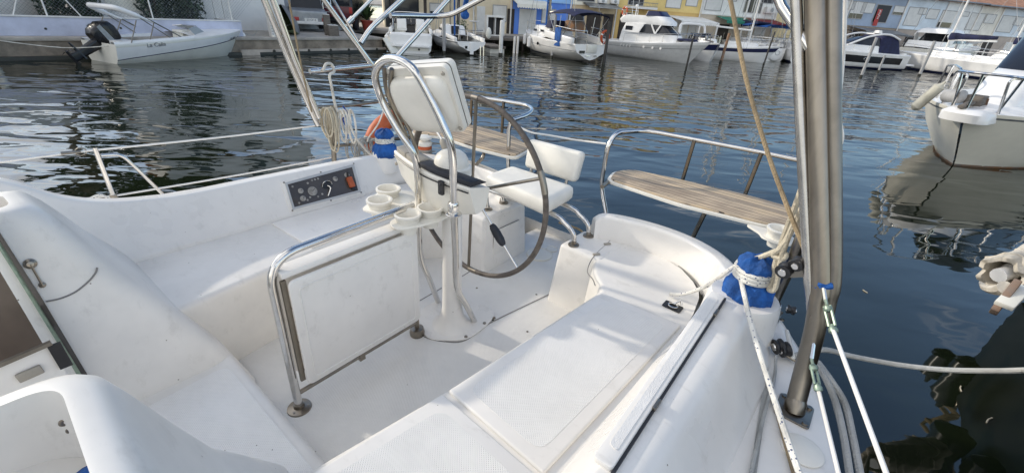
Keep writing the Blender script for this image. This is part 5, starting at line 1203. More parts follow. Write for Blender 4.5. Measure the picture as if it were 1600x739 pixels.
# stored boats ashore behind the left wall
stored(-2.9, -1.9, 5.2, 2.0, .25, 'white boat stored ashore behind the fence at the far left')
stored(.2, -2.3, 4.6, 1.9, .3, 'white boat stored ashore behind the fence above the folded speedboat canopy')
hut = empty('white_hut', qp(3.3, -2.3, QZ), math.atan2(QD.y, QD.x), 'small white hut with a wooden hatch behind the fence', 'hut')
mb = MB(); mb.box((0, 0, 1.2), (2.2, 1.6, 2.4)); mb.build('wall', M['white_r'], hut); mb = MB(); mb.box((0, -.1, 2.45), (2.5, 2.0, .12)); mb.build('roof', M['tin'], hut)
mb = MB(); mb.box((.2, -.82, .95), (1.1, .04, .5)); 
for k in range(3): mb.box((-.15+k*.33, -.85, .95), (.10, .02, .4))
mb.build('hatch', M['hullc'], hut)
wh = empty('white_house', qp(7.6, -7.4, QZ), math.atan2(QD.y, QD.x), 'white panelled house at the end of the lavender wall', 'house')
mb = MB(); mb.box((-1.0, -1.0, 2.6), (6.0, 6, 5.2)); mb.build('wall', M['white_r'], wh)
mb = MB(); mb.loft([[V((-4.3, -4.4, 5.2)), V((2.3, -4.4, 5.2))], [V((-4.3, -1, 6.6)), V((2.3, -1, 6.6))], [V((-4.3, 2.4, 5.2)), V((2.3, 2.4, 5.2))]]); mb.build('roof', M['tile'], wh)
for x in (-2.6, -.4):
    mb = MB(); mb.box((x, -4.02, 3.9), (1.0, .06, 1.2)); w_o = mb.build('window', M['white_p'], wh); mb = MB(); mb.box((x, -4.06, 3.9), (.8, .04, 1.0)); mb.build('pane', M['glass'], w_o)
gt = empty('panel_gate', qp(6.0, -1.6, QZ), math.atan2(QD.y, QD.x), 'tall white panelled gate standing behind the end of the lavender wall', 'gate')
mb = MB()
for k in range(6): mb.box((-1.0+k*.32, 0, 1.1), (.30, .05, 2.2))
mb.build('gate_boards', M['shut'], gt); mb = MB()
for z in (.3, 1.9): mb.box((-.2, .05, z), (1.9, .05, .09))
mb.bar((-.6, -.04, .2), (-.1, -.04, 2.0), .05, .03, V((0, 1, 0))); mb.build('gate_rails', M['white_p'], gt)
cbx = empty('meter_column', qp(7.72, -.35, QZ), math.atan2(QD.y, QD.x), 'narrow white column with a grey scale down its edge at the quay edge', 'column')
mb = MB(); mb.box((0, 0, 1.3), (.34, .3, 2.6)); mb.build('column_body', M['white_p'], cbx, bevel=.01)
mb = MB()
for k in range(24): mb.box((-.12, -.155, .1+k*.1), (.08, .012, .02))
mb.build('scale_marks', M['tin'], cbx)
mb = MB(); 
for x in (-.15, .15): mb.ball((x, -.25, .03), .07, .07, .05)
mb.build('column_feet', M['hullc'], cbx)
for s_, w_, lab in ((2.0, .75, 'dark green clipped hedge behind the wire fence, left of the white hut'), (4.7, .95, 'dark green clipped hedge behind the wire fence, right of the white hut')):
    root = empty('hedge', qp(s_, -1.25, QZ), math.atan2(QD.y, QD.x), lab, 'hedge'); mb = MB(); mb.tube([V((-w_*.5, 0, 0)), V((-w_*.5, 0, 1.2))], .04, 6); mb.tube([V((w_*.5, 0, 0)), V((w_*.5, 0, 1.2))], .04, 6); mb.build('stems', M['bark'], root); mb = MB(); leafcloud(mb, (0, 0, 1.0), w_*1.1, .45, 1.15, 2600, .07, .2); mb.build('foliage', M['leafd'], root, flat=True, weld=False)
# jeep, van, dinghy, palm, posts on the quay ------------------------------------------------
def wheel(parent, x, y, r, w, name='wheel'):
    mb = MB(); mb.lathe([(r*.6, -w/2), (r*.95, -w/2), (r, -w*.3), (r, w*.3), (r*.95, w/2), (r*.6, w/2)], (x, y, r), V((0, 1, 0)), 20); o = mb.build(name, M['rubber'], parent)
    mb = MB(); mb.lathe([(r*.6, -w*.42), (r*.25, -w*.5), (.001, -w*.5)], (x, y, r), V((0, 1, 0)), 16); mb.lathe([(r*.6, w*.42), (r*.25, w*.5), (.001, w*.5)], (x, y, r), V((0, 1, 0)), 16); mb.build('rim', M['tin'], o)
jp = (wz(455, 52, QZ)+wz(512, 52, QZ))/2; hq = math.atan2(-QN.y, -QN.x)                      # tail to the water
jeep = empty('small_pickup', V((-9.98, 22.4, QZ)), math.atan2(.93, -.52), 'small open jeep with a grey load box and red rear lights on the quay', 'jeep')
layer('body', [(-.1, 3.0, .74, .42, .2, .05), (-.1, 3.05, .76, .8, .25, .05), (.9, 3.0, .74, .98, .3, .05)], 'tin', jeep)
mb = MB(); mb.box((-.02, 0, .62), (.12, 1.44, .52)); mb.box((.5, .72, .66), (1.1, .05, .48)); mb.box((.5, -.72, .66), (1.1, .05, .48)); mb.build('load_box', M['tin'], jeep, bevel=.01)
mb = MB(); mb.box((-.10, 0, .40), (.1, 1.5, .12)); mb.build('bumper', M['white_p'], jeep, bevel=.01)
for y in (-.6, .6): mb = MB(); mb.box((-.13, y, .55), (.05, .22, .15)); mb.build('rear_light', M['red'], jeep, bevel=.01)
mb = MB(); mb.box((-.12, -.02, .53), (.03, .56, .13)); pl_ = mb.build('number_plate', M['white_p'], jeep); text_obj(jeep, '23 CF 4', .12, (-.137, -.02, .487), (0, -1, 0), (0, 0, 1), 'plastic_b')
layer('windscreen', [(1.05, 1.15, .64, .98, .05, .02), (1.3, 1.38, .58, 1.48, .05, .02)], 'hullw', jeep); layer('roll_frame', [(1.0, 1.12, .68, .96, .04, .02), (1.22, 1.3, .62, 1.54, .04, .02)], 'plastic_b', jeep)
for x in (.45, 2.4):
    for y in (-.66, .66): wheel(jeep, x, y, .29, .18)
M['red_d'] = mat('dark_red_paint', (.10, .012, .02), .3, var=.1)
van = empty('parked_van', V((-9.85, 25.0, QZ)), math.atan2(.98, -.10), 'dark red and black van with a ladder on its rear door on the quay', 'van')
layer('body', [(0, 4.4, .88, .35, .3, .12), (0, 4.5, .93, .6, .4, .12), (0, 4.4, .93, 1.15, .5, .12), (.08, 3.6, .86, 1.75, .6, .12), (.15, 3.3, .80, 1.92, .5, .12)], 'blk', van)
mb = MB(); mb.box((-.004, -.42, 1.42), (.03, .72, .55)); mb.box((-.004, .42, 1.42), (.03, .72, .55)); mb.build('rear_window', M['smoke'], van, bevel=.02)
mb = MB(); mb.box((-.012, 0, .86), (.03, 1.78, .5)); mb.build('tailgate', M['red_d'], van, bevel=.02)
for y in (-.82, .82): mb = MB(); mb.box((-.02, y, .95), (.05, .16, .28)); mb.build('rear_light', M['red'], van, bevel=.01)
mb = MB()
for y in (.12, .52): mb.tube([V((-.06, y, .75)), V((-.06, y, 1.6)), V((.08, y, 1.96))], .022, 8)
for k in range(5): mb.tube([V((-.06, .12, .82+k*.2)), V((-.06, .52, .82+k*.2))], .018, 8)
mb.build('ladder', M['steel'], van)
mb = MB(); mb.box((-.05, 0, .42), (.12, 1.8, .2)); mb.build('bumper', M['blk'], van, bevel=.03)
for y in (-1.05,): mb = MB(); mb.box((3.0, y, 1.25), (.14, .2, .22)); mb.build('door_mirror', M['blk'], van, bevel=.03)
for x in (.8, 3.6):
    for y in (-.82, .82): wheel(van, x, y, .33, .2)
dg_ = empty('dinghy', V((-10.35, 20.5, QZ+.40)), math.atan2(-.1, 1), 'green and grey dinghy propped on its side on the quay beside the jeep', 'dinghy'); dg_.rotation_euler = (math.radians(68), math.radians(8), math.radians(110))
h = MB(); h.loft(hull_secs(2.4, 1.1, .38, .5, .15)); M['pale_green'] = mat('pale_green_paint', (.20, .27, .14), .6, var=.2); h.build('hull', M['pale_green'], dg_); h = MB(); h.loft(deck_secs(2.4, 1.1, .38, .5)); h.build('cover', M['tin'], dg_)
tarp = empty('tarpaulin', V((-11.6, 25.6, QZ)), .6, 'grey tarpaulin covering a stored boat behind the jeep', 'tarpaulin'); layer('tarp_cloth', [(-1.6, 1.6, 1.3, 0, .3, .3), (-1.5, 1.5, 1.2, 1.4, .5, .5), (-1.3, 1.3, .7, 2.3, .5, .5), (-1.2, 1.2, .1, 2.6, .05, .05)], 'tin', tarp)
pp_ = wz(578, 47, QZ); palm = empty('potted_palm', V((-8.72, 26.5, QZ)), 0, 'bushy palm in a red pot on the quay by the van', 'potted palm')
mb = MB(); mb.lathe([(.2, 0), (.3, .42), (.33, .44), (.33, .5), (.28, .5), (.001, .46)], (0, 0, 0), seg=20); mb.build('pot', M['pot'], palm); mb = MB()
for k in range(60):
    an = random.uniform(0, 6.3); el = random.uniform(.5, 1.4); Lf = random.uniform(.7, 1.3); d = V((math.cos(an)*math.cos(el), math.sin(an)*math.cos(el), math.sin(el))); s_ = V((-math.sin(an), math.cos(an), 0)); q0 = V((0, 0, .5)); q1 = q0+d*Lf*.6; q2 = q0+d*Lf+V((0, 0, -Lf*.35*math.cos(el)))
    mb.add([q0-s_*.02, q0+s_*.02, q1+s_*.07, q1-s_*.07, q2], [(0, 1, 2, 3), (3, 2, 4)])
mb.build('fronds', M['leafg'], palm, flat=True, weld=False)
for k, (x_, y_, h_, w_, lab) in enumerate([(513, 55.5, .82, .26, 'taller square timber bollard with a white top at the quay edge'), (521, 56.5, .42, .42, 'short square timber block at the foot of the taller bollard')]):
    q = wz(x_, y_, QZ); b_ = empty('bollard', q, .6, lab, 'bollard'); mb = MB(); mb.box((0, 0, h_/2), (w_, w_, h_)); mb.build('post', M['wood_g'], b_, bevel=.02); mb = MB(); mb.box((0, 0, h_+.012), (w_*.9, w_*.9, .02)); mb.build('cap', M['white_p'], b_)
fd = empty('hanging_fender', qp(-.1, .22, .18), 0, 'white fender hanging from a rope on the quay wall at the far left', 'fender'); fender(fd, V((0, 0, .38)), .42, .085, 'hullc', 'fender_body'); mb = MB(); mb.tube(crom([V((0, 0, .40)), V((-.05, -.1, .5)), V((-.22, -.17, .52))], 4), .014, 6); mb.build('lanyard', M['rope_p'], fd)
M['clear'] = mat('clear_screen', (.35, .38, .38), .1, var=0)
# ---- 1: speedboat moored along the left quay ------------------------------------------------
s0, b0 = wz(158, 97, 0), wz(349, 80, 0)
L = 4.75; B = 1.9; fs, fb_ = .55, .84
sp = boat('speedboat', V((-12.55, 13.75, 0)), V((-10.85, 17.9, 0)), 'small white speedboat with a black outboard and a folded cream canopy by the left quay', 'speedboat', L)
kw = dict(rake=.13, tr=.88, flare=.30, pw=2.6, sheer=1.1)
hull_build(sp, L, B, fs, fb_, 'hullc', **kw)
stripe(sp, L, B, fs, fb_, .98, lambda t: lerp(.22, .80, t**.8), 'hullw', 0, .97, 'white_topsides', **kw)
stripe(sp, L, B, fs, fb_, lambda t: lerp(.22, .80, t**.8), lambda t: lerp(.18, .765, t**.8), 'navy_g', 0, .97, 'navy_pinstripe', **kw)
mb = MB(); mb.loft(deck_secs(L, B, fs, fb_, t0=.45, camber=.14, **kw)); mb.build('foredeck', M['hullw'], sp)
mb = MB()
for sd_ in (0, 1):
    s = hull_secs(L, B, fs, fb_, **kw); rows = []
    for i, q in enumerate(s):
        t = (i/16)**.9
        if t <= .52: a, c = (q[0], q[-1]) if not sd_ else (q[-1], q[0]); rows.append([a, lerp(a, c, .02)+V((0, 0, .06)), lerp(a, c, .12)+V((0, 0, .05)), lerp(a, c, .14)-V((0, 0, .35))])
    mb.loft(rows)
mb.build('gunwale', M['hullw'], sp)
mb = MB(); mb.box((-L*.22, 0, .2), (L*.5, B*.72, .06)); mb.build('cockpit_sole', M['hullc'], sp)
layer('aft_seat', [(-L*.46, -L*.36, B*.34, .2, .08, .08), (-L*.46, -L*.36, B*.34, .62, .08, .08)], 'hullw', sp); layer('helm_console', [(-.1, .35, .28, .2, .08, .05), (-.05, .35, .26, .85, .1, .05)], 'hullc', sp)
mb = MB(); 
for sg in (1, -1): mb.loft([[V((.15, sg*.70, .66)), V((.65, sg*.45, .76))], [V((-.05, sg*.66, .92)), V((.40, sg*.38, .98))]])
mb.loft([[V((.65, .45, .76)), V((.65, -.45, .76))], [V((.40, .38, .98)), V((.40, -.38, .98))]]); mb.build('windscreen', M['clear'], sp)
mb = MB(); mb.tube([V((.15, .70, .66)), V((-.05, .66, .92)), V((.40, .38, .98)), V((.40, -.38, .98)), V((-.05, -.66, .92)), V((.15, -.70, .66))], .012, 6); mb.build('screen_frame', M['steel'], sp)
for sg in (1, -1):
    mb = MB(); y = sg*.86
    mb.tube([V((-.30, y, .60)), V((-1.30, y*.95, 1.22))], .018, 8); mb.tube([V((-.70, y, .60)), V((-1.55, y*.95, 1.28))], .014, 8); mb.tube([V((-1.95, y, .58)), V((-1.62, y*.95, 1.18))], .016, 8); mb.tube([V((-1.45, y, .58)), V((-1.15, y*.95, 1.12))], .016, 8); mb.build('canopy_frame', M['alu'], sp)
mb = MB(); a_ = V((-1.15, 0, 1.12)); e_ = V((-2.0, 0, 1.50)); pth = []
for sg in (1, -1):
    q_ = [a_+V((0, sg*.80, 0)), lerp(a_, e_, .5)+V((0, sg*.80, 0)), e_+V((0, sg*.66, 0))]; pth += q_ if sg > 0 else q_[::-1]
pth = fillet(pth, .15, 5); mb.tube(pth, [.03+.045*min(1, min(k, len(pth)-1-k)/4) for k in range(len(pth))], 12); mb.build('folded_canopy', M['hullw'], sp, angle=70)
outboard(sp, (-L/2-.10, 0, .40), 1.25, 'blk', math.radians(62))
mb = MB(); mb.ball((L/2-.05, -.02, .62), .10, .1, .12); mb.build('bow_fender', M['hullw'], sp)
hb_ = hull_secs(L, B, fs, fb_, **kw)
def side_text(root, Ld, kwd, txt, size, t, zf, m, sg=-1, off=.02):
    s = hull_secs(*Ld, **kwd); N = len(s)-1; i = min(N-1, int((t**(1/.9))*N)); a, b = s[i], s[i+1]
    pa_, pb_ = (a[1], b[1]) if sg > 0 else (a[-2], b[-2]); h = a[0].z; p = V((pa_.x, pa_.y, h*zf)); 
    lo = a[3] if sg > 0 else a[-4]; u = (h*zf-lo.z)/(pa_.z-lo.z); p = lerp(lo, pa_, u) if u > 0 else lo
    xd = (pb_-pa_)*(1 if sg < 0 else -1); zd = (pa_-lo); n = xd.normalized().cross(zd.normalized()); return text_obj(root, txt, size, p+n*off, xd, zd, m)
LD = (L, B, fs, fb_)
side_text(sp, LD, kw, 'La Calia', .17, .27, .78, 'tin'); side_text(sp, LD, kw, 'SE-L 0862', .10, .84, .74, 'tin')
mb = MB(); mb.tube(crom([V((L/2-.1, 0, .72)), V((L/2+.4, -.0, .62)), V((L/2+1.0, .45, .75))], 5), .012, 6); mb.build('bow_line', M['rope_g'], sp)
mb = MB(); mb.tube(crom([V((-L/2+.1, -.6, .5)), V((-L/2-.8, .1, .42)), V((-L/2-2.0, .62, .62))], 5), .012, 6); mb.build('stern_line', M['rope_p'], sp)

# ---- 2: cabin cruiser, stern towards us -----------------------------------------------------
L, B, fs, fb_ = 5.6, 2.05, .78, 1.0
c1 = wz(643, 84, 0); b1 = boat('cabin_cruiser', c1, c1+V((-.22, .97, 0)), 'white cabin cruiser showing its stern and two seats, first boat right of the quay', 'motorboat', L)
kw = dict(tr=.93, flare=.16); hull_build(b1, L, B, fs, fb_, **kw)
mb = MB(); mb.loft(deck_secs(L, B, fs, fb_, t0=.5, camber=.25, **kw)); mb.build('foredeck', M['hullw'], b1)
layer('engine_cover', [(-L/2-.22, -L/2+.5, .88, .30, .2, .1), (-L/2-.22, -L/2+.5, .86, .36, .2, .1)], 'hullw', b1)
layer('transom_locker', [(-L/2-.02, -L/2+.45, .96, .36, .1, .15), (-L/2+.08, -L/2+.45, .94, .86, .1, .15)], 'hullw', b1, bevel=.03)
mb = MB()
for sg in (1, -1): mb.box((-.9, sg*.94, .92), (2.7, .14, .2))
mb.build('cockpit_side', M['hullw'], b1, bevel=.04)
mb = MB(); mb.box((-.9, 0, .45), (3.0, 1.8, .05)); mb.build('cockpit_sole', M['hullc'], b1)
mb = MB(); mb.box((.45, 0, .9), (.06, 1.7, .8)); mb.build('cabin_bulkhead', M['hullc'], b1); mb = MB(); mb.box((.41, .05, .85), (.03, .5, .7)); mb.build('cabin_door', M['smoke'], b1)
for y, sc in ((.42, 1.0), (-.45, .9)):
    mb = MB(); mb.lathe([(.12, 0), (.1, .4), (.1, .42)], (-1.4, y, .47), seg=12); st_ = mb.build('helm_chair', M['hullc'], b1, bevel=.01); mb = MB(); mb.box((-1.4, y, .95), (.42, .46, .12)); mb.box((-1.60, y, 1.2), (.12, .44*sc, .46)); mb.build('chair_back', M['hullw'], st_, bevel=.05, seg=3)
layer('windscreen', [(.1, 1.25, .86, 1.12, .4, .05), (.3, .95, .72, 1.55, .35, .05)], 'smoke', b1); mb = MB(); mb.tube(crom([V((.0, .9, 1.05)), V((.1, .86, 1.55)), V((.1, .6, 1.66)), V((.1, -.6, 1.66)), V((.1, -.86, 1.55)), V((.0, -.9, 1.05))], 4), .02, 8); mb.tube([V((.1, 0, 1.66)), V((.15, 0, 1.1))], .014, 6); mb.build('screen_frame', M['steel'], b1)
mb = MB(); mb.box((-L/2-.01, 0, .18), (.03, 1.6, .12)); mb.build('exhaust_strip', M['hullc'], b1); 
for y in (.25, -.35): mb = MB(); mb.lathe([(.05, 0), (.05, .015), (.001, .015)], (-L/2-.02, y, .19), V((-1, 0, 0)), 12); mb.build('drain', M['dstone'], b1)
for sg in (1, -1): rail(b1, [V((-1.6, sg*.96, 1.02)), V((-.4, sg*.97, 1.03)), V((.6, sg*.92, 1.06))], .12, .013, mid=False)
fender(b1, (-.8, 1.1, .75), .5, .1); fender(b1, (-2.2, 1.12, .72), .5, .1)
gp = empty('gangway', wz(612, 70, .35), 0, 'white gangway board hanging at the corner of the quay beside the cabin cruiser', 'gangway'); mb = MB(); mb.bar(V((-.25, .1, .25)), V((.22, -.25, -.35)), .42, .07, QN); mb.build('board', M['hullc'], gp, bevel=.01)

# ---- mooring piles --------------------------------------------------------------------------
def pile(x, y, h, r, m, label, lean=(0, 0), cap=None):
    p = wz(x, y, 0); o = empty('mooring_pile', (p.x, p.y, 0), 0, label, 'mooring pile', 'mooring piles between the boats'); mb = MB(); mb.tube([V((0, 0, -1)), V((lean[0]*.4, lean[1]*.4, h*.4)), V((lean[0], lean[1], h))], [r, r*.98, r*.92], 12); mb.build('shaft', M[m], o)
    mb = MB(); mb.lathe([(r*1.04, -.30), (r*1.04, .02)], (0, 0, .1), seg=12); mb.build('tide_mark', M['dstone'], o)
    if cap: mb = MB(); mb.lathe([(r*.93, 0), (r*.8, .05), (.001, .08)], (lean[0], lean[1], h), seg=12); mb.build('top', M[cap], o)
    return o
pile(694, 84, 1.75, .085, 'pile_g', 'grey mooring pile between the cabin cruiser and the small sailboat')
pile(782, 87, 1.55, .10, 'white_p', 'white mooring pile with a pointed top right of the small sailboat', cap='white_p')
pile(862, 91, 2.0, .07, 'pile_g', 'grey mooring pile standing before the side of the sailboat with the blue bimini')
pile(943, 101, 1.9, .08, 'pile_d', 'dark mooring pile against the stern of the sailboat with the blue bimini')
pile(1072, 108, 1.4, .05, 'pile_d', 'thin dark mooring pile under the bow of the flybridge yacht')
pile(1126, 98, 1.65, .085, 'pile_r', 'rust stained mooring pile right of the flybridge yacht', (.1, .05))
pile(1193, 101, 1.9, .05, 'pile_d', 'thin dark mooring pile beside the small round white stern', (.15, .1))
pile(1345, 121, 2.0, .075, 'pile_g', 'grey mooring pile before the motor yacht with the navy cockpit cover')
pile(1372, 113, 1.0, .06, 'pile_g', 'short grey mooring pile beside the swim platform with navy cover above')
pile(1436, 119, 2.0, .085, 'pile_g', 'grey mooring pile before the side of the hardtop motor yacht')
pile(1476, 110, 1.85, .085, 'pile_g', 'grey mooring pile nearest the bow of the hardtop motor yacht')
for x, lab in ((803, 'left white support post under the dark dock by the blue house'), (808, 'right white support post under the dark dock by the blue house')):
    p = wz(x, 84, 0); o = empty('dock_post', (p.x, p.y, 0), 0, lab, 'post'); mb = MB(); mb.tube([V((0, 0, -1)), V((0, 0, .85))], .06, 10); mb.build('shaft', M['white_p'], o)

# ---- 3: small sailboat, stern towards us ----------------------------------------------------
def mast(parent, x, h, r=.05, z0=.9, boom=None, cover='blue', m='alu', spread=True, stays=(), bx=-1):
    mb = MB(); mb.tube([V((x, 0, z0)), V((x, 0, z0+h))], r, 10); o = mb.build('mast', M[m], parent)
    if boom:
        mb = MB(); mb.tube([V((x, 0, z0+.75)), V((x-boom, 0, z0+.85))], r*.9, 8); bo = mb.build('boom', M[m], o)
        if cover:
            mb = MB(); secs = []
            for k in range(9):
                u = k/8; c = V((x+.05-boom*1.0*u, 0, z0+.92+.08*u)); a = lerp(.26, .10, u**.7)*(1+.1*math.sin(k*2.3)); secs.append([c+V((0, a*.62*math.cos(t), a*math.sin(t)+.05)) for t in [j*PI/5 for j in range(10)]])
            mb.loft(secs, closed=True, cap=True); mb.build('sail_cover', M[cover], bo, angle=80)
    if spread:
        for f_ in (.45, .75): mb = MB(); mb.tube([V((x, -.75, z0+h*f_)), V((x, .75, z0+h*f_))], .018, 6); mb.build('spreader', M[m], o)
    if stays:
        mb = MB()
        for s in stays: mb.tube([V((x, 0, z0+h*.97)), V(s)], .011, 4)
        mb.build('rigging', M['tin'], o)
    return o
L, B, fs, fb_ = 5.4, 1.95, .62, .85
c1 = wz(735, 87, 0); sb = boat('sailboat', c1+V((.05, 0, 0)), c1+V((-.42, .9, 0)), 'small white sailboat with a dark waterline, rounded stern and a blue sail bag', 'sailboat', L)
kw = dict(tr=.74, flare=.22, pw=2.0, mid=.5, draft=.2, rnd=1, lift=.16); hull_build(sb, L, B, fs, fb_, **kw)
stripe(sb, L, B, fs, fb_, .2, -.05, 'blk', 0, 1, 'waterline', **kw); stripe(sb, L, B, fs, fb_, .93, .86, 'tin', 0, 1, 'rubbing_strake', **kw)
mb = MB(); mb.loft(deck_secs(L, B, fs, fb_, t0=.38, camber=.12, **kw)); mb.build('deck', M['hullw'], sb)
layer('coachroof', [(-.3, 1.5, .62, .74, .4, .1, .6), (-.2, 1.35, .55, 1.15, .4, .08, .6), (-.15, 1.2, .48, 1.2, .4, .08, .6)], 'hullw', sb)
mb = MB(); mb.box((-.27, 0, .92), (.05, .42, .5)); mb.build('companionway', M['smoke'], sb)
for sg in (1, -1):
    mb = MB(); mb.box((.4, sg*.585, .98), (.4, .02, .12), None); mb.build('cabin_window', M['smoke'], sb, bevel=.008)
    mb = MB(); mb.bar(V((-2.5, sg*.72, .68)), V((-.3, sg*.72, .82)), .12, .18); mb.build('cockpit_coaming', M['hullw'], sb, bevel=.03)
mb = MB(); mb.box((-1.4, 0, .4), (2.3, 1.3, .05)); mb.build('cockpit_sole', M['hullc'], sb)
mast(sb, .5, 6.5, .045, .95, None, stays=[(2.65, 0, .86), (-2.5, .5, .62), (-2.5, -.5, .62), (.45, .85, .75), (.45, -.85, .75)])
mb = MB(); mb.tube(crom([V((-2.3, -.15, 3.2)), V((-1.6, -.1, 2.35)), V((-1.5, -.08, 1.9)), V((-1.55, -.08, 1.55))], 5), [.02]+[.12]*10+[.2, .22, .2, .17, .1], 12); mb.build('sail_bag', M['blue'], sb, angle=70)
mb = MB(); mb.tube([V((-1.5, .45, .8)), V((-1.6, .5, 3.8))], .045, 8); mb.build('furled_sail', M['blue'], sb)
rail(sb, [V((-2.6, .62, .68)), V((-2.65, .2, .66)), V((-2.65, -.2, .66)), V((-2.6, -.62, .68))], .45, .014)
mb = MB(); mb.ball((-2.6, -.92, 1.02), .10, .14, .26); mb.build('horseshoe_float', M['hullc'], sb)
mb = MB(); mb.box((-L/2-.03, .0, .3), (.05, .18, .5)); mb.build('rudder_mount', M['hullw'], sb); mb = MB(); 
for y in (-.45, -.62): mb.tube([V((-L/2-.03, y, .45)), V((-L/2-.06, y, -.2))], .018, 6)
mb.build('boarding_ladder', M['steel'], sb)
mb = MB(); mb.box((-L/2-.005, .28, .36), (.03, .12, .12)); mb.build('engine_outlet', M['blk'], sb)
dj = wz(766, 82, 0); jt = empty('floating_pontoon', (dj.x, dj.y+.6, .18), .4, 'short grey floating pontoon right of the small sailboat', 'pontoon'); mb = MB(); mb.box((0, 0, .10), (.9, 2.2, .12)); mb.build('deck_boards', M['wood_g'], jt, bevel=.02); mb = MB(); mb.box((0, 0, -.12), (.8, 2.0, .3)); mb.build('float', M['hullc'], jt)
# dock furniture between small sailboat and blue house
tb = V((-1.9, 29.0, .6)); tab_ = empty('white_cabinet', tb, .3, 'white open fronted cabinet on the dock before the cream house', 'cabinet'); mb = MB()
for x in (-.5, .5): mb.box((x, 0, .55), (.1, .5, 1.1))
mb.box((0, 0, 1.08), (1.1, .55, .10)); mb.box((0, 0, .06), (1.1, .5, .08)); mb.box((0, 0, .55), (.05, .4, 1.0)); mb.build('frame', M['white_p'], tab_); mb = MB(); mb.box((0, .2, .57), (.95, .05, .95)); mb.build('back', M['dark_gap'], tab_)
tb = V((-3.1, 28.6, .6)); st2 = empty('plant_stand', tb, 0, 'small round white table with red flowers beside the cabinet', 'plant stand'); mb = MB(); mb.lathe([(.2, 0), (.05, .05), (.05, .7), (.3, .74), (.3, .78), (.001, .78)], (0, 0, 0), seg=16); mb.build('table', M['white_p'], st2)
mb = MB(); leafcloud(mb, (-.7, 0, .5), .4, .4, .35, 260, .05, .1); mb.build('flowers', M['leafg'], st2, flat=True, weld=False)
dk_ = empty('timber_dock', V((0, 0, 0)), 0, 'dark timber dock on stilts between the cabin cruiser and the blue house', 'dock'); mb = MB(); mb.prism([fp(2, 5.6, .5), fp(11.5, 5.6, .5), fp(11.5, 3.2, .5), fp(2, 3.2, .5)], (0, 0, .14)); mb.build('planking', M['wood_g'], dk_, bevel=.01); mb = MB()
for k in range(6): mb.tube([fp(2.4+k*1.75, 5.3, -1), fp(2.4+k*1.75, 5.3, .5)], .07, 8)
mb.build('stilts', M['darkwood'], dk_)

# ---- 4: larger sailboat with blue bimini ----------------------------------------------------
L, B, fs, fb_ = 6.6, 2.45, .85, 1.12
st_, bo_ = wz(921, 99, 0), wz(843, 82, 0)
s4 = boat('sailboat', st_, bo_+(bo_-st_)*.25, 'white sailboat with a navy bimini and an orange lifebuoy on its stern rail', 'sailboat', L)
kw = dict(tr=.80, flare=.20, pw=2.1, mid=.45, draft=.25, rnd=1, lift=.16); hull_build(s4, L, B, fs, fb_, **kw)
stripe(s4, L, B, fs, fb_, .16, .06, 'navy_g', 0, 1, 'waterline', **kw); stripe(s4, L, B, fs, fb_, .62, .60, 'tin', 0, 1, 'pinstripe', **kw)
mb = MB(); mb.loft(deck_secs(L, B, fs, fb_, t0=.36, camber=.1, **kw)); mb.build('deck', M['hullw'], s4)
layer('coachroof', [(-.5, 2.1, .85, .95, .7, .1, .5), (-.45, 1.9, .72, 1.38, .7, .1, .5), (-.4, 1.7, .62, 1.44, .6, .1, .5)], 'hullw', s4)
for sg in (1, -1):
    mb = MB(); mb.bar(V((-3.1, sg*.98, .92)), V((-.5, sg*.98, 1.12)), .2, .34); mb.build('cockpit_coaming', M['hullw'], s4, bevel=.06, seg=3)
    for x in (.2, 1.0): mb = MB(); mb.box((x, sg*(.80-.05*x), 1.2), (.34, .02, .11)); mb.build('cabin_window', M['smoke'], s4, bevel=.005)
    mb = MB(); mb.lathe([(.08, 0), (.08, .02), (.001, .02)], (-.2, sg*1.235, .60), V((0, sg, 0)), 14); mb.build('porthole', M['smoke'], s4)
mb = MB(); mb.box((-1.8, 0, .5), (2.6, 1.8, .05)); mb.build('cockpit_sole', M['hullc'], s4)
mb = MB(); mb.box((-L/2-.04, 0, .66), (.04, .60, .38)); mb.build('transom_recess', M['hullc'], s4, bevel=.03); mb = MB(); mb.box((-L/2-.03, .55, .5), (.04, .3, .12)); mb.build('transom_vent', M['blk'], s4)
for y in (.2, -.25): mb = MB(); mb.bar(V((-L/2-.06, y-.12, .33)), V((-L/2-.06, y+.12, .33)), .03, .03); mb.build('transom_handle', M['steel'], s4)
mast(s4, .9, 8, .07, 1.35, 2.6, None, 'alu', stays=[(L/2-.1, 0, 1.1), (-L/2, .9, .9), (-L/2, -.9, .9), (.7, 1.15, 1.0), (.7, -1.15, 1.0)])
mb = MB(); mb.tube([V((.95, .12, 1.4)), V((.95, .12, 8))], .05, 8); mb.build('furled_jib', M['blue'], s4)
mb = MB(); secs = []
for k in range(7): x = lerp(-3.1, -.7, k/6); zc = 2.02+.14*math.sin(PI*k/6); secs.append([V((x, 1.05*math.cos(t), zc+.20*math.sin(t)-(.25 if k in (0, 6) else 0)*0)) for t in [j*PI/8 for j in range(9)]])
mb.loft(secs); mb.loft([[p-V((0, 0, .02)) for p in q] for q in secs]); mb.build('bimini', M['navy'], s4)
mb = MB()
for x0, x1 in ((-3.0, -2.2), (-.8, -1.5), (-1.9, -1.8)):
    for sg in (1, -1): mb.tube([V((x0, sg*1.04, 2.02)), V((x1, sg*1.02, 1.15))], .015, 6)
mb.build('bimini_frame', M['steel'], s4)
layer('sprayhood', [(-.7, .1, .8, 1.4, .3, .1), (-.7, -.1, .72, 1.75, .3, .1)], 'navy', s4)
rail(s4, [V((-1.6, 1.1, 1.0)), V((-3.2, .98, .9)), V((-3.3, .35, .88))], .55); rail(s4, [V((-1.6, -1.1, 1.0)), V((-3.2, -.98, .9)), V((-3.3, -.35, .88))], .55)
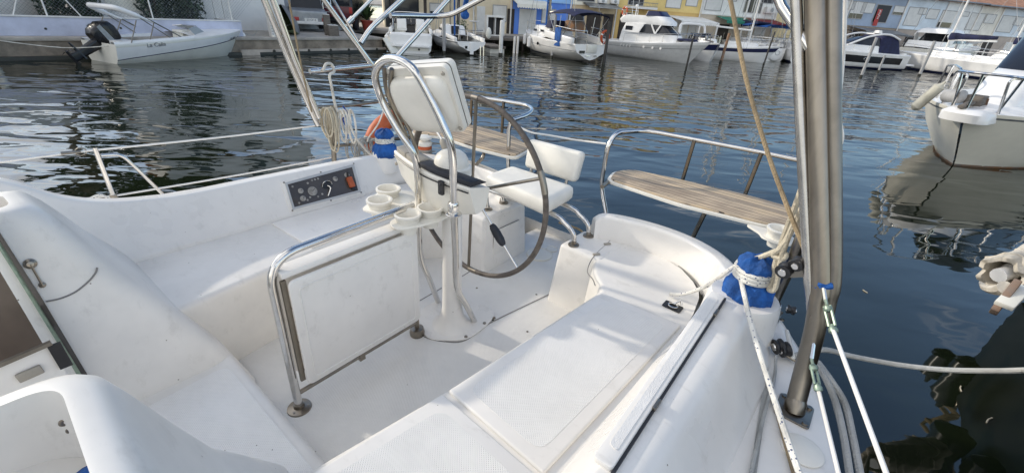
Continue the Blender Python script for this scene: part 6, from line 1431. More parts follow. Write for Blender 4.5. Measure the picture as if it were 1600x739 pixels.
rail(s4, rim_pts(L, B, fs, fb_, (.5, .65, .8, .93), 1, **kw), .55, .011); rail(s4, rim_pts(L, B, fs, fb_, (.5, .65, .8, .93), -1, **kw), .55, .011)
mb = MB(); mb.loft([[V((-2.55+.02*math.sin(k*1.3), .93+.02*math.cos(k), 1.5)), V((-2.6, .99, 1.1)), V((-2.62, 1.03, .62))] for k in range(2)]) if False else mb.box((-1.9, 1.12, 1.05), (.5, .06, .85)); mb.build('blue_cloth', M['blue'], s4, bevel=.02)
ring_buoy(s4, (-3.32, -.72, 1.2), .27, .06, (1, .2, 0))
for t_, k in ((.62, 0), (.78, 1)): 
    p = rim_pts(L, B, fs, fb_, (t_,), 1, -.1, **kw)[0]; fender(s4, p-V((0, 0, .1)), .55, .10)
mb = MB(); mb.box((-1.2, -.3, 1.55), (.9, .7, .5)); mb.build('wicker_box', M['pile_r'], s4, bevel=.08)
mb = MB(); mb.tube([V((-.9, .6, 1.1)), V((-.95, .62, 1.55))], [.09, .02], 8); mb.build('yellow_flag', mat('yellow_cloth', (.6, .35, .06), .8), s4)

# ---- 5: flybridge yacht ---------------------------------------------------------------------
L, B, fs, fb_ = 7.3, 2.7, .95, 1.42
y5 = boat('flybridge_yacht', wz(956, 84, 0)+V((-.35, .5, 0)), wz(1062, 98, 0), 'white flybridge motor yacht with silver topsides and a navy foredeck cushion', 'motor yacht', L)
M['silver'] = mat('silver_grey_topsides', (.62, .62, .61), .3, var=.06)
y5.scale = (.85, .85, .85)
kw = dict(rake=.16, tr=.92, flare=.30, pw=2.2, mid=.4); hull_build(y5, L, B, fs, fb_, 'silver', **kw)
stripe(y5, L, B, fs, fb_, 1.0, .86, 'hullw', 0, 1, 'gunwale_band', **kw); stripe(y5, L, B, fs, fb_, .70, .675, 'tin', 0, 1, 'pinstripe', **kw)
mb = MB(); mb.loft(deck_secs(L, B, fs, fb_, camber=.08, **kw)); mb.build('deck', M['hullw'], y5)
layer('deckhouse', [(-2.6, 1.9, 1.10, 1.0, .8, .15, .55), (-2.5, 1.45, 1.06, 1.62, .7, .12, .6)], 'hullw', y5)
layer('window_band', [(-1.1, 1.42, 1.055, 1.62, .6, .1, .6), (-.9, .62, .97, 2.16, .5, .1, .7)], 'smoke', y5)
layer('aft_house', [(-2.5, -1.05, 1.06, 1.6, .1, .1), (-2.3, -.75, .98, 2.17, .1, .1)], 'hullw', y5)
mb = MB(); mb.box((-1.9, -1.045, 1.85), (.55, .02, .26)); mb.box((-1.9, 1.045, 1.85), (.55, .02, .26)); mb.build('side_window', M['smoke'], y5)
mb = MB()
for sg in (1, -1):
    mb.bar(V((.15, sg*1.02, 1.62)), V((-.25, sg*.985, 2.18)), .09, .05, V((0, 1, 0))); mb.bar(V((.15, sg*1.02, 1.62)), V((.42, sg*.92, 2.18)), .09, .05, V((0, 1, 0)))
mb.tube([V((1.35, .02, 1.64)), V((.6, .02, 2.17))], .035, 6); mb.build('window_pillars', M['hullw'], y5)
layer('flybridge', [(-2.75, .9, 1.02, 2.16, .5, .35, .7), (-2.9, .85, 1.08, 2.36, .5, .4, .7), (-2.6, .35, 1.0, 2.68, .5, .3, .7)], 'hullw', y5, angle=50)
layer('fly_screen', [(-.9, .32, .92, 2.68, .4, .1, .7), (-.8, -.05, .84, 2.98, .35, .1, .7)], 'navy_g', y5)
layer('foredeck_cushion', [(1.55, 2.7, .62, 1.36, .3, .1, .7), (1.6, 2.6, .58, 1.47, .3, .1, .7)], 'navy', y5)
rail(y5, rim_pts(L, B, fs, fb_, (.22, .36, .5, .62, .74, .86, .95, .985), 1, .05, **kw), .52, .016, mid=False); rail(y5, rim_pts(L, B, fs, fb_, (.22, .36, .5, .62, .74, .86, .95, .985), -1, .05, **kw), .52, .016, mid=False)
rail(y5, [V((-2.6, -.95, 2.6)), V((-2.8, -.5, 2.6)), V((-2.8, .5, 2.6)), V((-2.6, .95, 2.6))], .35, .014)
ring_buoy(y5, (-2.55, -.9, 2.85), .25, .055, (.3, 1, 0))
for x in (-.35, .3, .85):
    mb = MB()
    for sg in (1, -1): p = rim_pts(L, B, fs, fb_, (.5+x/L,), sg, 0, **kw)[0]; mb.lathe([(.075, 0), (.075, .02), (.001, .02)], V((p.x, p.y*.965, .78)), V((0, sg, 0)), 14)
    mb.build('porthole', M['hullw'], y5)
for k in range(4):
    p = rim_pts(L, B, fs, fb_, (.20+.035*k,), -1, 0, **kw)[0]; mb = MB(); mb.bar(V((p.x, p.y*1.0-.004, .66)), V((p.x+.05, p.y-.004, .82)), .05, .03, V((0, 1, 0))); mb.build('vent', M['hullw'], y5)
mb = MB(); mb.tube([V((-2.3, -.3, 2.65)), V((-2.45, -.3, 4.6))], .014, 5); mb.tube([V((-2.3, .4, 2.65)), V((-2.4, .4, 4.9))], .014, 5); mb.build('antenna', M['white_p'], y5)
mb = MB(); mb.lathe([(.03, 0), (.03, .5), (.10, .52), (.12, .6), (.06, .68), (.001, .7)], (-2.2, 0, 2.65), seg=14); mb.build('radar', M['white_p'], y5)
text_obj(y5, 'Thalassa', .16, (-2.3, -1.075, 2.30), (1, 0, 0), (0, 0, 1), 'tin') if False else None
mb = MB(); mb.box((L/2-.25, 0, fb_+.08), (.5, .3, .06)); mb.box((L/2+.02, 0, fb_+.02), (.25, .12, .1)); mb.build('bow_roller', M['steel'], y5)
mb = MB(); mb.ball((L/2-.35, -.05, fb_+.2), .10, .1, .16); mb.build('anchor_windlass', M['tin'], y5)

# ---- 6..: boats further along the row -------------------------------------------------------
def motor(x0y0, x1y1, L, B, fs, fb_, label, parts, name='motorboat', cat='motorboat', hm='hullw', **kw):
    a = wz(*x0y0, 0); b = wz(*x1y1, 0); r = boat(name, a, b, label, cat, L); hull_build(r, L, B, fs, fb_, hm, **kw)
    mb = MB(); mb.loft(deck_secs(L, B, fs, fb_, camber=.1, **kw)); mb.build('deck', M['hullw'], r); parts(r, L, B, fs, fb_, kw); return r
def pA(r, L, B, fs, fb_, kw):
    stripe(r, L, B, fs, fb_, .92, .62, 'navy_g', 0, 1, 'navy_band', **kw)
    layer('cuddy', [(-.4, 1.5, .7, fs, .5, .1, .6), (-.3, 1.2, .6, fs+.42, .5, .1, .6)], 'hullw', r); layer('windscreen', [(-.5, .7, .72, fs+.3, .4, .05, .7), (-.5, .35, .6, fs+.65, .3, .05, .7)], 'smoke', r)
    mb = MB(); mb.tube(crom([V((-1.2, .9, fs)), V((-1.5, .88, fs+.9)), V((-1.55, .6, fs+1.12)), V((-1.55, -.6, fs+1.12)), V((-1.5, -.88, fs+.9)), V((-1.2, -.9, fs))], 5), .075, 10); mb.build('targa_arch', M['hullw'], r)
    rail(r, rim_pts(L, B, fs, fb_, (.55, .7, .85, .96), -1, **kw), .4, .013, mid=False); rail(r, rim_pts(L, B, fs, fb_, (.55, .7, .85, .96), 1, **kw), .4, .013, mid=False)
motor((1066, 88), (1098, 95), 4.0, 1.8, .85, 1.1, 'white motorboat with a navy band and white arch behind the flybridge yacht', pA, flare=.28, rake=.14)
def pB(r, L, B, fs, fb_, kw):
    stripe(r, L, B, fs, fb_, .9, .66, 'navy_g', 0, 1, 'navy_band', **kw); layer('cabin', [(-1.2, 1.2, .75, fs, .6, .2, .6), (-1.0, .8, .62, fs+.35, .5, .2, .6)], 'hullw', r)
    rail(r, rim_pts(L, B, fs, fb_, (.3, .5, .7, .85, .96), -1, **kw), .4, .013); rail(r, rim_pts(L, B, fs, fb_, (.3, .5, .7, .85, .96), 1, **kw), .4, .013)
    mast(r, .3, 8, .06, fs+.3, 2.2, None, 'white_p', stays=[(L/2, 0, fb_), (-L/2, 0, fs), (.2, .9, fs), (.2, -.9, fs)])
motor((1098, 90), (1152, 95), 4.5, 1.8, .8, 1.05, 'white sailboat with a navy hull band behind the rust stained pile', pB, 'sailboat', 'sailboat', flare=.3, rake=.16)
def sail_std(cover, bim, cloth=True):
    def f(r, L, B, fs, fb_, kw):
        layer('coachroof', [(-.6, 1.9, .75, fs, .7, .1, .5), (-.5, 1.6, .62, fs+.42, .7, .1, .5)], 'hullw', r); stripe(r, L, B, fs, fb_, .16, -.05, 'navy_g', 0, 1, 'waterline', **kw)
        mast(r, .8, 8.5, .065, fs+.4, 2.7, cover, 'white_p', stays=[(L/2, 0, fb_), (-L/2, .6, fs), (-L/2, -.6, fs), (.6, 1.0, fs), (.6, -1.0, fs)])
        rail(r, [V((-1.6, 1.0, fs)), V((-L/2+.1, .8, fs)), V((-L/2, 0, fs)), V((-L/2+.1, -.8, fs)), V((-1.6, -1.0, fs))], .6, .014)
        rail(r, rim_pts(L, B, fs, fb_, (.4, .6, .8, .96), -1, **kw), .55, .011); rail(r, rim_pts(L, B, fs, fb_, (.4, .6, .8, .96), 1, **kw), .55, .011)
        for sg in (1, -1): mb = MB(); mb.bar(V((-L/2+.3, sg*.8, fs+.1)), V((-.6, sg*.8, fs+.22)), .18, .28); mb.build('cockpit_coaming', M['hullw'], r, bevel=.05)
        if bim:
            mb = MB(); secs = [[V((x, 1.0*math.cos(t), fs+1.25+.18*math.sin(t))) for t in [j*PI/8 for j in range(9)]] for x in (-2.6, -1.7, -.8)]; mb.loft(secs); mb.loft([[p-V((0, 0, .02)) for p in q] for q in secs]); mb.build('bimini', M[bim], r)
            for x in (-2.5, -.9):
                for sg in (1, -1): mb = MB(); mb.tube([V((x, sg*.99, fs+1.25)), V((-1.7, sg*.98, fs+.1))], .014, 6); mb.build('bimini_leg', M['steel'], r)
    return f
def pC(r, L, B, fs, fb_, kw):
    sail_std('navy', 'blue')(r, L, B, fs, fb_, kw); mb = MB(); mb.ball((-L/2-.06, 0, fs*.5), .10, .62, .42, 18, 10); mb.build('rounded_stern', M['hullw'], r)
    mb = MB(); mb.tube([V((-L/2-.17, .2*math.cos(t), .55+.14*math.sin(t))) for t in [k*2*PI/12 for k in range(12)]], .012, 5, True); mb.build('stern_hatch', M['tin'], r)
motor((1208, 96), (1150, 87), 6.0, 2.3, .85, 1.05, 'white sailboat with a small round stern and a bright blue bimini', pC, 'sailboat', 'sailboat', tr=.7)
motor((1252, 100), (1214, 90), 6.0, 2.2, .9, 1.1, 'white sailboat with a navy boom cover just left of the arch post', sail_std('navy', 'navy'), 'sailboat', 'sailboat', tr=.75)
def pD(r, L, B, fs, fb_, kw):
    # sports cruiser with black hull panel and navy cover
    stripe(r, L, B, fs, fb_, .78, .36, 'blk', .04, .93, 'dark_hull_panel', **kw); stripe(r, L, B, fs, fb_, .16, -.05, 'navy_g', 0, 1, 'waterline', **kw)
    for sg in (1, -1):
        p = rim_pts(L, B, fs, fb_, (.5,), sg, 0, **kw)[0]; mb = MB(); mb.tube([V((p.x+.14*math.cos(t), p.y*.985+.02*sg, .6*fs+.02+.08*math.sin(t))) for t in [k*2*PI/14 for k in range(14)]], .014, 6, True); mb.build('porthole', M['steel'], r)
    layer('cabin', [(-1.2, 2.6, 1.05, fs-.1, .9, .3, .4), (-1.1, 2.0, .95, fs+.45, .8, .3, .45)], 'hullw', r)
    layer('windscreen', [(-1.3, 1.2, .96, fs+.42, .6, .1, .6), (-1.6, .1, .82, fs+.95, .4, .1, .75)], 'smoke', r)
    mb = MB()
    for sg in (1, -1): mb.tube(crom([V((1.4, sg*.85, fs+.42)), V((0, sg*.92, fs+1.0)), V((-1.3, sg*.98, fs+1.18)), V((-2.3, sg*1.0, fs+.9))], 5), .06, 8)
    mb.tube([V((-1.4, .97, fs+1.16)), V((-1.4, -.97, fs+1.16))], .06, 8); mb.build('radar_arch', M['hullw'], r)
    layer('cockpit_cover', [(-2.9, -1.0, 1.0, fs+.0, .2, .3), (-2.4, -1.0, .94, fs+.95, .2, .3), (-2.2, -1.1, .8, fs+1.1, .2, .3)], 'navy', r)
    mb = MB(); mb.box((-L/2-.28, 0, .36), (.7, B*.9, .12)); mb.build('swim_platform', M['hullw'], r, bevel=.04); layer('transom', [(-L/2-.02, -L/2+.5, B*.44, .4, .1, .2), (-L/2+.25, -L/2+.6, B*.43, fs+.12, .1, .2)], 'hullw', r)
    mb = MB(); mb.tube([V((-L/2-.3, .3, .42)), V((-L/2-.1, .3, .9)), V((-L/2-.1, .0, .9)), V((-L/2-.3, .0, .42))], .018, 6); mb.build('stern_rail', M['steel'], r)
    layer('radar', [(-1.55, -1.2, .25, fs+1.22, .1, .1), (-1.5, -1.25, .2, fs+1.4, .1, .1)], 'white_p', r); rail(r, rim_pts(L, B, fs, fb_, (.5, .65, .8, .95), -1, **kw), .4, .013); rail(r, rim_pts(L, B, fs, fb_, (.5, .65, .8, .95), 1, **kw), .4, .013)
motor((1390, 108), (1300, 103), 7.0, 2.5, .98, 1.15, 'white sports cruiser with a black hull panel and a navy cockpit cover', pD, 'sports_cruiser', 'motor yacht', tr=.93, flare=.2)
def pE(r, L, B, fs, fb_, kw):
    stripe(r, L, B, fs, fb_, .70, .68, 'tin', 0, 1, 'pinstripe', **kw); stripe(r, L, B, fs, fb_, .14, -.05, 'navy_g', 0, 1, 'waterline', **kw)
    layer('deckhouse', [(-4.0, 3.6, 1.35, fs-.05, 1.2, .2, .4), (-3.9, 2.6, 1.25, fs+.55, 1.1, .2, .5)], 'hullw', r); layer('window_band', [(-2.6, 2.0, 1.22, fs+.5, 1.0, .3, .55), (-2.2, .5, 1.08, fs+1.15, .8, .3, .7)], 'smoke', r)
    layer('hardtop', [(-3.6, .5, 1.12, fs+1.12, .7, .4, .7), (-3.5, .2, 1.0, fs+1.38, .7, .4, .7), (-3.0, -.4, .8, fs+1.5, .6, .4, .7)], 'hullw', r, angle=60)
    for sg in (1, -1):
        mb = MB(); mb.bar(V((-1.0, sg*1.23, fs+.55)), V((-1.5, sg*1.12, fs+1.15)), .14, .05, V((0, 1, 0))); mb.build('window_pillar', M['hullw'], r)
        mb = MB(); mb.bar(V((-2.6, sg*1.25, fs+.5)), V((-3.3, sg*1.1, fs+1.15)), .5, .05, V((0, 1, 0))); mb.build('aft_pillar', M['hullw'], r)
    rail(r, rim_pts(L, B, fs, fb_, (.35, .5, .62, .74, .86, .95, .985), -1, **kw), .5, .018); rail(r, rim_pts(L, B, fs, fb_, (.35, .5, .62, .74, .86, .95, .985), 1, **kw), .5, .018)
    for x in (-.1, .16, .3):
        for sg in (1, -1): p = rim_pts(L, B, fs, fb_, (.5+x,), sg, 0, **kw)[0]; mb = MB(); mb.box((p.x, p.y*.985, fs*.8), (.32, .05, .09)); mb.build('porthole', M['smoke'], r, bevel=.01)
motor((1416, 104), (1524, 106), 10.0, 3.2, 1.35, 1.75, 'long white hardtop motor yacht, bow to the right, before the pale blue house', pE, 'motor_yacht', 'motor yacht', 'hullc', tr=.94, flare=.25, rake=.12)
p1_, p2_ = wd(1460, 90, 44), wd(1560, 92, 44)
def s_at(x, n, z): return min((abs(proj(fp(k*.1, n, z))[0]-x), k*.1) for k in range(0, 760))[1]
def berth(x, L, B, cover, bim, lab, n0=4.6, turn=0, **kw):
    s = s_at(x, n0+L*.35, 3.0); a = fp(s, n0+L, 0); d = -FN*math.cos(turn)+FD*math.sin(turn); r = boat('sailboat', a, a+d, lab, 'sailboat', L); fs, fb_ = .95, 1.15
    hull_build(r, L, B, fs, fb_, 'hullw', **kw); mb = MB(); mb.loft(deck_secs(L, B, fs, fb_, camber=.1, **kw)); mb.build('deck', M['hullw'], r); sail_std(cover, bim)(r, L, B, fs, fb_, kw); return r
berth(1484, 8.0, 2.6, 'navy', None, 'white sailboat with a navy boom cover moored beyond the hardtop motor yacht', tr=.75)
berth(1585, 8.0, 2.6, 'navy', None, 'white sailboat with a navy boom cover at the far right, beyond the big bow', tr=.75)
berth(1640, 8.0, 2.6, 'blue', None, 'white sailboat with a blue boom cover at the frame edge, beyond the big bow', tr=.75)
for (a_, b_, LL, cv, bm, lab) in [((1182, 94), (1150, 84), 6.2, 'navy', 'blue', 'white sailboat with a bright blue bimini tucked behind the rust stained pile'), ((1236, 97), (1205, 87), 6.2, 'blue', None, 'white sailboat with a bright blue boom cover, left of the arch post'), ((1302, 101), (1282, 92), 6.5, 'navy', 'navy', 'white sailboat with a navy bimini directly behind the arch post')]:
    motor(a_, b_, LL, 2.3, .88, 1.08, lab, sail_std(cv, bm), 'sailboat', 'sailboat', tr=.75, rnd=1, lift=.1)
# ---- big motor cruiser on the right ---------------------------------------------------------
L, B, fs, fb_ = 9.2, 3.3, 1.0, 1.08
bw = wz(1490, 258, 0); dirb = V((-.84, -.545, 0)).normalized()
bc = boat('motor_cruiser', bw-dirb*9.55, bw, 'big white motor cruiser at the right, its bow with rails and two fenders pointing left', 'motor cruiser', L)
bc.location = bw - dirb*(L/2-1.02)
kw = dict(rake=.112, tr=.92, flare=.32, pw=2.5, mid=.45, sheer=1.4, chine=.18); M['creamh'] = mat('cream_cruiser_hull', (.86, .82, .70), .25, var=.06, scale=1.3)
hull_build(bc, L, B, fs, fb_, 'creamh', **kw)
stripe(bc, L, B, fs, fb_, .945, .915, 'tin', 0, 1, 'rubbing_strake', **kw); stripe(bc, L, B, fs, fb_, .035, -.05, 'pile_r', 0, 1, 'waterline', **kw)
mb = MB(); mb.loft(deck_secs(L, B, fs, fb_, camber=.16, **kw)); mb.build('deck', M['hullw'], bc)
layer('deckhouse', [(-3.6, 3.7, 1.22, fs+.02, 1.4, .2, .25), (-3.5, 3.1, 1.12, fs+.58, 1.2, .2, .3), (-3.4, 2.6, 1.02, fs+.74, 1.0, .2, .35)], 'hullw', bc, angle=60)
layer('windscreen', [(-2.4, 2.5, 1.05, fs+.70, .9, .1, .4), (-2.5, 1.15, .95, fs+1.55, .7, .1, .55)], 'smoke', bc); layer('canopy', [(-3.5, 1.28, .99, fs+1.53, .7, .2, .55), (-3.3, .7, .86, fs+2.0, .7, .2, .6)], 'plastic_b', bc, angle=60)
mb = MB(); mb.tube([V((2.3, .35, fs+.78)), V((1.5, .3, fs+1.36))], .018, 6); mb.tube([V((1.9, .5, fs+1.06)), V((1.35, .1, fs+1.42))], .02, 6); mb.build('wiper', M['plastic_b'], bc)
for sg in (1, -1):
    mb = MB(); mb.lathe([(.19, 0), (.19, .02), (.001, .03)], (1.9, sg*1.03, fs+.32), V((.25, sg, .25)), 20, .5, 1.6); mb.build('cabin_port', M['smoke'], bc)
for sg in (1, -1):
    R_ = rim_pts(L, B, fs, fb_, (.60, .72, .82, .885), sg, .12, **kw); mb = MB(); mb.tube(fillet([R_[3], R_[3]+V((-.1, 0, .62)), R_[2]+V((-.2, 0, .66)), R_[1]+V((0, 0, .62)), R_[0]+V((0, 0, .6)), R_[0]], .14, 5), .022, 8); mb.tube([R_[2], R_[2]+V((-.12, 0, .65))], .02, 8); mb.tube([R_[1], R_[1]+V((0, 0, .62))], .02, 8); mb.build('side_rail', M['steel'], bc)
    R_ = rim_pts(L, B, fs, fb_, (.90, .945), sg, .06, **kw); mb = MB(); mb.tube(fillet([R_[0], R_[0]+V((.1, 0, .6)), R_[1]+V((.2, -.05*sg, .60)), R_[1]], .12, 5), .022, 8); mb.build('bow_rail', M['steel'], bc)
x_ = L/2
mb = MB(); mb.tube(crom([V((x_-.75, -.42, fb_+.60)), V((x_-.25, -.38, fb_+.62)), V((x_+.02, 0, fb_+.63)), V((x_-.25, .38, fb_+.62)), V((x_-.75, .42, fb_+.60))], 6), .022, 8); mb.tube([V((x_-.03, 0, fb_)), V((x_+.02, 0, fb_+.63))], .02, 8); mb.tube([V((x_-.5, .3, fb_)), V((x_-.45, .40, fb_+.6))], .02, 8); mb.tube([V((x_-.5, -.3, fb_)), V((x_-.45, -.40, fb_+.6))], .02, 8); mb.build('pulpit', M['steel'], bc)
layer('anchor_plinth', [(x_-1.0, x_+.12, .34, fb_-.16, .3, .1), (x_-1.0, x_+.16, .33, fb_-.02, .3, .1), (x_-.9, x_+.05, .24, fb_+.05, .25, .1)], 'hullw', bc, angle=60)
mb = MB(); mb.bar(V((x_-.6, -.1, fb_+.12)), V((x_+.1, -.05, fb_+.08)), .10, .06); mb.box((x_-.75, -.1, fb_+.14), (.3, .24, .2)); mb.build('windlass', M['wood_g'], bc, bevel=.02)
mb = MB(); mb.loft([[V((x_-.98, -.05, .98)), V((x_-.80, -.05, 1.28))], [V((x_-.98, .05, .98)), V((x_-.80, .05, 1.28))]]); mb.box((x_-.50, 0, .98), (.12, .1, .3), None); mb.build('anchor', M['pile_r'], bc)
side_text(bc, (L, B, fs, fb_), kw, 'Anne', .30, .78, .70, 'plastic_b', 1, .03)
mb = MB(); pf = rim_pts(L, B, fs, fb_, (.90,), -1, -.06, **kw)[0]; M['fend'] = mat('weathered_fender', (.50, .48, .40), .6, var=.2)
fender(bc, pf+V((.05, 0, .34)), .58, .095, 'fend', tilt=(.15, -.42, -.9)); fender(bc, pf+V((.15, .12, .16)), .42, .12, 'pile_g', tilt=(.45, .75, .08))
mb = MB(); mb.tube(crom([V((x_-.7, -.3, fb_+.1)), V((x_-1.6, 1.55, .95)), V((x_-2.6, 3.4, .75))], 5), .02, 6); mb.build('mooring_warp', M['blk'], bc)

# ---- dark hulled neighbour moored alongside, just past the right edge; a rolled sail juts from its rail --------
nb = empty('neighbouring_yacht', (0, 0, 0), 0, 'dark hulled yacht at the right edge, a rolled cream sail jutting from its rail', 'yacht')
L, B, fs, fb_ = 9.0, 2.9, 1.2, 1.35
nb.location = wor(4.50, 4.9-L/2, 0); nb.rotation_euler = (0, 0, math.atan2(-AX.y, -AX.x))
kw = dict(tr=.90, flare=.12, rake=.12, pw=2.0); M['dbrown'] = mat('dark_brown_hull', (.022, .017, .012), .45, var=.4, scale=2)
hull_build(nb, L, B, fs, fb_, 'dbrown', **kw)
mb = MB(); mb.loft(deck_secs(L, B, fs, fb_, **kw)); mb.build('deck', M['hullw'], nb)
# jib roll and bow fitting in the neighbour's own frame
def nbp(p): return nb.matrix_basis.inverted() @ V(p)
bpy.context.view_layer.update()
ja, jb_ = wor(*pr(1562, 430, 2.42)), wor(*pr(1668, 392, 2.75))
mb = MB(); A_, B_ = nbp(ja), nbp(jb_); d = (B_-A_); n_ = d.normalized(); f = frame(n_); secs = []
for k in range(13):
    u = k/12; c = A_+d*1.25*u; r = .112+.006*math.sin(k*1.7); secs.append([c+f @ V((.02*math.sin(j*1.3+k), (r+.010*math.sin(5*t+k*.6)+.006*math.sin(9*t-k))*math.cos(t), (r+.010*math.sin(5*t+k*.6))*math.sin(t)*1.1)) for j, t in enumerate([q*2*PI/36 for q in range(36)])])
mb.loft(secs, closed=True); inner = [[lerp(p, A_+d*1.25*k/12, .22) for p in s] for k, s in enumerate(secs)]; mb.loft([secs[0], inner[0]], closed=True); mb.loft(inner, closed=True)
for k in (1, 3, 6, 9): mb.tube(secs[k], .008, 6, True)
M['sailc'] = mat('rolled_sailcloth', (.66, .60, .50), .8, var=.2, scale=6, bump=.5, bscale=14); mb.build('rolled_sail', M['sailc'], nb, angle=70)
mb = MB(); mb.ball(A_+d*.16, .05, .05, .055); mb.tube(crom([A_-d*.02, A_+d*.4, A_+d*1.4], 3), .045, 10); mb.build('inner_roll', M['hullw'], nb)
q0, q1 = nbp(wor(*pr(1552, 488, 2.36))), nbp(wor(*pr(1590, 440, 2.42))); mb = MB(); mb.bar(q0, q1, .035, .05); mb.build('bow_timber', M['pile_r'], nb, bevel=.006)
q0, q1 = nbp(wor(*pr(1568, 478, 2.38))), nbp(wor(*pr(1598, 448, 2.46))); mb = MB(); mb.bar(q0, q1, .08, .03); mb.build('bow_plate', M['hullc'], nb, bevel=.006)
mb = MB(); mb.tube(crom([nbp(wor(*pr(1532, 441, 2.36))), nbp(wor(*pr(1540, 450, 2.36))), nbp(wor(*pr(1560, 453, 2.37))), nbp(wor(*pr(1572, 450, 2.38)))], 4), [.008+.003*k for k in range(13)], 8); mb.build('sail_flap', M['sailc'], nb)

for sg in (1, -1):
    pts = [V((x, sg*1.28, 1.2)) for x in (-4.2, -2.8, -1.4, 0, 1.4)]; mb = MB(); mb.tube([p+V((0, 0, .62)) for p in pts], .016, 6)
    for p in pts: mb.tube([p, p+V((0, 0, .62))], .016, 6)
    mb.build('guard_rail', M['steel_dull'], nb)
layer('dark_canopy', [(-3.9, -1.2, 1.1, 1.2, .4, .2, .9), (-3.7, -1.4, 1.0, 1.85, .4, .2, .9), (-3.4, -1.7, .7, 2.15, .4, .2, .9)], 'navy', nb)
for x, z, l, r in ((-4.3, 1.15, .45, .13), (-3.7, 1.0, .6, .10), (-2.9, 1.2, .5, .14), (-2.2, .95, .55, .10), (-1.3, 1.1, .5, .12)): fender(nb, V((x, -1.44-.9*r, z+.12)), l, r, 'blk')
for x in (-4.0, -3.3, -2.5, -1.7):
    mb = MB(); an = random.uniform(0, 6); mb.tube(crom([V((x+.16*math.cos(t+an)*random.uniform(.7, 1.2), -1.38+.07*math.sin(3*t), 1.5+.2*math.sin(t+an)*random.uniform(.7, 1.2))) for t in [k*PI/5 for k in range(30)]], 3), .022, 6); mb.build('rope_coil', M['rope_t'], nb)
EXPO = 0.40
# ================================================================ water
mw, nt, b = base_mat('harbour_water', (.009, .013, .006), .025)
b.inputs['IOR'].default_value = 1.5; b.inputs['Specular IOR Level'].default_value = 1.0
tc = nd(nt, 'ShaderNodeTexCoord')
def wave(scale, rot, sx, sy, det=2):
    mp = nd(nt, 'ShaderNodeMapping'); mp.inputs['Rotation'].default_value = (0, 0, rot); mp.inputs['Scale'].default_value = (sx, sy, 1); nt.links.new(tc.outputs['Object'], mp.inputs[0])
    n = nd(nt, 'ShaderNodeTexNoise'); n.inputs['Scale'].default_value = scale; n.inputs['Detail'].default_value = det; n.inputs['Roughness'].default_value = .5; n.inputs['Distortion'].default_value = .6
    nt.links.new(mp.outputs[0], n.inputs['Vector']); return n.outputs['Fac']
w1 = wave(.95, .35, .72, 1.5, 1); w2 = wave(3.4, -.2, .7, 1.5, 1); calm = wave(.16, 0, 1, 1, 1)
gd = nd(nt, 'ShaderNodeVectorMath', operation='DISTANCE'); gd.inputs[1].default_value = (4.0, 3.4, 0); nt.links.new(tc.outputs['Object'], gd.inputs[0])
gm = nd(nt, 'ShaderNodeMapRange'); gm.inputs[1].default_value = 2.5; gm.inputs[2].default_value = 8.5; gm.inputs[3].default_value = .3; gm.inputs[4].default_value = 1.0; nt.links.new(gd.outputs['Value'], gm.inputs[0])
a1 = nd(nt, 'ShaderNodeMath', operation='MULTIPLY_ADD'); a1.inputs[1].default_value = .11; nt.links.new(w2, a1.inputs[0]); nt.links.new(w1, a1.inputs[2])
cm = nd(nt, 'ShaderNodeMapRange'); cm.inputs[1].default_value = .35; cm.inputs[2].default_value = .65; cm.inputs[3].default_value = .32; cm.inputs[4].default_value = .66; nt.links.new(calm, cm.inputs[0])
bp = nd(nt, 'ShaderNodeBump'); bp.inputs['Distance'].default_value = .14
cmu = nd(nt, 'ShaderNodeMath', operation='MULTIPLY'); nt.links.new(cm.outputs[0], cmu.inputs[0]); nt.links.new(gm.outputs[0], cmu.inputs[1]); nt.links.new(cmu.outputs[0], bp.inputs['Strength']); nt.links.new(a1.outputs[0], bp.inputs['Height']); nt.links.new(bp.outputs[0], b.inputs['Normal'])
mb = MB(); mb.add([V((x, y, 0)) for x, y in [(-900, -900), (900, -900), (900, 900), (-900, 900)]], [(0, 1, 2, 3)])
tag(mb.build('water', mw), kind='structure')
# ================================================================ world, sun, camera
SUN_EL = math.radians(24)
sd = (-RX*math.cos(math.radians(14)) - AX*math.sin(math.radians(14)))      # horizontal direction towards the sun
sun_az = math.atan2(sd.x, sd.y)                                            # clockwise from +Y
sdir = V((sd.x*math.cos(SUN_EL), sd.y*math.cos(SUN_EL), math.sin(SUN_EL)))
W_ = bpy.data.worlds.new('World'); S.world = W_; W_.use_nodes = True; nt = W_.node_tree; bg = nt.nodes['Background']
sky = nd(nt, 'ShaderNodeTexSky'); sky.sky_type = 'NISHITA'; sky.sun_disc = False; sky.sun_elevation = SUN_EL; sky.sun_rotation = sun_az
sky.air_density = 1.0; sky.dust_density = .4; sky.ozone_density = 2.2
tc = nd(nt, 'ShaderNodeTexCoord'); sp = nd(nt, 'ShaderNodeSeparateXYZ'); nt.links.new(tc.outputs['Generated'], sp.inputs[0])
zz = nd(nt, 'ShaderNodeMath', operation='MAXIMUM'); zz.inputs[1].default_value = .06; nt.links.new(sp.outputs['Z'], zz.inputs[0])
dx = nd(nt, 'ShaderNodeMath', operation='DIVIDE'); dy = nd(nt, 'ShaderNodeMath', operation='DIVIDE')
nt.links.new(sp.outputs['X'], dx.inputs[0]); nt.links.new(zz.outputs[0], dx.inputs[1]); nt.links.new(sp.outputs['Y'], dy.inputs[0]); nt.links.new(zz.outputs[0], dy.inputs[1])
cb = nd(nt, 'ShaderNodeCombineXYZ'); nt.links.new(dx.outputs[0], cb.inputs[0]); nt.links.new(dy.outputs[0], cb.inputs[1])
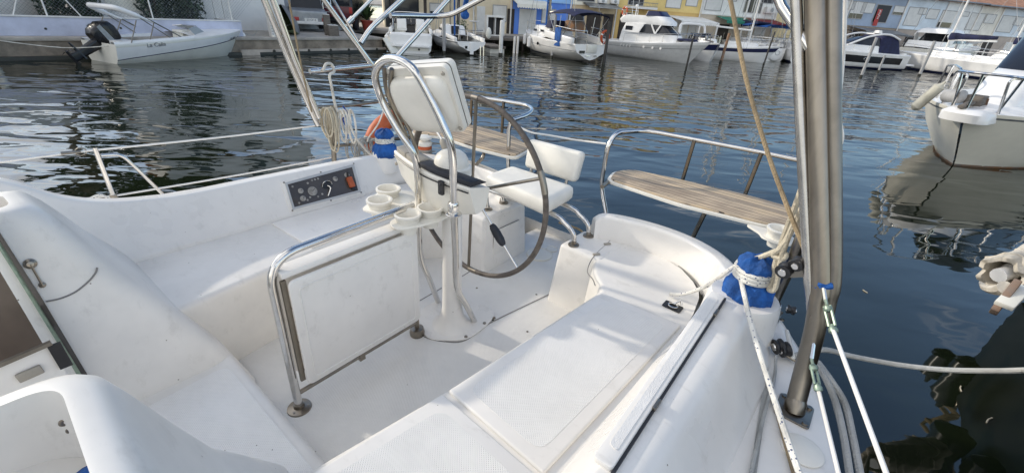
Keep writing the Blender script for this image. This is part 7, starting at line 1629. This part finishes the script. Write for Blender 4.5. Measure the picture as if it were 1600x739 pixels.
cn = nd(nt, 'ShaderNodeTexNoise'); cn.inputs['Scale'].default_value = 1.25; cn.inputs['Detail'].default_value = 7; cn.inputs['Roughness'].default_value = .58; cn.inputs['Distortion'].default_value = .4
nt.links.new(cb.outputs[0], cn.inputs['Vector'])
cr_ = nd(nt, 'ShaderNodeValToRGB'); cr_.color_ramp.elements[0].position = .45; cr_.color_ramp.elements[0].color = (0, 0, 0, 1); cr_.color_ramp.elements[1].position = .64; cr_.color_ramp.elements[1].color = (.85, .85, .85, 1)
cs2 = nd(nt, 'ShaderNodeMath', operation='MULTIPLY_ADD'); cs2.inputs[1].default_value = -.12; nt.links.new(sp.outputs['X'], cs2.inputs[0]); nt.links.new(cn.outputs['Fac'], cs2.inputs[2]); cs3 = nd(nt, 'ShaderNodeMath', operation='MULTIPLY_ADD'); cs3.inputs[1].default_value = -.11; nt.links.new(sp.outputs['Y'], cs3.inputs[0]); nt.links.new(cs2.outputs[0], cs3.inputs[2]); nt.links.new(cs3.outputs[0], cr_.inputs[0])  # extra cloud to the left; cloud behind the camera added to brighten facades
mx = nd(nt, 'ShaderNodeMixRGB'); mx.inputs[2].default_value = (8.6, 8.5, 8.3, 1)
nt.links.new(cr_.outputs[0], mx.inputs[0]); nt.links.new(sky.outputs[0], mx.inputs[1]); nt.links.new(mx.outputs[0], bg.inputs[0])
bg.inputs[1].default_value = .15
sl = bpy.data.lights.new('sun', 'SUN'); sl.energy = 2.0; sl.angle = math.radians(1.4); sl.color = (1, .91, .77)
so = bpy.data.objects.new('sun', sl); COL.objects.link(so); so.rotation_euler = sdir.to_track_quat('Z', 'Y').to_euler()
cd = bpy.data.cameras.new('camera'); co = bpy.data.objects.new('camera', cd); COL.objects.link(co)
cd.sensor_width = 36; cd.lens = F/1600*36; cd.clip_start = .05; cd.clip_end = 3000
co.matrix_world = Matrix.Translation(CAM) @ Matrix((rt, up, -fw)).transposed().to_4x4()
S.camera = co
S.view_settings.view_transform = 'Standard'; S.view_settings.look = 'None'; S.view_settings.exposure = EXPO; S.view_settings.gamma = 1
